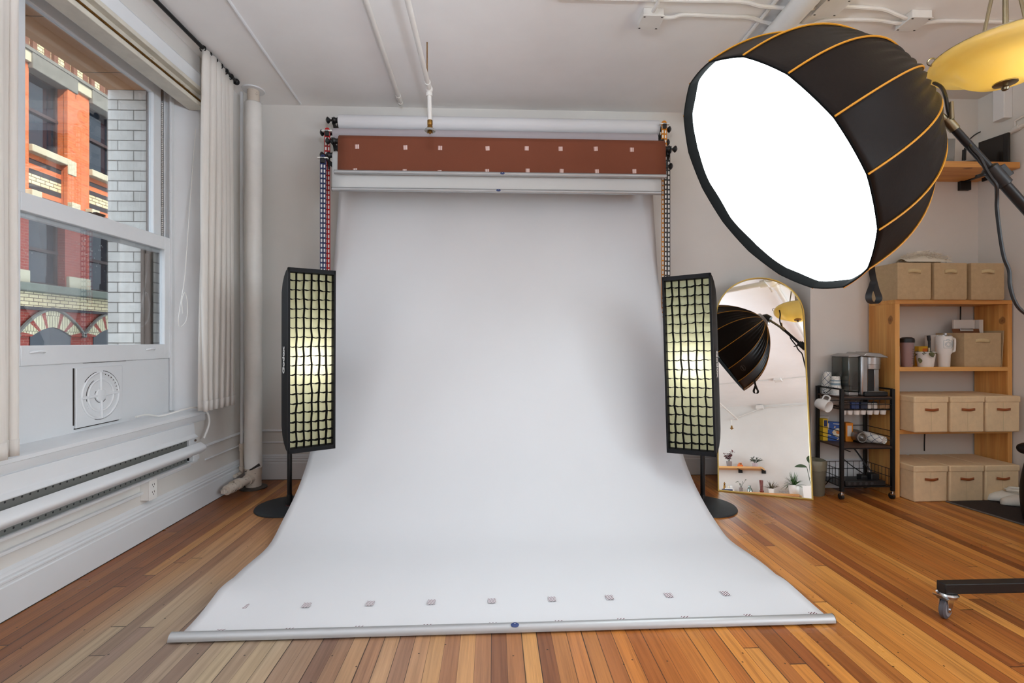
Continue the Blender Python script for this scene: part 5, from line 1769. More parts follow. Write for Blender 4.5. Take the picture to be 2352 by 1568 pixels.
for k, (px_, py_) in enumerate(((-0.1, 0.72),)):  # unseen lamp added above the frame to brighten the ceiling
    c = copy_tree(pen)
    c.location = (px_, py_, pc.z)
    tag(c, 'white bowl pendant lamp overhead, just above the top edge of the picture')
    for ch_ in c.children:
        if ch_.type == 'LIGHT':
            ch_.data = ch_.data.copy()
            ch_.data.energy = PEN_FILL
            ch_.data.color = (0.85, 0.95, 1.10)
        elif ch_.name.startswith('glass_bowl') and k == 0:
            ch_.data = ch_.data.copy()
            ch_.data.materials[0] = cloth_lit('frosted white glass', (246, 246, 246), 0.6)

# ================================================================== ARCHED MIRROR
mc = Vector((2.1336, 3.7231, 0.0))
mw = Vector((0.92646, -0.37639, 0)).normalized()
mb_ = Vector((-mw.y, mw.x, 0))
lean = 0.36 / 1.78
mu = mb_ * lean + Vector((0, 0, sqrt(1 - lean * lean)))
mn = mw.cross(mu)
if mn.y > 0:
    mn = -mn
mc = mc + Vector((0, 0, 0.0))
MW, ML = 0.335, 1.79
mir = thing('arched_mirror', 'tall arched gold rimmed mirror leaning against the back wall', 'mirror', mc)
def outline(w, r0, top):
    pts = [(-w, r0), (w, r0)]
    zc = top - w
    pts += [(w * cos(pi * i / 36), zc + w * sin(pi * i / 36)) for i in range(37)]
    return pts
def MP(u, v, d=0.0):
    return mc + mw * u + mu * v + mn * d
M_MIRR, nt_, b_ = nodes('mirror silvering')
b_.inputs['Base Color'].default_value = (0.93, 0.94, 0.93, 1)
b_.inputs['Metallic'].default_value = 1.0
b_.inputs['Roughness'].default_value = 0.0
o_ = outline(MW - 0.004, 0.006, ML - 0.004)
MB().rings([[MP(u, v, -0.012) for u, v in o_], [MP(u, v, 0.0) for u, v in o_]]).build('mirror_glass', M_MIRR, mir, smooth=False)
m = MB()
a_ = outline(MW, 0.0, ML); b__ = outline(MW - 0.009, 0.009, ML - 0.009)
rs = [[MP(u, v, d) for u, v in q] for q, d in ((a_, -0.022), (a_, 0.010), (b__, 0.010), (b__, -0.022))]
vs = [p for r in rs for p in r]
n = len(a_)
fs = [(i * n + j, i * n + (j + 1) % n, ((i + 1) % 4) * n + (j + 1) % n, ((i + 1) % 4) * n + j) for i in range(4) for j in range(n)]
MB().add(vs, fs).build('gold_rim', M_GOLD, mir, angle=30)
def mref(u, v, yplane):
    """the place on a rear plane seen at this pixel by way of the mirror"""
    r = ray(u, v)
    t = (mc - O).dot(mn) / r.dot(mn)
    P = O + r * t
    r2 = r - mn * (2 * r.dot(mn))
    return P + r2 * ((yplane - P.y) / r2.y)

# ================================================================== SHELF UNIT ON THE RIGHT
SYF, SYB = 3.62, 3.885
sxl, sxr = 3.112, 4.058
zT = ony(2070, 688, SYF).z
zM = ony(2070, 843, SYF).z - 0.0
zB = ony(2100, 990, SYF).z + 0.01
su = thing('pine_shelf_unit', 'knotty pine shelf unit holding fabric boxes in the right corner', 'shelf unit', (sxl, SYB, 0))
MB().box((sxl, SYF, 0), (sxl + 0.036, SYB, zT - 0.032)).build('side_panel', M_PINEZ, su, bevel=0.002)
MB().box((sxr - 0.036, SYF, 0), (sxr, SYB, zT - 0.032)).build('side_panel', M_PINEZ, su, bevel=0.002)
for z in (zT, zM, zB):
    MB().box((sxl + (0 if z == zT else 0.036), SYF, z - 0.032), (sxr - (0 if z == zT else 0.036), SYB, z)).build('shelf_board', M_PINEX, su, bevel=0.002)
ix0, ix1 = sxl + 0.036, sxr - 0.036

# ---- open fabric bins on top and one below
def fabric_bin(name, w, d, h):
    t = thing(name, None, 'storage bin')
    m = MB()
    n = 10
    def wall(u0, u1):
        pass
    r = R
    # bulging, soft edged tub with open top
    def ringat(z, ins, bul):
        pts = []
        hw, hd = w / 2 - ins, d / 2 - ins
        for a, b in (((-hw, -hd), (hw, -hd)), ((hw, -hd), (hw, hd)), ((hw, hd), (-hw, hd)), ((-hw, hd), (-hw, -hd))):
            for k in range(n):
                f = k / n
                x = a[0] + (b[0] - a[0]) * f
                y = a[1] + (b[1] - a[1]) * f
                nx_, ny_ = (b[1] - a[1]), -(b[0] - a[0])
                L = sqrt(nx_ * nx_ + ny_ * ny_)
                q = bul * sin(pi * f)
                pts.append(Vector((x + nx_ / L * q, y + ny_ / L * q, z)))
        return pts
    rs = [ringat(0.0, 0.004, 0), ringat(0.012, 0.0, 0.002)]
    for k in range(1, 7):
        rs.append(ringat(0.012 + (h - 0.012) * k / 6, 0.0, 0.005 * sin(pi * k / 6) - (0.003 if k == 6 else 0)))
    rs += [ringat(h, 0.006, -0.002), ringat(0.03, 0.010, 0)]
    m.rings(rs)
    m.build('fabric_body', M_BIN, t, angle=50)
    s = MB()
    zz = h * 0.76
    s.grid(10, 2, lambda u, v: (-0.052 + 0.104 * u, -d / 2 - 0.003 - 0.016 * sin(pi * u), zz + 0.014 - 0.028 * v + 0.004 * sin(pi * u) + 0.003 * sin(2 * pi * u)))
    s.build('fabric_handle', M_BINH, t, solid=0.002)
    return t
bin0 = fabric_bin('fabric_bin', 0.268, 0.27, 0.284)
bx = [3.245, 3.533, 3.835]
lab = ('taupe fabric bin on top of the pine shelf unit, nearest the octagonal softbox', 'taupe fabric bin in the middle on top of the pine shelf unit', 'taupe fabric bin on top of the shelf unit, crossed by the black lamp lead')
for i, x in enumerate(bx):
    place(bin0, i == 0, (x, SYF + 0.115 - 0.0, zT), lab[i], 'taupe fabric bins', R.uniform(-0.03, 0.03))
b4_ = place(bin0, False, (3.835, SYF + 0.14, zM), 'taupe fabric bin stuffed with papers on the middle shelf beside the white tumbler', 'taupe fabric bins', 0.0)
b4_.scale = (1.12, 0.9, 0.94)
# papers, clipboard and box in the lower bin
bz = zM + 0.01
bc = (3.835, SYF + 0.14)
clip = thing('clipboard', 'brown clipboard sticking up out of the fabric bin', 'clipboard', (bc[0] - 0.03, bc[1] - 0.06, bz))
cm = frame_m((bc[0] - 0.03, bc[1] - 0.04, bz + 0.145), (1, 0, 0), (0, 0.18, 0.98), (0, -0.98, 0.18))
MB().cbox((0, 0, 0), (0.225, 0.30, 0.004), cm).build('board', plain('hardboard', (112, 66, 34), 0.6), clip, bevel=0.0015)
MB().cbox((0, 0.138, 0.006), (0.11, 0.018, 0.006), cm).tube([cm @ Vector((-0.05, 0.146, 0.008)), cm @ Vector((0.05, 0.146, 0.008))], 0.005, 8).build('metal_clip', M_CHROME, clip)
wb = thing('white_box', 'long flat white cardboard box standing up behind the clipboard in the fabric bin', 'box', (bc[0] + 0.07, bc[1] + 0.06, bz))
MB().box((bc[0] - 0.085, bc[1] + 0.03, bz), (bc[0] + 0.095, bc[1] + 0.045, bz + 0.365)).build('box_panel', M_CARD, wb, bevel=0.002)
MB().box((bc[0] + 0.100, bc[1] + 0.0, bz), (bc[0] + 0.135, bc[1] + 0.045, bz + 0.365)).build('box_flap', M_CARD, wb, bevel=0.002)
for i in range(3):
    p = MB()
    xx = 3.992 + i * 0.009
    p.prism([(xx, zM), (xx + 0.003, zM), (xx + 0.022 + i * 0.004, zM + 0.285 + 0.012 * i), (xx + 0.019 + i * 0.004, zM + 0.285 + 0.012 * i)], SYF + 0.02 + 0.01 * i, SYF + 0.22, 'y')
    tag(p.build('paper_folder', (M_BIN, M_BIN, M_CARD)[i], smooth=False), ('taupe folder leaning between the fabric bin and the pine side', 'second taupe folder leaning against the first beside the bin', 'white folder leaning closest to the right pine side')[i], 'folder', 'leaning folders')
# small things on the middle shelf
yF = SYF + 0.055
def at_shelf(u, y):
    return ony(u, 835, y).x
# shaker cup
x = at_shelf(2083, yF)
sh = thing('shaker_cup', 'translucent pink shaker cup with black lid on the middle shelf', 'cup', (x, yF, zM))
T_ = Matrix.Translation((x, yF, zM))
MB().lathe([(0.034, 0.0), (0.036, 0.004), (0.046, 0.195)], 28, T_).build('cup', plain('smoky pink plastic', (150, 124, 124), 0.25, vary=0.06), sh)
MB().lathe([(0.049, 0.190), (0.050, 0.205), (0.047, 0.222), (0.030, 0.232), (0.004, 0.233)], 28, T_).build('lid', M_BLACKP, sh)
m = MB()
for q in range(7):
    z = 0.03 + q * 0.018
    rr = 0.0362 + 0.01 * z / 0.195
    a = -1.25
    m.cbox((rr * cos(a), rr * sin(a) - 0.0006, z), (0.012 if q % 2 else 0.018, 0.001, 0.0025), T_)
m.build('measure_marks', M_CRACK, sh, smooth=False)
# planter with trailing leaves
x = at_shelf(2126, yF)
plt = thing('potted_succulent', 'white pot with a wilting green plant on the middle shelf', 'potted plant', (x, yF, zM))
T_ = Matrix.Translation((x, yF, zM))
MB().lathe([(0.047, 0), (0.050, 0.004), (0.064, 0.115), (0.061, 0.118), (0.058, 0.105)], 32, T_, True, False).build('pot', M_WHITE, plt)
MB().lathe([(0.058, 0.102), (0.002, 0.106)], 24, T_, False, True).build('soil', M_SOIL, plt)
m = MB()
r_ = random.Random(3)
for q in range(14):
    a = r_.uniform(1.6, 5.0)
    b = Vector((x + 0.03 * cos(a), yF + 0.03 * sin(a), zM + 0.108))
    m.leaf(b, (cos(a), sin(a) * 0.8, r_.uniform(0.0, 0.8)), r_.uniform(0.04, 0.06), r_.uniform(0.022, 0.034), (0, 0, 1), r_.uniform(0.0, 0.05))
m.leaf((x - 0.025, yF - 0.058, zM + 0.115), (0.3, -0.25, -0.6), 0.045, 0.045, (0, -1, 0.2))
m.leaf((x - 0.07, yF - 0.02, zM + 0.07), (-0.2, -0.3, -0.8), 0.045, 0.036, (0, -1, 0.2))
m.build('leaves', plain('wilting olive leaf', (92, 92, 52), 0.6, vary=0.3, vscale=30), plt)
br = thing('black_handled_brush', 'black handled brush stuck upright in the white plant pot', 'brush', (x + 0.028, yF, zM + 0.11))
MB().tube(smooth_path([(x + 0.026, yF, zM + 0.10), (x + 0.030, yF, zM + 0.15), (x + 0.030, yF, zM + 0.20), (x + 0.024, yF, zM + 0.245)], 4), [0.009] * 9 + [0.012] * 4, 10).build('handle', M_BLACKP, br)
MB().cbox((x + 0.017, yF - 0.012, zM + 0.13), (0.012, 0.004, 0.04)).build('brass_tag', M_BINH, br, bevel=0.001)
x = at_shelf(2117, yF + 0.10)
tg = thing('orange_packet', 'yellow and orange packet standing behind the white plant pot', 'packet', (x, yF + 0.1, zM))
MB().cbox((x, yF + 0.10, zM + 0.08), (0.085, 0.04, 0.16)).build('packet', plain('yellow packet', (228, 176, 40), 0.5), tg, bevel=0.003)
MB().cbox((x + 0.015, yF + 0.079, zM + 0.125), (0.052, 0.002, 0.035)).build('orange_patch', plain('orange print', (216, 108, 36), 0.5), tg, bevel=0.001)
x = at_shelf(2146, yF + 0.12)
wc = thing('white_canister', 'tall off-white canister behind the white tumbler', 'canister', (x, yF + 0.12, zM))
MB().lathe([(0.058, 0), (0.060, 0.004), (0.060, 0.245), (0.056, 0.25), (0.05, 0.25)], 32, Matrix.Translation((x, yF + 0.12, zM))).build('canister', M_CARD, wc)
# tumbler
x = at_shelf(2168, yF)
tb = thing('white_tumbler', 'white handled tumbler with teal line drawing on the middle shelf', 'tumbler', (x, yF, zM))
T_ = Matrix.Translation((x, yF, zM))
MB().lathe([(0.036, 0), (0.038, 0.003), (0.041, 0.095), (0.052, 0.115), (0.053, 0.235), (0.050, 0.240)], 36, T_).build('body', M_WHITE, tb)
MB().lathe([(0.047, 0.239), (0.047, 0.250), (0.040, 0.252)], 28, T_).build('lid', M_GLASSC, tb)
MB().tube([(x + 0.01, yF, zM + 0.25), (x + 0.012, yF, zM + 0.262)], 0.012, 10).build('lid_slider', M_CHROME, tb)
MB().tube(smooth_path([(x + 0.048, yF, zM + 0.222), (x + 0.082, yF, zM + 0.220), (x + 0.088, yF, zM + 0.20), (x + 0.086, yF, zM + 0.14), (x + 0.080, yF, zM + 0.122), (x + 0.048, yF, zM + 0.118)], 4), 0.0095, 10).build('handle', M_WHITE, tb)
M_TEAL = plain('teal print', (84, 132, 146), 0.5)
m = MB()
def on_cyl(u, v, rr=0.0534):
    a = -pi / 2 + u / rr
    return Vector((x + rr * cos(a), yF + rr * sin(a), zM + v))
for seg in (((-0.042, 0.148), (-0.042, 0.206)), ((-0.042, 0.206), (0.016, 0.206)), ((0.016, 0.206), (0.016, 0.148)), ((0.016, 0.148), (-0.042, 0.148)), ((-0.028, 0.206), (-0.024, 0.214)), ((-0.024, 0.214), (-0.008, 0.214)), ((-0.008, 0.214), (-0.004, 0.206)), ((0.026, 0.155), (0.026, 0.20))):
    (a, b), (c, d) = seg
    m.tube([on_cyl(a + (c - a) * k / 5, b + (d - b) * k / 5) for k in range(6)], 0.0009, 4)
for rr in (0.020, 0.013):
    m.tube([on_cyl(-0.013 + rr * cos(2 * pi * k / 24), 0.176 + rr * sin(2 * pi * k / 24)) for k in range(25)], 0.0009, 4)
m.build('camera_drawing', M_TEAL, tb)
x = at_shelf(2197, yF + 0.09)
bb = thing('cream_box', 'small cream cardboard box between the tumbler and the fabric bin', 'box', (x, yF + 0.09, zM))
MB().cbox((x, yF + 0.07, zM + 0.062), (0.085, 0.10, 0.124)).build('box', plain('cream card', (206, 186, 156), 0.8), bb, bevel=0.002)
# charger cable behind
tag(MB().tube(smooth_path([(3.90, 3.882, zT - 0.03), (3.895, 3.878, zT - 0.12), (3.885, 3.875, zM + 0.25), (3.88, 3.875, zM + 0.10), (3.882, 3.875, zM + 0.005)], 5), 0.005, 6).build('wall_cable', M_BLACKP), 'black cable hanging down the wall inside the top bay of the shelf unit', 'cable')
tag(MB().tube(smooth_path([(3.60, 3.882, zB - 0.035), (3.585, 3.876, zB - 0.08), (3.58, 3.874, 0.36), (3.58, 3.874, 0.30)], 5), 0.005, 6).build('wall_cable', M_BLACKP), 'black cable hanging below the lowest shelf behind the bottom boxes', 'cable')

# ---- lidded canvas boxes
def canvas_box(w, d, h, lid):
    t = thing('canvas_box', None, 'storage box')
    MB().box((-w / 2 + 0.004, -d / 2 + 0.004, 0), (w / 2 - 0.004, d / 2 - 0.004, h - 0.004)).build('box_body', M_CANVAS, t, bevel=0.010)
    MB().box((-w / 2, -d / 2, h - lid), (w / 2, d / 2, h)).build('lid', M_CANVAS, t, bevel=0.008)
    MB().box((-0.0008, -d / 2 + 0.0032, 0.01), (0.0008, -d / 2 + 0.005, h - lid)).build('centre_seam', M_BINH, t, smooth=False)
    zz = h * 0.64
    MB().grid(10, 2, lambda u, v: (-0.052 + 0.104 * u, -d / 2 - 0.001 - 0.010 * sin(pi * u), zz + 0.009 - 0.018 * v - 0.004 * sin(pi * u) ** 2)).build('leather_pull', M_LEATHER, t, solid=0.003)
    return t
cb0 = canvas_box(0.270, 0.37, 0.272, 0.048)
k = 0
xs_ = (3.297, 3.580, 3.863)
lb = (('cream lidded canvas box on the lower shelf next to the coffee cart', 'cream lidded canvas box in the middle of the lower shelf', 'cream lidded canvas box on the lower shelf by the right wall'),
      ('cream lidded canvas box on the floor next to the coffee cart', 'cream lidded canvas box on the floor in the middle of the bottom row', 'cream lidded canvas box on the floor behind the white slippers'))
for row, (z, yc) in enumerate(((zB, 3.69), (0.0, 3.695))):
    for i, x in enumerate(xs_):
        place(cb0, row == 0 and i == 0, (x, yc, z), lb[row][i], 'cream canvas boxes', R.uniform(-0.012, 0.012))

# ---- white fur on top
fz_ = thing('white_fur_throw', 'white fluffy fur throw peeping over the bins on top of the shelf unit', 'throw', (3.5, 3.82, zT + 0.28))
m = MB()
r_ = random.Random(11)
for q in range(900):
    u = r_.random()
    cx_ = 3.32 + 0.36 * u
    hgt = 0.325 + (0.035 + 0.05 * sin(pi * u ** 0.8)) * r_.random() ** 0.5
    p = Vector((cx_, 3.80 + r_.uniform(-0.05, 0.04), zT + hgt))
    d = Vector((r_.uniform(-1, 1), r_.uniform(-1, 0.3), r_.uniform(-0.2, 1))).normalized()
    s = d.orthogonal().normalized() * 0.003
    L = r_.uniform(0.02, 0.045)
    e = p + d * L - Vector((0, 0, 0.012))
    m.add([p - s, p + s, e], [(0, 1, 2)])
m.build('fur_tufts', plain('ivory fur', (236, 228, 212), 0.9), fz_)
m = MB()
m.grid(20, 8, lambda u, v: (3.31 + 0.38 * u, 3.74 + 0.12 * v, zT + 0.315 + (0.03 + 0.035 * sin(pi * u)) * sin(pi * v) + 0.004 * sin(u * 40) * sin(v * 20)))
m.build('fur_hide', plain('ivory fur', (236, 228, 212), 0.9), fz_)

# ================================================================== COFFEE CART
cxl, cxr, cyf, cyb = 2.665, 3.066, 3.592, 3.865
zt1 = onz(1932, 897, 0).z if False else EYE - (897 - 782) * 3.69 / F
ztop, zmid, zlow = 0.785, 0.405, 0.105
cart = thing('coffee_cart', 'black metal coffee cart on casters beside the pine shelf unit', 'cart', ((cxl + cxr) / 2, (cyf + cyb) / 2, 0))
pw = 0.0115
for x, y, top in ((cxl, cyf, 0.845), (cxr, cyf, 0.845), (cxl, cyb, 0.845), (cxr, cyb, 0.845)):
    MB().box((x - pw, y - pw, 0.062), (x + pw, y + pw, top)).build('post', M_BLACK, cart, bevel=0.001)
M_DWOOD = plain('dark rustic board', (74, 52, 40), 0.5, vary=0.3, vscale=6, stretch=(1, 9, 9))
for z in (ztop, zmid):
    MB().box((cxl - 0.008, cyf - 0.008, z - 0.012), (cxr + 0.008, cyb + 0.008, z)).build('shelf_board', M_DWOOD, cart, bevel=0.001)
m = MB()
for z in (ztop - 0.014, zmid - 0.014):
    m.box((cxl - 0.01, cyf - 0.011, z - 0.004), (cxr + 0.01, cyf - 0.007, z + 0.006))
for x in (cxl, cxr):
    for z in (0.842, 0.705, 0.688, 0.52, 0.475, 0.445):
        m.tube([(x, cyf, z), (x, cyb, z)], 0.0065 if z == 0.842 else 0.0028, 6)
m.tube([(cxl, cyb, 0.842), (cxr, cyb, 0.842)], 0.0065, 6)
m.tube([(cxl, cyb, 0.52), (cxr, cyb, 0.52)], 0.003, 6).tube([(cxl, cyb, 0.46), (cxr, cyb, 0.46)], 0.003, 6)
m.build('side_rail', M_BLACK, cart)
# wire drawer under the top
dz0, dz1 = 0.688, 0.765
m = MB()
for z in (dz0, dz0 + 0.038, dz1):
    m.tube([(cxl + 0.012, cyf - 0.004, z), (cxr - 0.012, cyf - 0.004, z)], 0.0028, 6)
    m.tube([(cxl + 0.012, cyb - 0.02, z), (cxr - 0.012, cyb - 0.02, z)], 0.0022, 6)
for q in range(9):
    x = cxl + 0.014 + (cxr - cxl - 0.028) * q / 8
    m.tube([(x, cyf - 0.004, dz1), (x, cyf - 0.004, dz0), (x, cyb - 0.02, dz0)], 0.0016, 5)
for q in range(7):
    y = cyf + (cyb - cyf) * q / 7
    m.tube([(cxl + 0.012, y, dz0), (cxr - 0.012, y, dz0)], 0.0016, 5)
m.build('wire_drawer', M_BLACK, cart)
# mesh basket at the bottom
m = MB()
m.box((cxl - 0.004, cyf - 0.004, zlow - 0.012), (cxr + 0.004, cyb + 0.004, zlow - 0.006))
for x0, y0, x1, y1 in ((cxl, cyf, cxl, cyb), (cxr, cyf, cxr, cyb), (cxl, cyb, cxr, cyb)):
    for z in (zlow + 0.06, zlow + 0.12):
        m.tube([(x0, y0, z), (x1, y1, z)], 0.0026, 6)
    for q in range(1, 8):
        f = q / 8
        m.tube([(x0 + (x1 - x0) * f, y0 + (y1 - y0) * f, zlow - 0.01), (x0 + (x1 - x0) * f, y0 + (y1 - y0) * f, zlow + 0.12)], 0.0018, 5)
m.build('bottom_basket', M_BLACK, cart)
for x, y in ((cxl, cyf), (cxr, cyf), (cxl, cyb), (cxr, cyb)):
    m = MB().tube([(x, y, 0.046), (x, y, 0.066)], 0.008, 8).box((x - 0.012, y - 0.012, 0.030), (x + 0.012, y + 0.012, 0.05))
    c = m.build('caster', M_CHROME, cart, bevel=0.002)
    MB().tube([(x - 0.010, y + 0.006, 0.023), (x + 0.010, y + 0.006, 0.023)], 0.023, 16).build('wheel', M_BLACKP, c)
hk = MB().tube(smooth_path([(cxl + 0.0, 3.68, 0.848), (cxl - 0.012, 3.68, 0.845), (cxl - 0.035, 3.68, 0.825), (cxl - 0.06, 3.685, 0.805), (cxl - 0.075, 3.69, 0.812)], 4), 0.003, 6)
hk.build('mug_hook', M_BLACK, cart)

# ---- coffee maker
kx0, kx1, ky0, ky1, kz = 2.760, 3.035, 3.615, 3.84, ztop
km = thing('coffee_maker', 'silver and black pod coffee maker on top of the cart', 'coffee maker', ((kx0 + kx1) / 2, 3.73, kz))
M_SMOKE = glass('smoky tank plastic', (196, 202, 200), 0.3, 0.05)
MB().box((kx0, ky0 + 0.03, kz + 0.03), (kx0 + 0.085, ky1, kz + 0.305)).build('water_tank', M_SMOKE, km, bevel=0.010)
MB().box((kx0 + 0.004, ky0 + 0.034, kz), (kx0 + 0.083, ky1 - 0.004, kz + 0.03)).build('tank_base', M_STEEL, km, bevel=0.005)
MB().prism([(kx0 - 0.01, kz + 0.302), (kx0 + 0.06, kz + 0.302), (kx0 + 0.10, kz + 0.315), (kx0 + 0.05, kz + 0.328), (kx0 - 0.006, kz + 0.312)], ky0 + 0.02, ky1, 'y').build('tank_lid', M_STEEL, km, bevel=0.003)
MB().box((kx0 + 0.086, ky0 + 0.01, kz), (kx0 + 0.145, ky1, kz + 0.315)).build('front_column', M_STEEL, km, bevel=0.014)
MB().box((kx0 + 0.146, ky0 + 0.045, kz + 0.02), (kx1 - 0.055, ky1, kz + 0.30)).build('black_back', M_BLACKP, km, bevel=0.004)
MB().box((kx1 - 0.054, ky0 + 0.055, kz + 0.01), (kx1 - 0.005, ky1, kz + 0.28)).build('side_panel', M_STEEL, km, bevel=0.010)
hc = Vector((kx0 + 0.205, ky0 + 0.075, 0))
MB().lathe([(0.052, kz + 0.205), (0.066, kz + 0.210), (0.068, kz + 0.245), (0.070, kz + 0.247), (0.071, kz + 0.300), (0.066, kz + 0.306)], 36, Matrix.Translation(hc)).build('brew_head', M_STEEL, km)
MB().prism([(kx0 + 0.09, kz + 0.312), (kx0 + 0.145, kz + 0.304), (kx1 + 0.012, kz + 0.296), (kx1 + 0.014, kz + 0.306), (kx0 + 0.22, kz + 0.334), (kx0 + 0.12, kz + 0.340)], ky0 - 0.005, ky1 - 0.02, 'y').build('top_lid', M_STEEL, km, bevel=0.006)
MB().prism([(kx0 + 0.15, kz + 0.335), (kx1 - 0.005, kz + 0.312), (kx1 - 0.02, kz + 0.322), (kx0 + 0.16, kz + 0.342)], ky0 + 0.03, ky1 - 0.06, 'y').build('control_panel', M_BLACKP, km, bevel=0.003)
MB().box((kx0 + 0.10, ky0 - 0.012, kz), (kx1 + 0.008, ky0 + 0.11, kz + 0.036)).build('drip_tray', M_BLACKP, km, bevel=0.008)
MB().box((kx0 + 0.13, ky0, kz + 0.036), (kx1 - 0.01, ky0 + 0.09, kz + 0.039)).build('tray_grille', M_STEEL, km, bevel=0.001)

# ---- paper cups
def cup_print(scale_, thick=0.14):
    m_, nt, b = nodes('printed paper cup')
    co = objco(nt)
    sep = N(nt, 'ShaderNodeSeparateXYZ')
    nt.links.new(co, sep.inputs[0])
    at = math_(nt, 'ARCTAN2', sep.outputs[1], sep.outputs[0])
    u = math_(nt, 'MULTIPLY', at, 4 / (2 * pi))
    v = math_(nt, 'MULTIPLY', sep.outputs[2], scale_)
    k = None
    for s in (1, -1):
        f = math_(nt, 'FRACT', math_(nt, 'MULTIPLY_ADD', v, float(s), u))
        q = math_(nt, 'LESS_THAN', f, thick)
        k = q if k is None else math_(nt, 'MAXIMUM', k, q)
    nt.links.new(mixc(nt, k, lin((232, 229, 222)), lin((66, 84, 112))), b.inputs['Base Color'])
    b.inputs['Roughness'].default_value = 0.5
    return m_
M_CUP = cup_print(17.0, 0.09)
def paper_cup(mat_):
    t = thing('paper_cup', None, 'paper cup')
    MB().lathe([(0.040, 0.0), (0.0402, 0.001), (0.0285, 0.108), (0.0275, 0.110), (0.0275, 0.104), (0.002, 0.103)], 28, None, False, True).build('cup', mat_, t)
    m = MB()
    torus(m, 0.0402, 0.0018, Matrix.Identity(4), n=28)
    m.build('rolled_rim', M_WHITEM, t)
    return t
cup0 = paper_cup(M_CUP)          # upside down, rim at z = 0
def cup_stack(protocup, x, y, n, what, first, pitch=0.0085):
    for q in range(n):
        zz = ztop + pitch * (n - 1 - q)
        place(protocup, first and q == 0, (x, y, zz), ('topmost upturned paper cup of %s' if q == 0 else ORD[q] + ' upturned paper cup from the top of %s') % what, 'upturned paper cups on the cart', R.uniform(0, 3))
cup_stack(cup0, 2.716, 3.825, 7, 'the taller stack on the cart', True, 0.011)
M_CUP2, nt_, b_ = nodes('grey blue ring print cup')
co_ = objco(nt_)
sep_ = N(nt_, 'ShaderNodeSeparateXYZ')
nt_.links.new(co_, sep_.inputs[0])
nz_ = noise(nt_, co_, 60, 3, 0.7)
kz_ = math_(nt_, 'LESS_THAN', math_(nt_, 'ABSOLUTE', math_(nt_, 'SUBTRACT', sep_.outputs[2], 0.062)), 0.020)
kz2 = math_(nt_, 'LESS_THAN', math_(nt_, 'ABSOLUTE', math_(nt_, 'SUBTRACT', sep_.outputs[2], 0.066)), 0.007)
c_a = mixc(nt_, kz_, lin((232, 229, 222)), lin((128, 152, 164)))
c_a = mixc(nt_, kz2, c_a, lin((226, 226, 222)))
c_a = mixc(nt_, math_(nt_, 'MULTIPLY', math_(nt_, 'GREATER_THAN', nz_, 0.58), 0.6), c_a, lin((150, 156, 158)))
nt_.links.new(c_a, b_.inputs['Base Color'])
cup1 = paper_cup(M_CUP2)
cup_stack(cup1, 2.722, 3.735, 5, 'the shorter stack beside the coffee maker', True, 0.009)

# ---- mug on the hook
mg = thing('white_mug', 'white mug hanging by its handle from the side of the cart', 'mug', (2.60, 3.67, 0.69))
mm = frame_m((cxl + 0.004, cyf - 0.075, 0.688), (0.18, 0.40, 0.90), (-0.38, 0.86, -0.35), (0.90, -0.28, -0.33))
zx = Vector((0.30, -0.92, -0.22)).normalized()
xx_ = Vector((0.1, 0.2, 0.95)); xx_ = (xx_ - zx * xx_.dot(zx)).normalized()
yy_ = zx.cross(xx_)
mm = frame_m((2.548, 3.700, 0.728), xx_, yy_, zx)
MB().lathe([(0.030, 0), (0.036, 0.003), (0.044, 0.035), (0.046, 0.095), (0.0445, 0.097), (0.042, 0.094), (0.040, 0.035), (0.032, 0.008), (0.002, 0.007)], 32, mm).build('cup', M_WHITE, mg)
MB().tube(smooth_path([mm @ Vector(p) for p in ((0.044, 0, 0.08), (0.068, 0, 0.082), (0.078, 0, 0.062), (0.072, 0, 0.036), (0.043, 0, 0.028))], 5), 0.006, 8).build('handle', M_WHITE, mg)

# ---- things in the drawer and pods under it
for q, (x, w_, c) in enumerate(((cxl + 0.05, 0.05, (60, 44, 36)), (cxl + 0.12, 0.06, (50, 66, 110)), (cxl + 0.19, 0.05, (44, 50, 70)))):
    tag(MB().cbox((x, cyf + 0.04, dz0 + 0.028), (w_, 0.05, 0.05)).build('sachet_box', plain('sachet box %d' % q, c, 0.6), bevel=0.002), ('brown sachet box in the wire drawer of the cart', 'blue sachet box in the wire drawer of the cart', 'dark blue sachet box in the wire drawer, third from its left end')[q], 'box', 'sachet boxes in the wire drawer')
def jar(label, x, col):
    t = thing('small_jar', label, 'jar', (x, cyf + 0.035, dz0 + 0.003), 'jars in the wire drawer')
    T_ = Matrix.Translation((x, cyf + 0.035, dz0 + 0.003))
    MB().lathe([(0.018, 0), (0.020, 0.003), (0.020, 0.036), (0.016, 0.040)], 18, T_).build('jar', col, t)
    MB().lathe([(0.018, 0.040), (0.018, 0.050), (0.002, 0.051)], 18, T_).build('lid', M_BLACKP, t)
jar('cream filled jar in the wire drawer, left of the other cream jar', cxl + 0.238, M_CARD)
jar('cream filled jar in the wire drawer, next to the tray of brown sugar', cxl + 0.285, M_CARD)
tag(MB().cbox((cxr - 0.055, cyf + 0.035, dz0 + 0.022), (0.09, 0.05, 0.038)).build('sugar_tray', plain('brown sugar packets', (152, 118, 82), 0.8, vary=0.4, vscale=70), bevel=0.003), 'tray of brown sugar packets in the wire drawer of the cart', 'tray')
pod = thing('coffee_pod', None, 'coffee pod')
MB().lathe([(0.017, -0.040), (0.0185, -0.038), (0.0225, -0.003), (0.0255, -0.002), (0.0255, 0.0), (0.002, 0.0005)], 20).build('pod_cup', M_WHITE, pod)
for q in range(7):
    place(pod, q == 0, (cxl + 0.034 + q * 0.0525, cyf + 0.03 + 0.004 * (q % 2), dz0 - 0.003), 'white coffee pod hanging under the wire drawer, %s from the left' % ORD[q], 'coffee pods under the wire drawer')
m = MB()
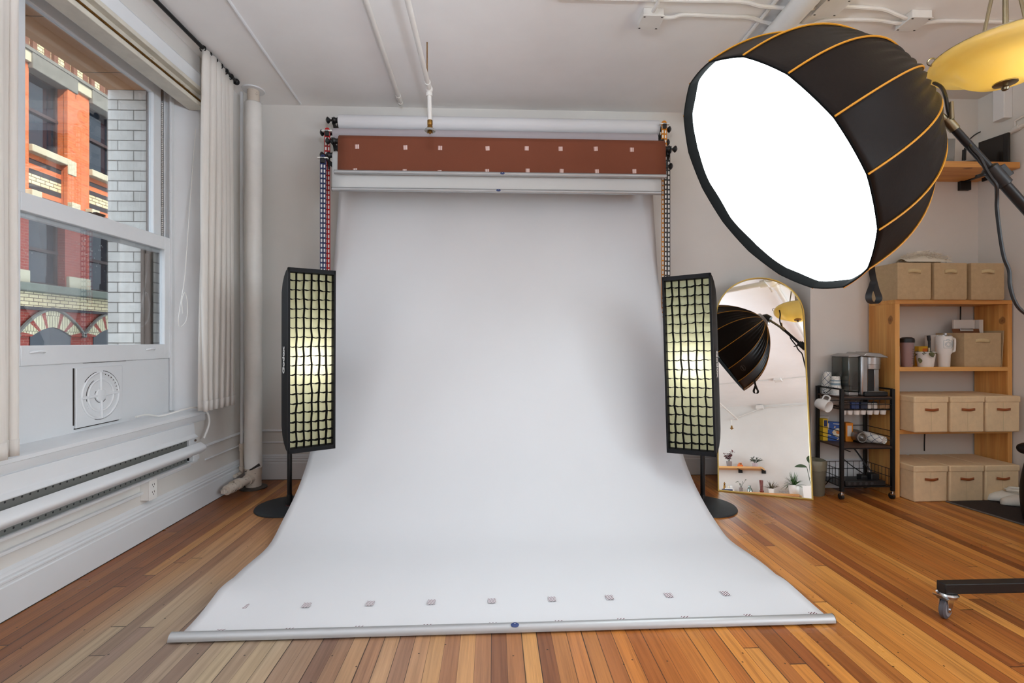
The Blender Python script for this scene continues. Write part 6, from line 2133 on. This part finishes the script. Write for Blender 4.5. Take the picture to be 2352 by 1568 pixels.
m.tube([(cxl + 0.02, cyf + 0.003, dz0 - 0.005), (cxr - 0.02, cyf + 0.003, dz0 - 0.005)], 0.002, 5).tube([(cxl + 0.02, cyf + 0.06, dz0 - 0.005), (cxr - 0.02, cyf + 0.06, dz0 - 0.005)], 0.002, 5)
m.build('pod_rail', M_BLACK, cart)
# ---- boxes on the middle shelf of the cart
def carton(label, c, d, rz, face, extra=()):
    t = thing('carton', label, 'carton', (c[0], c[1], zmid), None, rz)
    MB().cbox((0, 0, d[2] / 2), d).build('box', face, t, bevel=0.0015, world=False)
    for nm, (cc, dd, mt) in extra:
        MB().cbox(cc, dd).build(nm, mt, t, world=False, smooth=False)
    return t
M_BLUEB = plain('blue carton', (44, 84, 156), 0.5)
M_YELB = plain('yellow carton', (222, 182, 40), 0.5)
M_ORGB = plain('orange carton', (226, 134, 22), 0.5)
carton('tall yellow and white carton at the back of the cart middle shelf', (2.693, 3.835), (0.04, 0.045, 0.178), 0.0, M_YELB, (('dark_panel', ((0.0, -0.023, 0.14), (0.024, 0.001, 0.05), plain('navy print', (40, 52, 96), 0.5))),))
carton('plain white box behind the blue carton on the cart', (2.722, 3.874), (0.085, 0.022, 0.19), 0.0, M_CARD, (('thumb_tab', ((0.0, -0.0115, 0.165), (0.03, 0.001, 0.012), M_POTG)),))
bw = 0.118
cr = carton('blue carton with a bowl picture on the cart middle shelf', (2.775, 3.815), (bw, 0.042, 0.152), -0.50, M_BLUEB, (('cream_stripe', ((-0.050, -0.0216, 0.115), (0.012, 0.001, 0.05), M_CARD)), ('cream_lines', ((0.01, -0.0216, 0.138), (0.05, 0.001, 0.006), M_CARD)), ('text_block', ((-0.045, -0.0216, 0.045), (0.03, 0.001, 0.008), M_CARD))))
m = MB().lathe([(0.036, 0), (0.036, 0.0012), (0.002, 0.0014)], 24, frame_m((0.018, -0.0212, 0.068), (1, 0, 0), (0, 0, 1), (0, -1, 0)))
m.build('bowl_picture', plain('bowl print', (226, 220, 206), 0.5), cr, world=False)
m = MB()
r_ = random.Random(2)
for q in range(34):
    a, rr = r_.uniform(0, 6.28), r_.uniform(0.012, 0.05)
    m.cbox((0.018 + rr * cos(a) * 0.75, -0.0226, 0.070 + rr * sin(a) * 1.2), (0.006, 0.001, 0.006))
m.build('flake_print', plain('cream flakes', (234, 206, 150), 0.6), cr, world=False, smooth=False)
MB().lathe([(0.014, 0), (0.014, 0.002), (0.002, 0.0022)], 16, frame_m((0.018, -0.0222, 0.072), (1, 0, 0), (0, 0, 1), (0, -1, 0))).build('orange_print', plain('orange print 2', (214, 128, 52), 0.5), cr, world=False)
carton('orange carton standing next to the blue carton on the cart', (2.866, 3.800), (0.055, 0.06, 0.150), -0.15, M_ORGB, (('nutrition_panel', ((0.0, -0.0305, 0.085), (0.032, 0.001, 0.085), M_CARD)),))
# bagged cups and a lying sleeve of cups
zb_ = zmid
bagc = thing('bagged_cups', 'clear bag of lids lying on the cart behind the cup sleeve', 'bag', (2.93, 3.72, zb_))
MB().lathe([(0.012, -0.02), (0.030, 0.0), (0.044, 0.02), (0.047, 0.09), (0.044, 0.13), (0.01, 0.14)], 20, frame_m((2.905, 3.685, zb_ + 0.048), (1, 0, 0), (0, 0.0, 1), (0.12, 0.99, 0)), f=lambda a, z: 1 + 0.05 * sin(5 * a + z * 90)).build('plastic_film', glass('crinkled film', (214, 212, 208), 0.9, 0.25), bagc, angle=25)
MB().lathe([(0.040, 0.005), (0.041, 0.12)], 20, frame_m((2.905, 3.685, zb_ + 0.048), (1, 0, 0), (0, 0.0, 1), (0.12, 0.99, 0))).build('lids', plain('grey translucent lids', (150, 146, 140), 0.4, vary=0.3, vscale=60), bagc)
ax_d = Vector((0.30, -0.95, -0.0)).normalized()
sc0 = Vector((2.992, 3.722, zb_ + 0.041))
cupl = None
for q in range(9):
    o = copy_tree(cup0)
    o.location = sc0 - ax_d * (0.0105 * q)
    o.rotation_mode = 'QUATERNION'
    o.rotation_quaternion = ax_d.to_track_quat('Z', 'Y')
    tag(o, 'paper cup lying nested in the sleeve on the cart, %s from its near end' % ORD[q], None, 'paper cups in the lying sleeve')
# power strip and cords in the bottom basket
ps = thing('power_strip', 'black power strip and plugs lying in the bottom basket of the cart', 'power strip', (2.9, 3.66, zlow))
MB().box((2.70, 3.60, zlow - 0.005), (3.02, 3.65, zlow + 0.032)).build('strip', M_BLACKP, ps, bevel=0.004)
m = MB()
for q in range(5):
    m.tube([(2.73 + q * 0.045, 3.599, zlow + 0.014), (2.73 + q * 0.045, 3.5985, zlow + 0.014)], 0.012, 14)
m.build('sockets', plain('dark grey socket face', (58, 58, 60), 0.4), ps)
MB().box((2.955, 3.66, zlow), (3.02, 3.72, zlow + 0.07)).box((2.90, 3.69, zlow), (2.95, 3.75, zlow + 0.05)).build('plug_adapter', M_BLACKP, ps, bevel=0.006)
MB().tube(smooth_path([(2.99, 3.70, zlow + 0.07), (2.96, 3.74, zlow + 0.14), (2.92, 3.80, zlow + 0.24), (2.89, 3.86, 0.40), (2.86, 3.86, 0.70)], 5), 0.006, 6).tube(smooth_path([(2.95, 3.73, zlow + 0.05), (2.90, 3.80, zlow + 0.10), (2.84, 3.84, zlow + 0.17), (2.86, 3.855, zlow + 0.22), (2.93, 3.85, zlow + 0.20)], 5), 0.004, 6).tube(smooth_path([(2.72, 3.62, zlow + 0.01), (2.66, 3.68, zlow + 0.04), (2.66, 3.76, 0.07), (2.69, 3.84, 0.02)], 5), 0.004, 6).build('cord', M_BLACKP, ps)

# ---- waste bin
wx, wy = 2.545, 3.738
tc = thing('waste_bin', 'grey green waste bin with crumpled liner between the mirror and the cart', 'waste bin', (wx, wy, 0))
M_BINC = plain('grey green enamel', (112, 108, 92), 0.6, vary=0.12, vscale=12)
MB().lathe([(0.070, 0), (0.073, 0.004), (0.085, 0.250), (0.083, 0.252), (0.070, 0.01), (0.002, 0.008)], 36, Matrix.Translation((wx, wy, 0))).build('bin', M_BINC, tc)
MB().lathe([(0.086, 0.20), (0.088, 0.235), (0.087, 0.262), (0.080, 0.275), (0.074, 0.262), (0.06, 0.22)], 40, Matrix.Translation((wx, wy, 0)), False, False, f=lambda a, z: 1 + 0.035 * sin(7 * a + z * 70) + 0.02 * sin(13 * a - z * 40)).build('liner', plain('grey bin liner', (128, 124, 106), 0.45), tc, angle=40)

# ================================================================== WALL SHELF UPPER RIGHT
wz = ony(2347, 372, 3.565).z
wsf = thing('wall_shelf', 'pine wall shelf high in the right corner on black brackets', 'wall shelf', (3.5, PY, wz))
MB().box((2.95, 3.565, wz - 0.046), (XR - 0.012, PY - 0.002, wz)).build('board', M_PINEX, wsf, bevel=0.002)
for x in (ony(2222, 405, 3.86).x,):
    m = MB().box((x - 0.045, PY - 0.03, wz - 0.12), (x + 0.045, PY, wz - 0.046))
    m.box((x - 0.018, 3.60, wz - 0.052), (x + 0.018, PY, wz - 0.046))
    m.build('bracket', M_BLACK, wsf, bevel=0.002)
    MB().box((x + 0.06, 3.70, wz - 0.075), (x + 0.075, 3.80, wz - 0.046)).build('cable_clip', M_BLACKP, wsf)
# clear tub with blue lid
tx0, tx1 = ony(2128, 350, 3.68).x, ony(2190, 350, 3.68).x
tub = thing('plastic_tub', 'clear plastic tub of green sachets with blue clips on the wall shelf', 'tub', ((tx0 + tx1) / 2, 3.72, wz))
tz1 = ony(2190, 320, 3.68).z
MB().prism([(tx0 + 0.01, wz), (tx1 - 0.012, wz), (tx1, tz1), (tx0, tz1)], 3.66, 3.83, 'y').build('tub_body', glass('cloudy plastic', (226, 230, 232), 0.8, 0.15), tub, bevel=0.006)
m = MB()
r_ = random.Random(5)
for q in range(16):
    rm = Matrix.Translation((r_.uniform(tx0 + 0.03, tx1 - 0.04), r_.uniform(3.69, 3.80), wz + 0.02 + r_.uniform(0, 0.10))) @ Matrix.Rotation(r_.uniform(0, 3), 4, 'Y') @ Matrix.Rotation(r_.uniform(0, 3), 4, 'X')
    m.cbox((0, 0, 0), (0.05, 0.035, 0.004), rm)
m.build('sachets', plain('pale green sachets', (136, 158, 140), 0.6, vary=0.4, vscale=18), tub, smooth=False)
MB().cbox(((tx0 + tx1) / 2 + 0.005, 3.665, tz1 - 0.02), (0.05, 0.02, 0.05)).build('blue_clip', plain('blue plastic', (40, 74, 150), 0.4), tub, bevel=0.006)
# monitor facing into the room along the right wall
ma = ony(2247, 372, 3.80); mbq = ony(2316, 372, 3.60)
mon = thing('monitor', 'black flat monitor standing at the right end of the wall shelf', 'monitor', (ma.x, ma.y, wz))
zl_, zr_ = ony(2247, 325, 3.80).z, ony(2316, 308, 3.60).z
pa, pb = Vector((ma.x, 3.80, wz + 0.004)), Vector((mbq.x, 3.60, wz + 0.004))
nn = (pb - pa).cross(Vector((0, 0, 1))).normalized()
if nn.x > 0:
    nn = -nn
h_ = (zl_ + zr_) / 2 - wz
q4 = [pa, pb, pb + Vector((0, 0, h_)), pa + Vector((0, 0, h_))]
MB().rings([[p for p in q4], [p - nn * 0.022 for p in q4]]).build('screen_shell', plain('matt black shell', (24, 22, 22), 0.5), mon, bevel=0.003)
ins = [pa.lerp(pb, 0.03) + Vector((0, 0, 0.012)), pb.lerp(pa, 0.16) + Vector((0, 0, 0.012)), pb.lerp(pa, 0.16) + Vector((0, 0, h_ - 0.012)), pa.lerp(pb, 0.03) + Vector((0, 0, h_ - 0.012))]
MB().rings([[p + nn * 0.0005 for p in ins], [p + nn * 0.0015 for p in ins]]).build('screen', plain('dark screen', (28, 24, 22), 0.12), mon, smooth=False)
t0_, t1_ = ony(2170, 370, 3.64).x, ony(2240, 370, 3.64).x
lap = thing('router', 'flat black router with upright aerials on the wall shelf', 'router', ((t0_ + t1_) / 2, 3.70, wz))
MB().prism([(t0_, wz), (t1_, wz), (t1_, wz + 0.026), (t1_ - 0.02, wz + 0.03), (t0_ + 0.02, wz + 0.012)], 3.62, 3.78, 'y').build('case', M_BLACKP, lap, bevel=0.002)
m = MB()
p0 = ony(2212, 368, 3.74); p1 = ony(2213, 344, 3.74); p2 = ony(2217, 342, 3.74); p3 = ony(2216, 368, 3.74)
m.tube([p0, p1], 0.008, 8).tube([p3, p2 + (p2 - p3) * 0.1], 0.008, 8)
m.build('aerial', M_BLACKP, lap)
pts = [ony(u, v, 3.88) for u, v in ((2229, 318), (2240, 309), (2254, 302), (2272, 297))]
tag(MB().tube(smooth_path(pts, 5), 0.005, 6).build('loose_cable_end', M_BLACKP), 'short black cable end sticking out above the monitor on the wall shelf', 'cable')
# fuse box and conduit on the right wall
a, b = onx(2299, 190, XR), onx(2326, 268, XR)
fb = thing('fuse_box', 'narrow white fuse box cover on the right wall above the monitor', 'fuse box', (XR, (a.y + b.y) / 2, b.z))
MB().box((XR - 0.07, min(a.y, b.y), onx(2310, 268, XR - 0.07).z), (XR, max(a.y, b.y), onx(2310, 176, XR).z)).build('cover', M_TRIM, fb, bevel=0.004)
q1, q2 = onx(2320, 305, XR - 0.02), onx(2500, 215, XR - 0.02)
tag(MB().tube([q1, onx(2340, 292, XR - 0.02), q2], 0.014, 10).tube([onx(2330, 298, XR - 0.02), onx(2342, 291, XR - 0.02)], 0.022, 10).build('wall_conduit', M_PIPE), 'white conduit with coupling on the right wall beside the monitor', 'conduit')
q1, q2 = onx(2332, 277, XR - 0.015), onx(2500, 180, XR - 0.015)
tag(MB().tube([q1 + Vector((0, 0, -0.06)), q1, q2], 0.009, 10).build('wall_conduit', M_PIPE), 'thinner white conduit on the right wall above the other one', 'conduit')

# ================================================================== RUG, SLIPPERS, CHAIR
g0, g1 = onz(2180, 1155, 0), onz(2352, 1207, 0)
dr = (g1 - g0)
dr = dr / abs(dr.y)
ra = g0 + dr * -0.02
poly = [(ra.x, ra.y), (ra.x + dr.x * 1.0, ra.y - 1.0), (XR - 0.03, ra.y - 1.0), (XR - 0.03, ra.y + 0.02)]
rg = thing('floor_mat', 'dark brown floor mat in front of the canvas boxes', 'mat', (3.75, 3.0, 0))
MB().prism(poly, 0.0, 0.008, 'z').build('mat', plain('dark brown mat', (50, 38, 34), 0.95, vary=0.2, vscale=30, bmp=0.3, bscale=300), rg, bevel=0.002)
e0 = Vector((ra.x, ra.y, 0.006))
MB().tube([e0, e0 + Vector((dr.x, -1.0, 0))], 0.006, 6).build('bound_edge', plain('grey binding', (96, 90, 86), 0.8), rg)
M_SLIP = plain('white quilted slipper', (226, 222, 212), 0.85, vary=0.06, vscale=12, bmp=0.2, bscale=60)
def slipper(label, c, yaw):
    t = thing('slipper', label, 'slipper', (c[0], c[1], 0.008), 'pair of white slippers', yaw)
    m = MB()
    rs = []
    # toe at -x, heel at +x
    st_ = [(-0.135, 0.012, 0.020), (-0.125, 0.034, 0.045), (-0.09, 0.046, 0.062), (-0.04, 0.050, 0.082), (0.0, 0.046, 0.098), (0.05, 0.042, 0.104), (0.10, 0.042, 0.102), (0.135, 0.034, 0.094), (0.145, 0.014, 0.07)]
    for x, hw, h in st_:
        ring = []
        for j in range(20):
            a = 2 * pi * j / 20
            cy_ = hw * cos(a) * (1 - 0.12 * max(0, sin(a)))
            cz = h * 0.5 + h * 0.5 * sin(a)
            if sin(a) < -0.2:
                cz = max(0.0, cz * 0.5)
            if x > -0.03 and sin(a) > 0.55:
                cz = h * 0.5 + h * 0.5 * 0.55 - 0.045 * (sin(a) - 0.55) * 2 * sin(pi * min(1, (x + 0.03) / 0.16))
            ring.append(Vector((x, cy_, cz)))
        rs.append(ring)
    m.rings(rs)
    m.build('upper', M_SLIP, t, world=False, angle=70)
    cf = MB()
    pts = [(-0.015, 0, 0.088), (0.01, 0.036, 0.096), (0.06, 0.040, 0.098), (0.115, 0.036, 0.098), (0.142, 0.0, 0.096), (0.115, -0.036, 0.098), (0.06, -0.040, 0.098), (0.01, -0.036, 0.096), (-0.015, 0, 0.088)]
    cf.tube(smooth_path(pts, 5), 0.011, 8)
    cf.build('padded_cuff', M_SLIP, t, world=False)
    MB().cbox((-0.02, 0.0, 0.098), (0.03, 0.02, 0.003)).build('pull_tab', M_SLIP, t, world=False, bevel=0.001)
    return t
s0 = onz(2305, 1152, 0.0)
slipper('white padded slipper standing on the dark mat, nearer the canvas boxes', (s0.x + 0.02, s0.y - 0.03), -0.45)
s1 = onz(2338, 1165, 0.0)
slipper('white padded slipper beside the black chair', (s1.x + 0.05, s1.y), -0.35)
# black chair at the picture edge
ch = thing('black_chair', 'black upholstered chair cut off by the right edge of the picture', 'chair', (3.82, 2.92, 0))
bk = MB()
def shell(u, v):
    # curved side, u along depth, v up
    a = -0.5 + 2.6 * u
    rr = 0.215 + 0.02 * sin(pi * v)
    z = 0.03 + 0.40 * v
    return (3.72 - rr * cos(a - 0.55) * (1 - 0.16 * v * v), 2.95 - rr * sin(a - 0.55) * 0.9, z)
bk.grid(20, 12, shell)
bk.build('side_shell', M_FABB, ch, solid=0.05)
MB().lathe([(0.02, 0.10), (0.16, 0.10), (0.185, 0.14), (0.185, 0.22), (0.16, 0.26), (0.02, 0.27)], 32, Matrix.Translation((3.72, 2.95, 0))).build('seat', M_FABB, ch)
ar = onz(2337, 1028, 0.50)
q0_ = ond(2338, 1024, 3.10)
MB().tube(smooth_path([q0_, q0_ + Vector((0.03, -0.01, -0.012)), q0_ + Vector((0.10, -0.05, -0.02)), q0_ + Vector((0.3, -0.10, -0.02))], 4), [0.012, 0.022, 0.028, 0.034, 0.036, 0.036, 0.038, 0.038, 0.038, 0.038, 0.038, 0.038, 0.038], 14).build('armrest', M_FABB, ch)
for dx, dy in ((-0.11, -0.11), (0.11, -0.11), (-0.11, 0.11), (0.11, 0.11)):
    MB().tube([(3.72 + dx, 2.95 + dy, 0), (3.72 + dx, 2.95 + dy, 0.12)], 0.014, 10).build('leg', M_BLACK, ch)

# ================================================================== REAR WALL (seen in the mirror)
YS = YR + 0.26
def rear_shelf(label, pl_, pr_, xl_ext, brs):
    a = mref(pl_[0], pl_[1], YS); b = mref(pr_[0], pr_[1], YS)
    z = (a.z + b.z) / 2
    x1, x0 = b.x, min(a.x, b.x) - xl_ext
    x1 = max(a.x, b.x)
    t = thing('plant_shelf', label, 'wall shelf', ((x0 + x1) / 2, YR, z), 'rear wall plant shelves')
    MB().box((x0, YR + 0.002, z - 0.045), (x1, YS, z)).build('board', M_PINEW, t, bevel=0.002)
    for u in brs:
        x = mref(u, pl_[1] + 12, YR + 0.2).x
        MB().box((x - 0.045, YR, z - 0.115), (x + 0.045, YR + 0.03, z - 0.045)).box((x - 0.018, YR, z - 0.051), (x + 0.018, YS - 0.03, z - 0.045)).build('bracket', M_BLACK, t, bevel=0.002)
    return z
z_a = rear_shelf('short pine shelf of potted plants on the rear wall, seen in the mirror', (1652, 1069), (1749, 1072), 0.7, (1695, 1749))
z_b = rear_shelf('long pine shelf of plants and ornaments on the rear wall, lower in the mirror', (1660, 1125), (1836, 1136), 0.9, (1838,))
YP = YR + 0.16
def rx(u, v=1100):
    return mref(u, v, YP).x
def pot_plant(name, label, u, z, pot_r, pot_h, mat_, leaves):
    x = rx(u)
    t = thing(name, label, 'potted plant', (x, YP, z))
    T_ = Matrix.Translation((x, YP, z))
    MB().lathe([(pot_r * 0.78, 0), (pot_r * 0.8, 0.004), (pot_r, pot_h), (pot_r * 0.94, pot_h), (pot_r * 0.9, pot_h * 0.88)], 28, T_, True, False).build('pot', mat_, t)
    MB().lathe([(pot_r * 0.92, pot_h * 0.9), (0.002, pot_h * 0.92)], 20, T_, False, True).build('soil', M_SOIL, t)
    m = MB()
    lm, stems = leaves(m, Vector((x, YP, z + pot_h * 0.9)))
    if stems is not None:
        stems.build('stem', M_GREEND, t)
    m.build('leaves', lm, t)
    return t
def bushy(col, n, h, w, lw, seed):
    def f(m, b):
        r_ = random.Random(seed)
        s = MB()
        for q in range(9):
            a = r_.uniform(0, 6.28)
            tip = b + Vector((cos(a) * w * r_.uniform(0.2, 1), sin(a) * w * 0.6 * r_.uniform(0.2, 1), h * r_.uniform(0.5, 1)))
            s.tube([b, b.lerp(tip, 0.5) + Vector((0, 0, h * 0.1)), tip], 0.003, 5)
            for k in range(n // 9):
                p = b.lerp(tip, r_.uniform(0.35, 1)) + Vector((0, 0, h * 0.05))
                d = Vector((r_.uniform(-1, 1), r_.uniform(-1, 1), r_.uniform(-0.3, 0.9)))
                m.leaf(p, d, lw * r_.uniform(0.8, 1.4), lw * 0.6, (0, 0, 1), lw * 0.2, 4)
        return col, s
    return f
def grassy(col, n, L, w, arch_, seed):
    def f(m, b):
        r_ = random.Random(seed)
        for q in range(n):
            a = r_.uniform(0, 6.28)
            el = r_.uniform(0.35, 1.4)
            d = Vector((cos(a) * cos(el), sin(a) * cos(el) * (0.7 if sin(a) > 0 else 0.25), sin(el)))
            l_ = L * r_.uniform(0.7, 1.1)
            m.leaf(b + Vector((r_.uniform(-0.02, 0.02), r_.uniform(-0.02, 0.02), 0)), d, l_, w, (0, 0, 1), arch_ * l_ * (1.4 - el) * r_.uniform(0.6, 1.2), 6)
        return col, None
    return f
def fewleaf(col, spec):
    def f(m, b):
        s = MB()
        for (dx, dz, dy, L, w, ld) in spec:
            tip = b + Vector((dx, dy, dz))
            s.tube([b, b.lerp(tip, 0.5) + Vector((dx * 0.1, 0, dz * 0.15)), tip], 0.0035, 6)
            m.leaf(tip, ld, L, w, (0, 0.6, 0.8), 0.01, 6)
        return col, s
    return f
pot_plant('potted_plant', 'plum leaved plant in a grey pot on the upper rear shelf', 1676, z_a, 0.068, 0.13, M_POTG, bushy(M_PLUM, 90, 0.24, 0.13, 0.05, 1))
pot_plant('potted_plant', 'green zamia plant in a lilac grey pot on the upper rear shelf', 1736, z_a, 0.066, 0.095, M_POTL, bushy(M_GREEND, 110, 0.15, 0.17, 0.04, 2))
pot_plant('potted_plant', 'small rubber plant in a grey pot on the lower rear shelf', 1701, z_b, 0.045, 0.10, M_POTG, fewleaf(M_GREEND, ((0.10, 0.17, 0.02, 0.06, 0.05, (0.7, 0.3, 0.5)), (0.05, 0.13, 0.04, 0.05, 0.04, (0.4, 0.5, 0.5)), (-0.04, 0.15, 0.02, 0.08, 0.035, (-0.9, 0.1, -0.3)), (0.0, 0.10, 0.05, 0.05, 0.03, (0.2, 0.8, -0.6)))))
pot_plant('potted_plant', 'spiky aloe in a white pot on the lower rear shelf', 1770, z_b, 0.065, 0.10, M_WHITE, grassy(plain('brown green aloe', (92, 84, 62), 0.5), 26, 0.22, 0.022, 0.25, 4))
pot_plant('potted_plant', 'big spider plant in a large white pot at the end of the lower rear shelf', 1822, z_b, 0.115, 0.19, M_WHITE, grassy(M_GREEN, 60, 0.32, 0.022, 0.75, 6))
# orange box, books, figures, bottle, vase, wire word
x = rx(1702)
ob_ = thing('orange_holder', 'small orange open holder between the plants on the upper rear shelf', 'holder', (x, YP, z_a))
MB().box((x - 0.055, YP - 0.04, z_a), (x + 0.05, YP + 0.05, z_a + 0.055)).box((x - 0.055, YP - 0.045, z_a), (x + 0.02, YP - 0.035, z_a + 0.11)).build('holder', plain('bright orange', (228, 112, 34), 0.5), ob_, bevel=0.003)
MB().cbox((x + 0.015, YP + 0.02, z_a + 0.065), (0.035, 0.04, 0.03)).build('dark_contents', M_GREEND, ob_, bevel=0.006)
x = rx(1672)
bk1 = thing('book', 'navy book lying flat on the lower rear shelf', 'book', (x, YP, z_b))
MB().box((x - 0.125, YP - 0.08, z_b), (x + 0.125, YP + 0.085, z_b + 0.045)).build('cover', plain('navy book cloth', (52, 60, 92), 0.7), bk1, bevel=0.002)
MB().box((x + 0.10, YP - 0.076, z_b + 0.004), (x + 0.135, YP + 0.080, z_b + 0.041)).build('pages', M_WHITEM, bk1)
bk2 = thing('book', 'white book lying on top of the navy book on the rear shelf', 'book', (x + 0.03, YP, z_b + 0.045))
MB().box((x - 0.06, YP - 0.07, z_b + 0.045), (x + 0.125, YP + 0.06, z_b + 0.070)).build('cover', M_WHITEM, bk2, bevel=0.002)
eg = thing('white_candle', 'pair of white round candles on the white book', 'candle', (x + 0.05, YP, z_b + 0.07))
MB().sphere((x + 0.075, YP, z_b + 0.105), 0.036, 8).build('candle', M_WHITEM, eg)
MB().sphere((x + 0.012, YP + 0.01, z_b + 0.10), 0.032, 8, (0.8, 0.8, 1.15)).build('candle', plain('cream wax', (226, 214, 188), 0.6), eg)
xg = x - 0.085
fg = thing('gold_figurine', 'small gold seated figurine on the navy book', 'figurine', (xg, YP, z_b + 0.045))
MB().lathe([(0.020, 0), (0.030, 0.004), (0.034, 0.03), (0.024, 0.05), (0.028, 0.07), (0.022, 0.095), (0.011, 0.105), (0.021, 0.118), (0.024, 0.135), (0.014, 0.152), (0.006, 0.168), (0.002, 0.178)], 20, Matrix.Translation((xg, YP, z_b + 0.045)), f=lambda a, z: 1 + 0.12 * sin(3 * a) * (1 if z < 0.1 else 0.3)).build('figure', M_BRASS, fg)
x = rx(1721)
gb = thing('glass_bottle', 'clear aqua glass bottle on the lower rear shelf', 'bottle', (x, YP, z_b))
MB().lathe([(0.052, 0), (0.058, 0.006), (0.058, 0.06), (0.045, 0.09), (0.028, 0.115), (0.026, 0.145), (0.034, 0.155)], 28, Matrix.Translation((x, YP, z_b)), True, False).build('bottle', glass('aqua glass', (196, 222, 214), 0.9, 0.05), gb, solid=0.003)
x = rx(1748)
vz = thing('dark_red_vase', 'tall dark red wooden vase on the lower rear shelf', 'vase', (x, YP, z_b))
MB().lathe([(0.020, 0), (0.030, 0.006), (0.045, 0.03), (0.046, 0.05), (0.032, 0.07), (0.034, 0.09), (0.036, 0.17), (0.042, 0.25), (0.044, 0.285), (0.040, 0.288)], 28, Matrix.Translation((x, YP, z_b))).build('vase', plain('dark red lacquer', (112, 46, 34), 0.35, vary=0.2, vscale=20), vz)
x = rx(1797)
ww_ = thing('wire_ornament', 'small looping wire script ornament on the lower rear shelf', 'ornament', (x, YP, z_b))
pts = [(x + 0.09 - 0.18 * k / 40, YP, z_b + 0.045 + 0.035 * sin(k * 0.85) * (0.6 + 0.4 * cos(k * 0.3))) for k in range(41)]
MB().tube(pts, 0.0035, 6).tube([(x + 0.09, YP, z_b + 0.004), (x - 0.09, YP, z_b + 0.004)], 0.0035, 6).build('wire', M_CHROME, ww_)
# tall white planter beside the shelf
p_ = mref(1864, 1118, YR + 0.45)
ptl = thing('tall_white_planter', 'tall white planter with broad leaf plant by the rear wall, seen at the mirror edge', 'planter', (p_.x, p_.y, 0))
ztp = p_.z
MB().rings([[Vector((p_.x + sx_ * k, p_.y + sy_ * k, z)) for sx_, sy_ in ((-1, -1), (1, -1), (1, 1), (-1, 1))] for z, k in ((0, 0.10), (ztp, 0.145), (ztp, 0.13), (ztp - 0.05, 0.128))]).build('pot', M_WHITE, ptl, bevel=0.006)
m, s = MB(), MB()
b = Vector((p_.x, p_.y, ztp - 0.04))
for (dx, dz, L, ld) in ((0.06, 0.36, 0.24, (1.0, 0.1, -0.15)), (-0.05, 0.45, 0.24, (-0.8, 0.3, 0.1)), (0.02, 0.2, 0.2, (0.3, 0.6, 0.4)), (0.0, 0.55, 0.22, (0.2, -0.2, 0.9))):
    tip = b + Vector((dx, 0.02, dz))
    s.tube([b, b.lerp(tip, 0.5), tip], 0.006, 6)
    m.leaf(tip, ld, L, 0.13, (0, 0.7, 0.7), 0.04, 8)
s.build('stem', M_GREEND, ptl)
m.build('leaves', M_GREEND, ptl)
# rear sprinkler, conduits and boxes
ys_ = YR + 0.55
pj = mref(1680, 963, ys_); pb_ = mref(1681, 982, ys_); pe = mref(1694, 963, ys_)
sp2 = thing('sprinkler_pipe', 'white sprinkler pipe with brass head near the rear wall, seen in the mirror', 'sprinkler', pj)
far = mref(1645, 918, YR + 2.2)
MB().tube([(far.x, far.y, pe.z), (pe.x, pe.y, pe.z), (pj.x, pj.y, pe.z)], 0.017, 10).build('branch_pipe', M_PIPE, sp2)
MB().tube([(pj.x, pj.y, pe.z), (pj.x, pj.y, pb_.z + 0.02)], 0.016, 10).build('drop_pipe', M_PIPE, sp2)
MB().lathe([(0.018, 0.05), (0.022, 0.0), (0.040, -0.010), (0.040, -0.018), (0.015, -0.03), (0.010, -0.05)], 16, Matrix.Translation((pj.x, pj.y, pb_.z + 0.0))).build('sprinkler_head', M_BRASS, sp2)
g = mref(1745, 935, YR + 0.06)
t = thing('junction_box', 'white junction box where the rear wall meets the ceiling, in the mirror', 'junction box', g, 'ceiling junction boxes')
MB().cbox(g, (0.16, 0.10, 0.09)).build('box', M_PIPE, t, bevel=0.005)
tag(MB().tube([(XR, YR + 0.02, g.z + 0.0), (g.x, YR + 0.02, g.z)], 0.010, 6).tube([(g.x, YR + 0.04, g.z - 0.03), (g.x - 0.75, YR + 0.04, g.z - 0.30)], 0.012, 8).build('rear_conduit', M_PIPE), 'white conduit branching from the rear junction box, in the mirror', 'conduit', 'ceiling conduits')

def mceil(u, v, z):
    r = ray(u, v)
    t = (mc - O).dot(mn) / r.dot(mn)
    P = O + r * t
    r2 = r - mn * (2 * r.dot(mn))
    return P + r2 * ((z - P.z) / r2.z)
g = mceil(1787, 873, ZC - 0.03)
g.z = ZC
jbox('white ceiling junction box beyond the octagonal softbox, seen only in the mirror', g, 0.14)
conduit('white conduit across the ceiling through the mirrored junction box', [Vector((XL + 0.02, g.y, ZC - 0.012)), Vector((g.x - 0.5, g.y, ZC - 0.012)), Vector((g.x - 0.07, g.y, ZC - 0.02)), Vector((g.x + 0.07, g.y, ZC - 0.02)), Vector((g.x + 0.5, g.y, ZC - 0.012)), Vector((XR - 0.02, g.y, ZC - 0.012))])
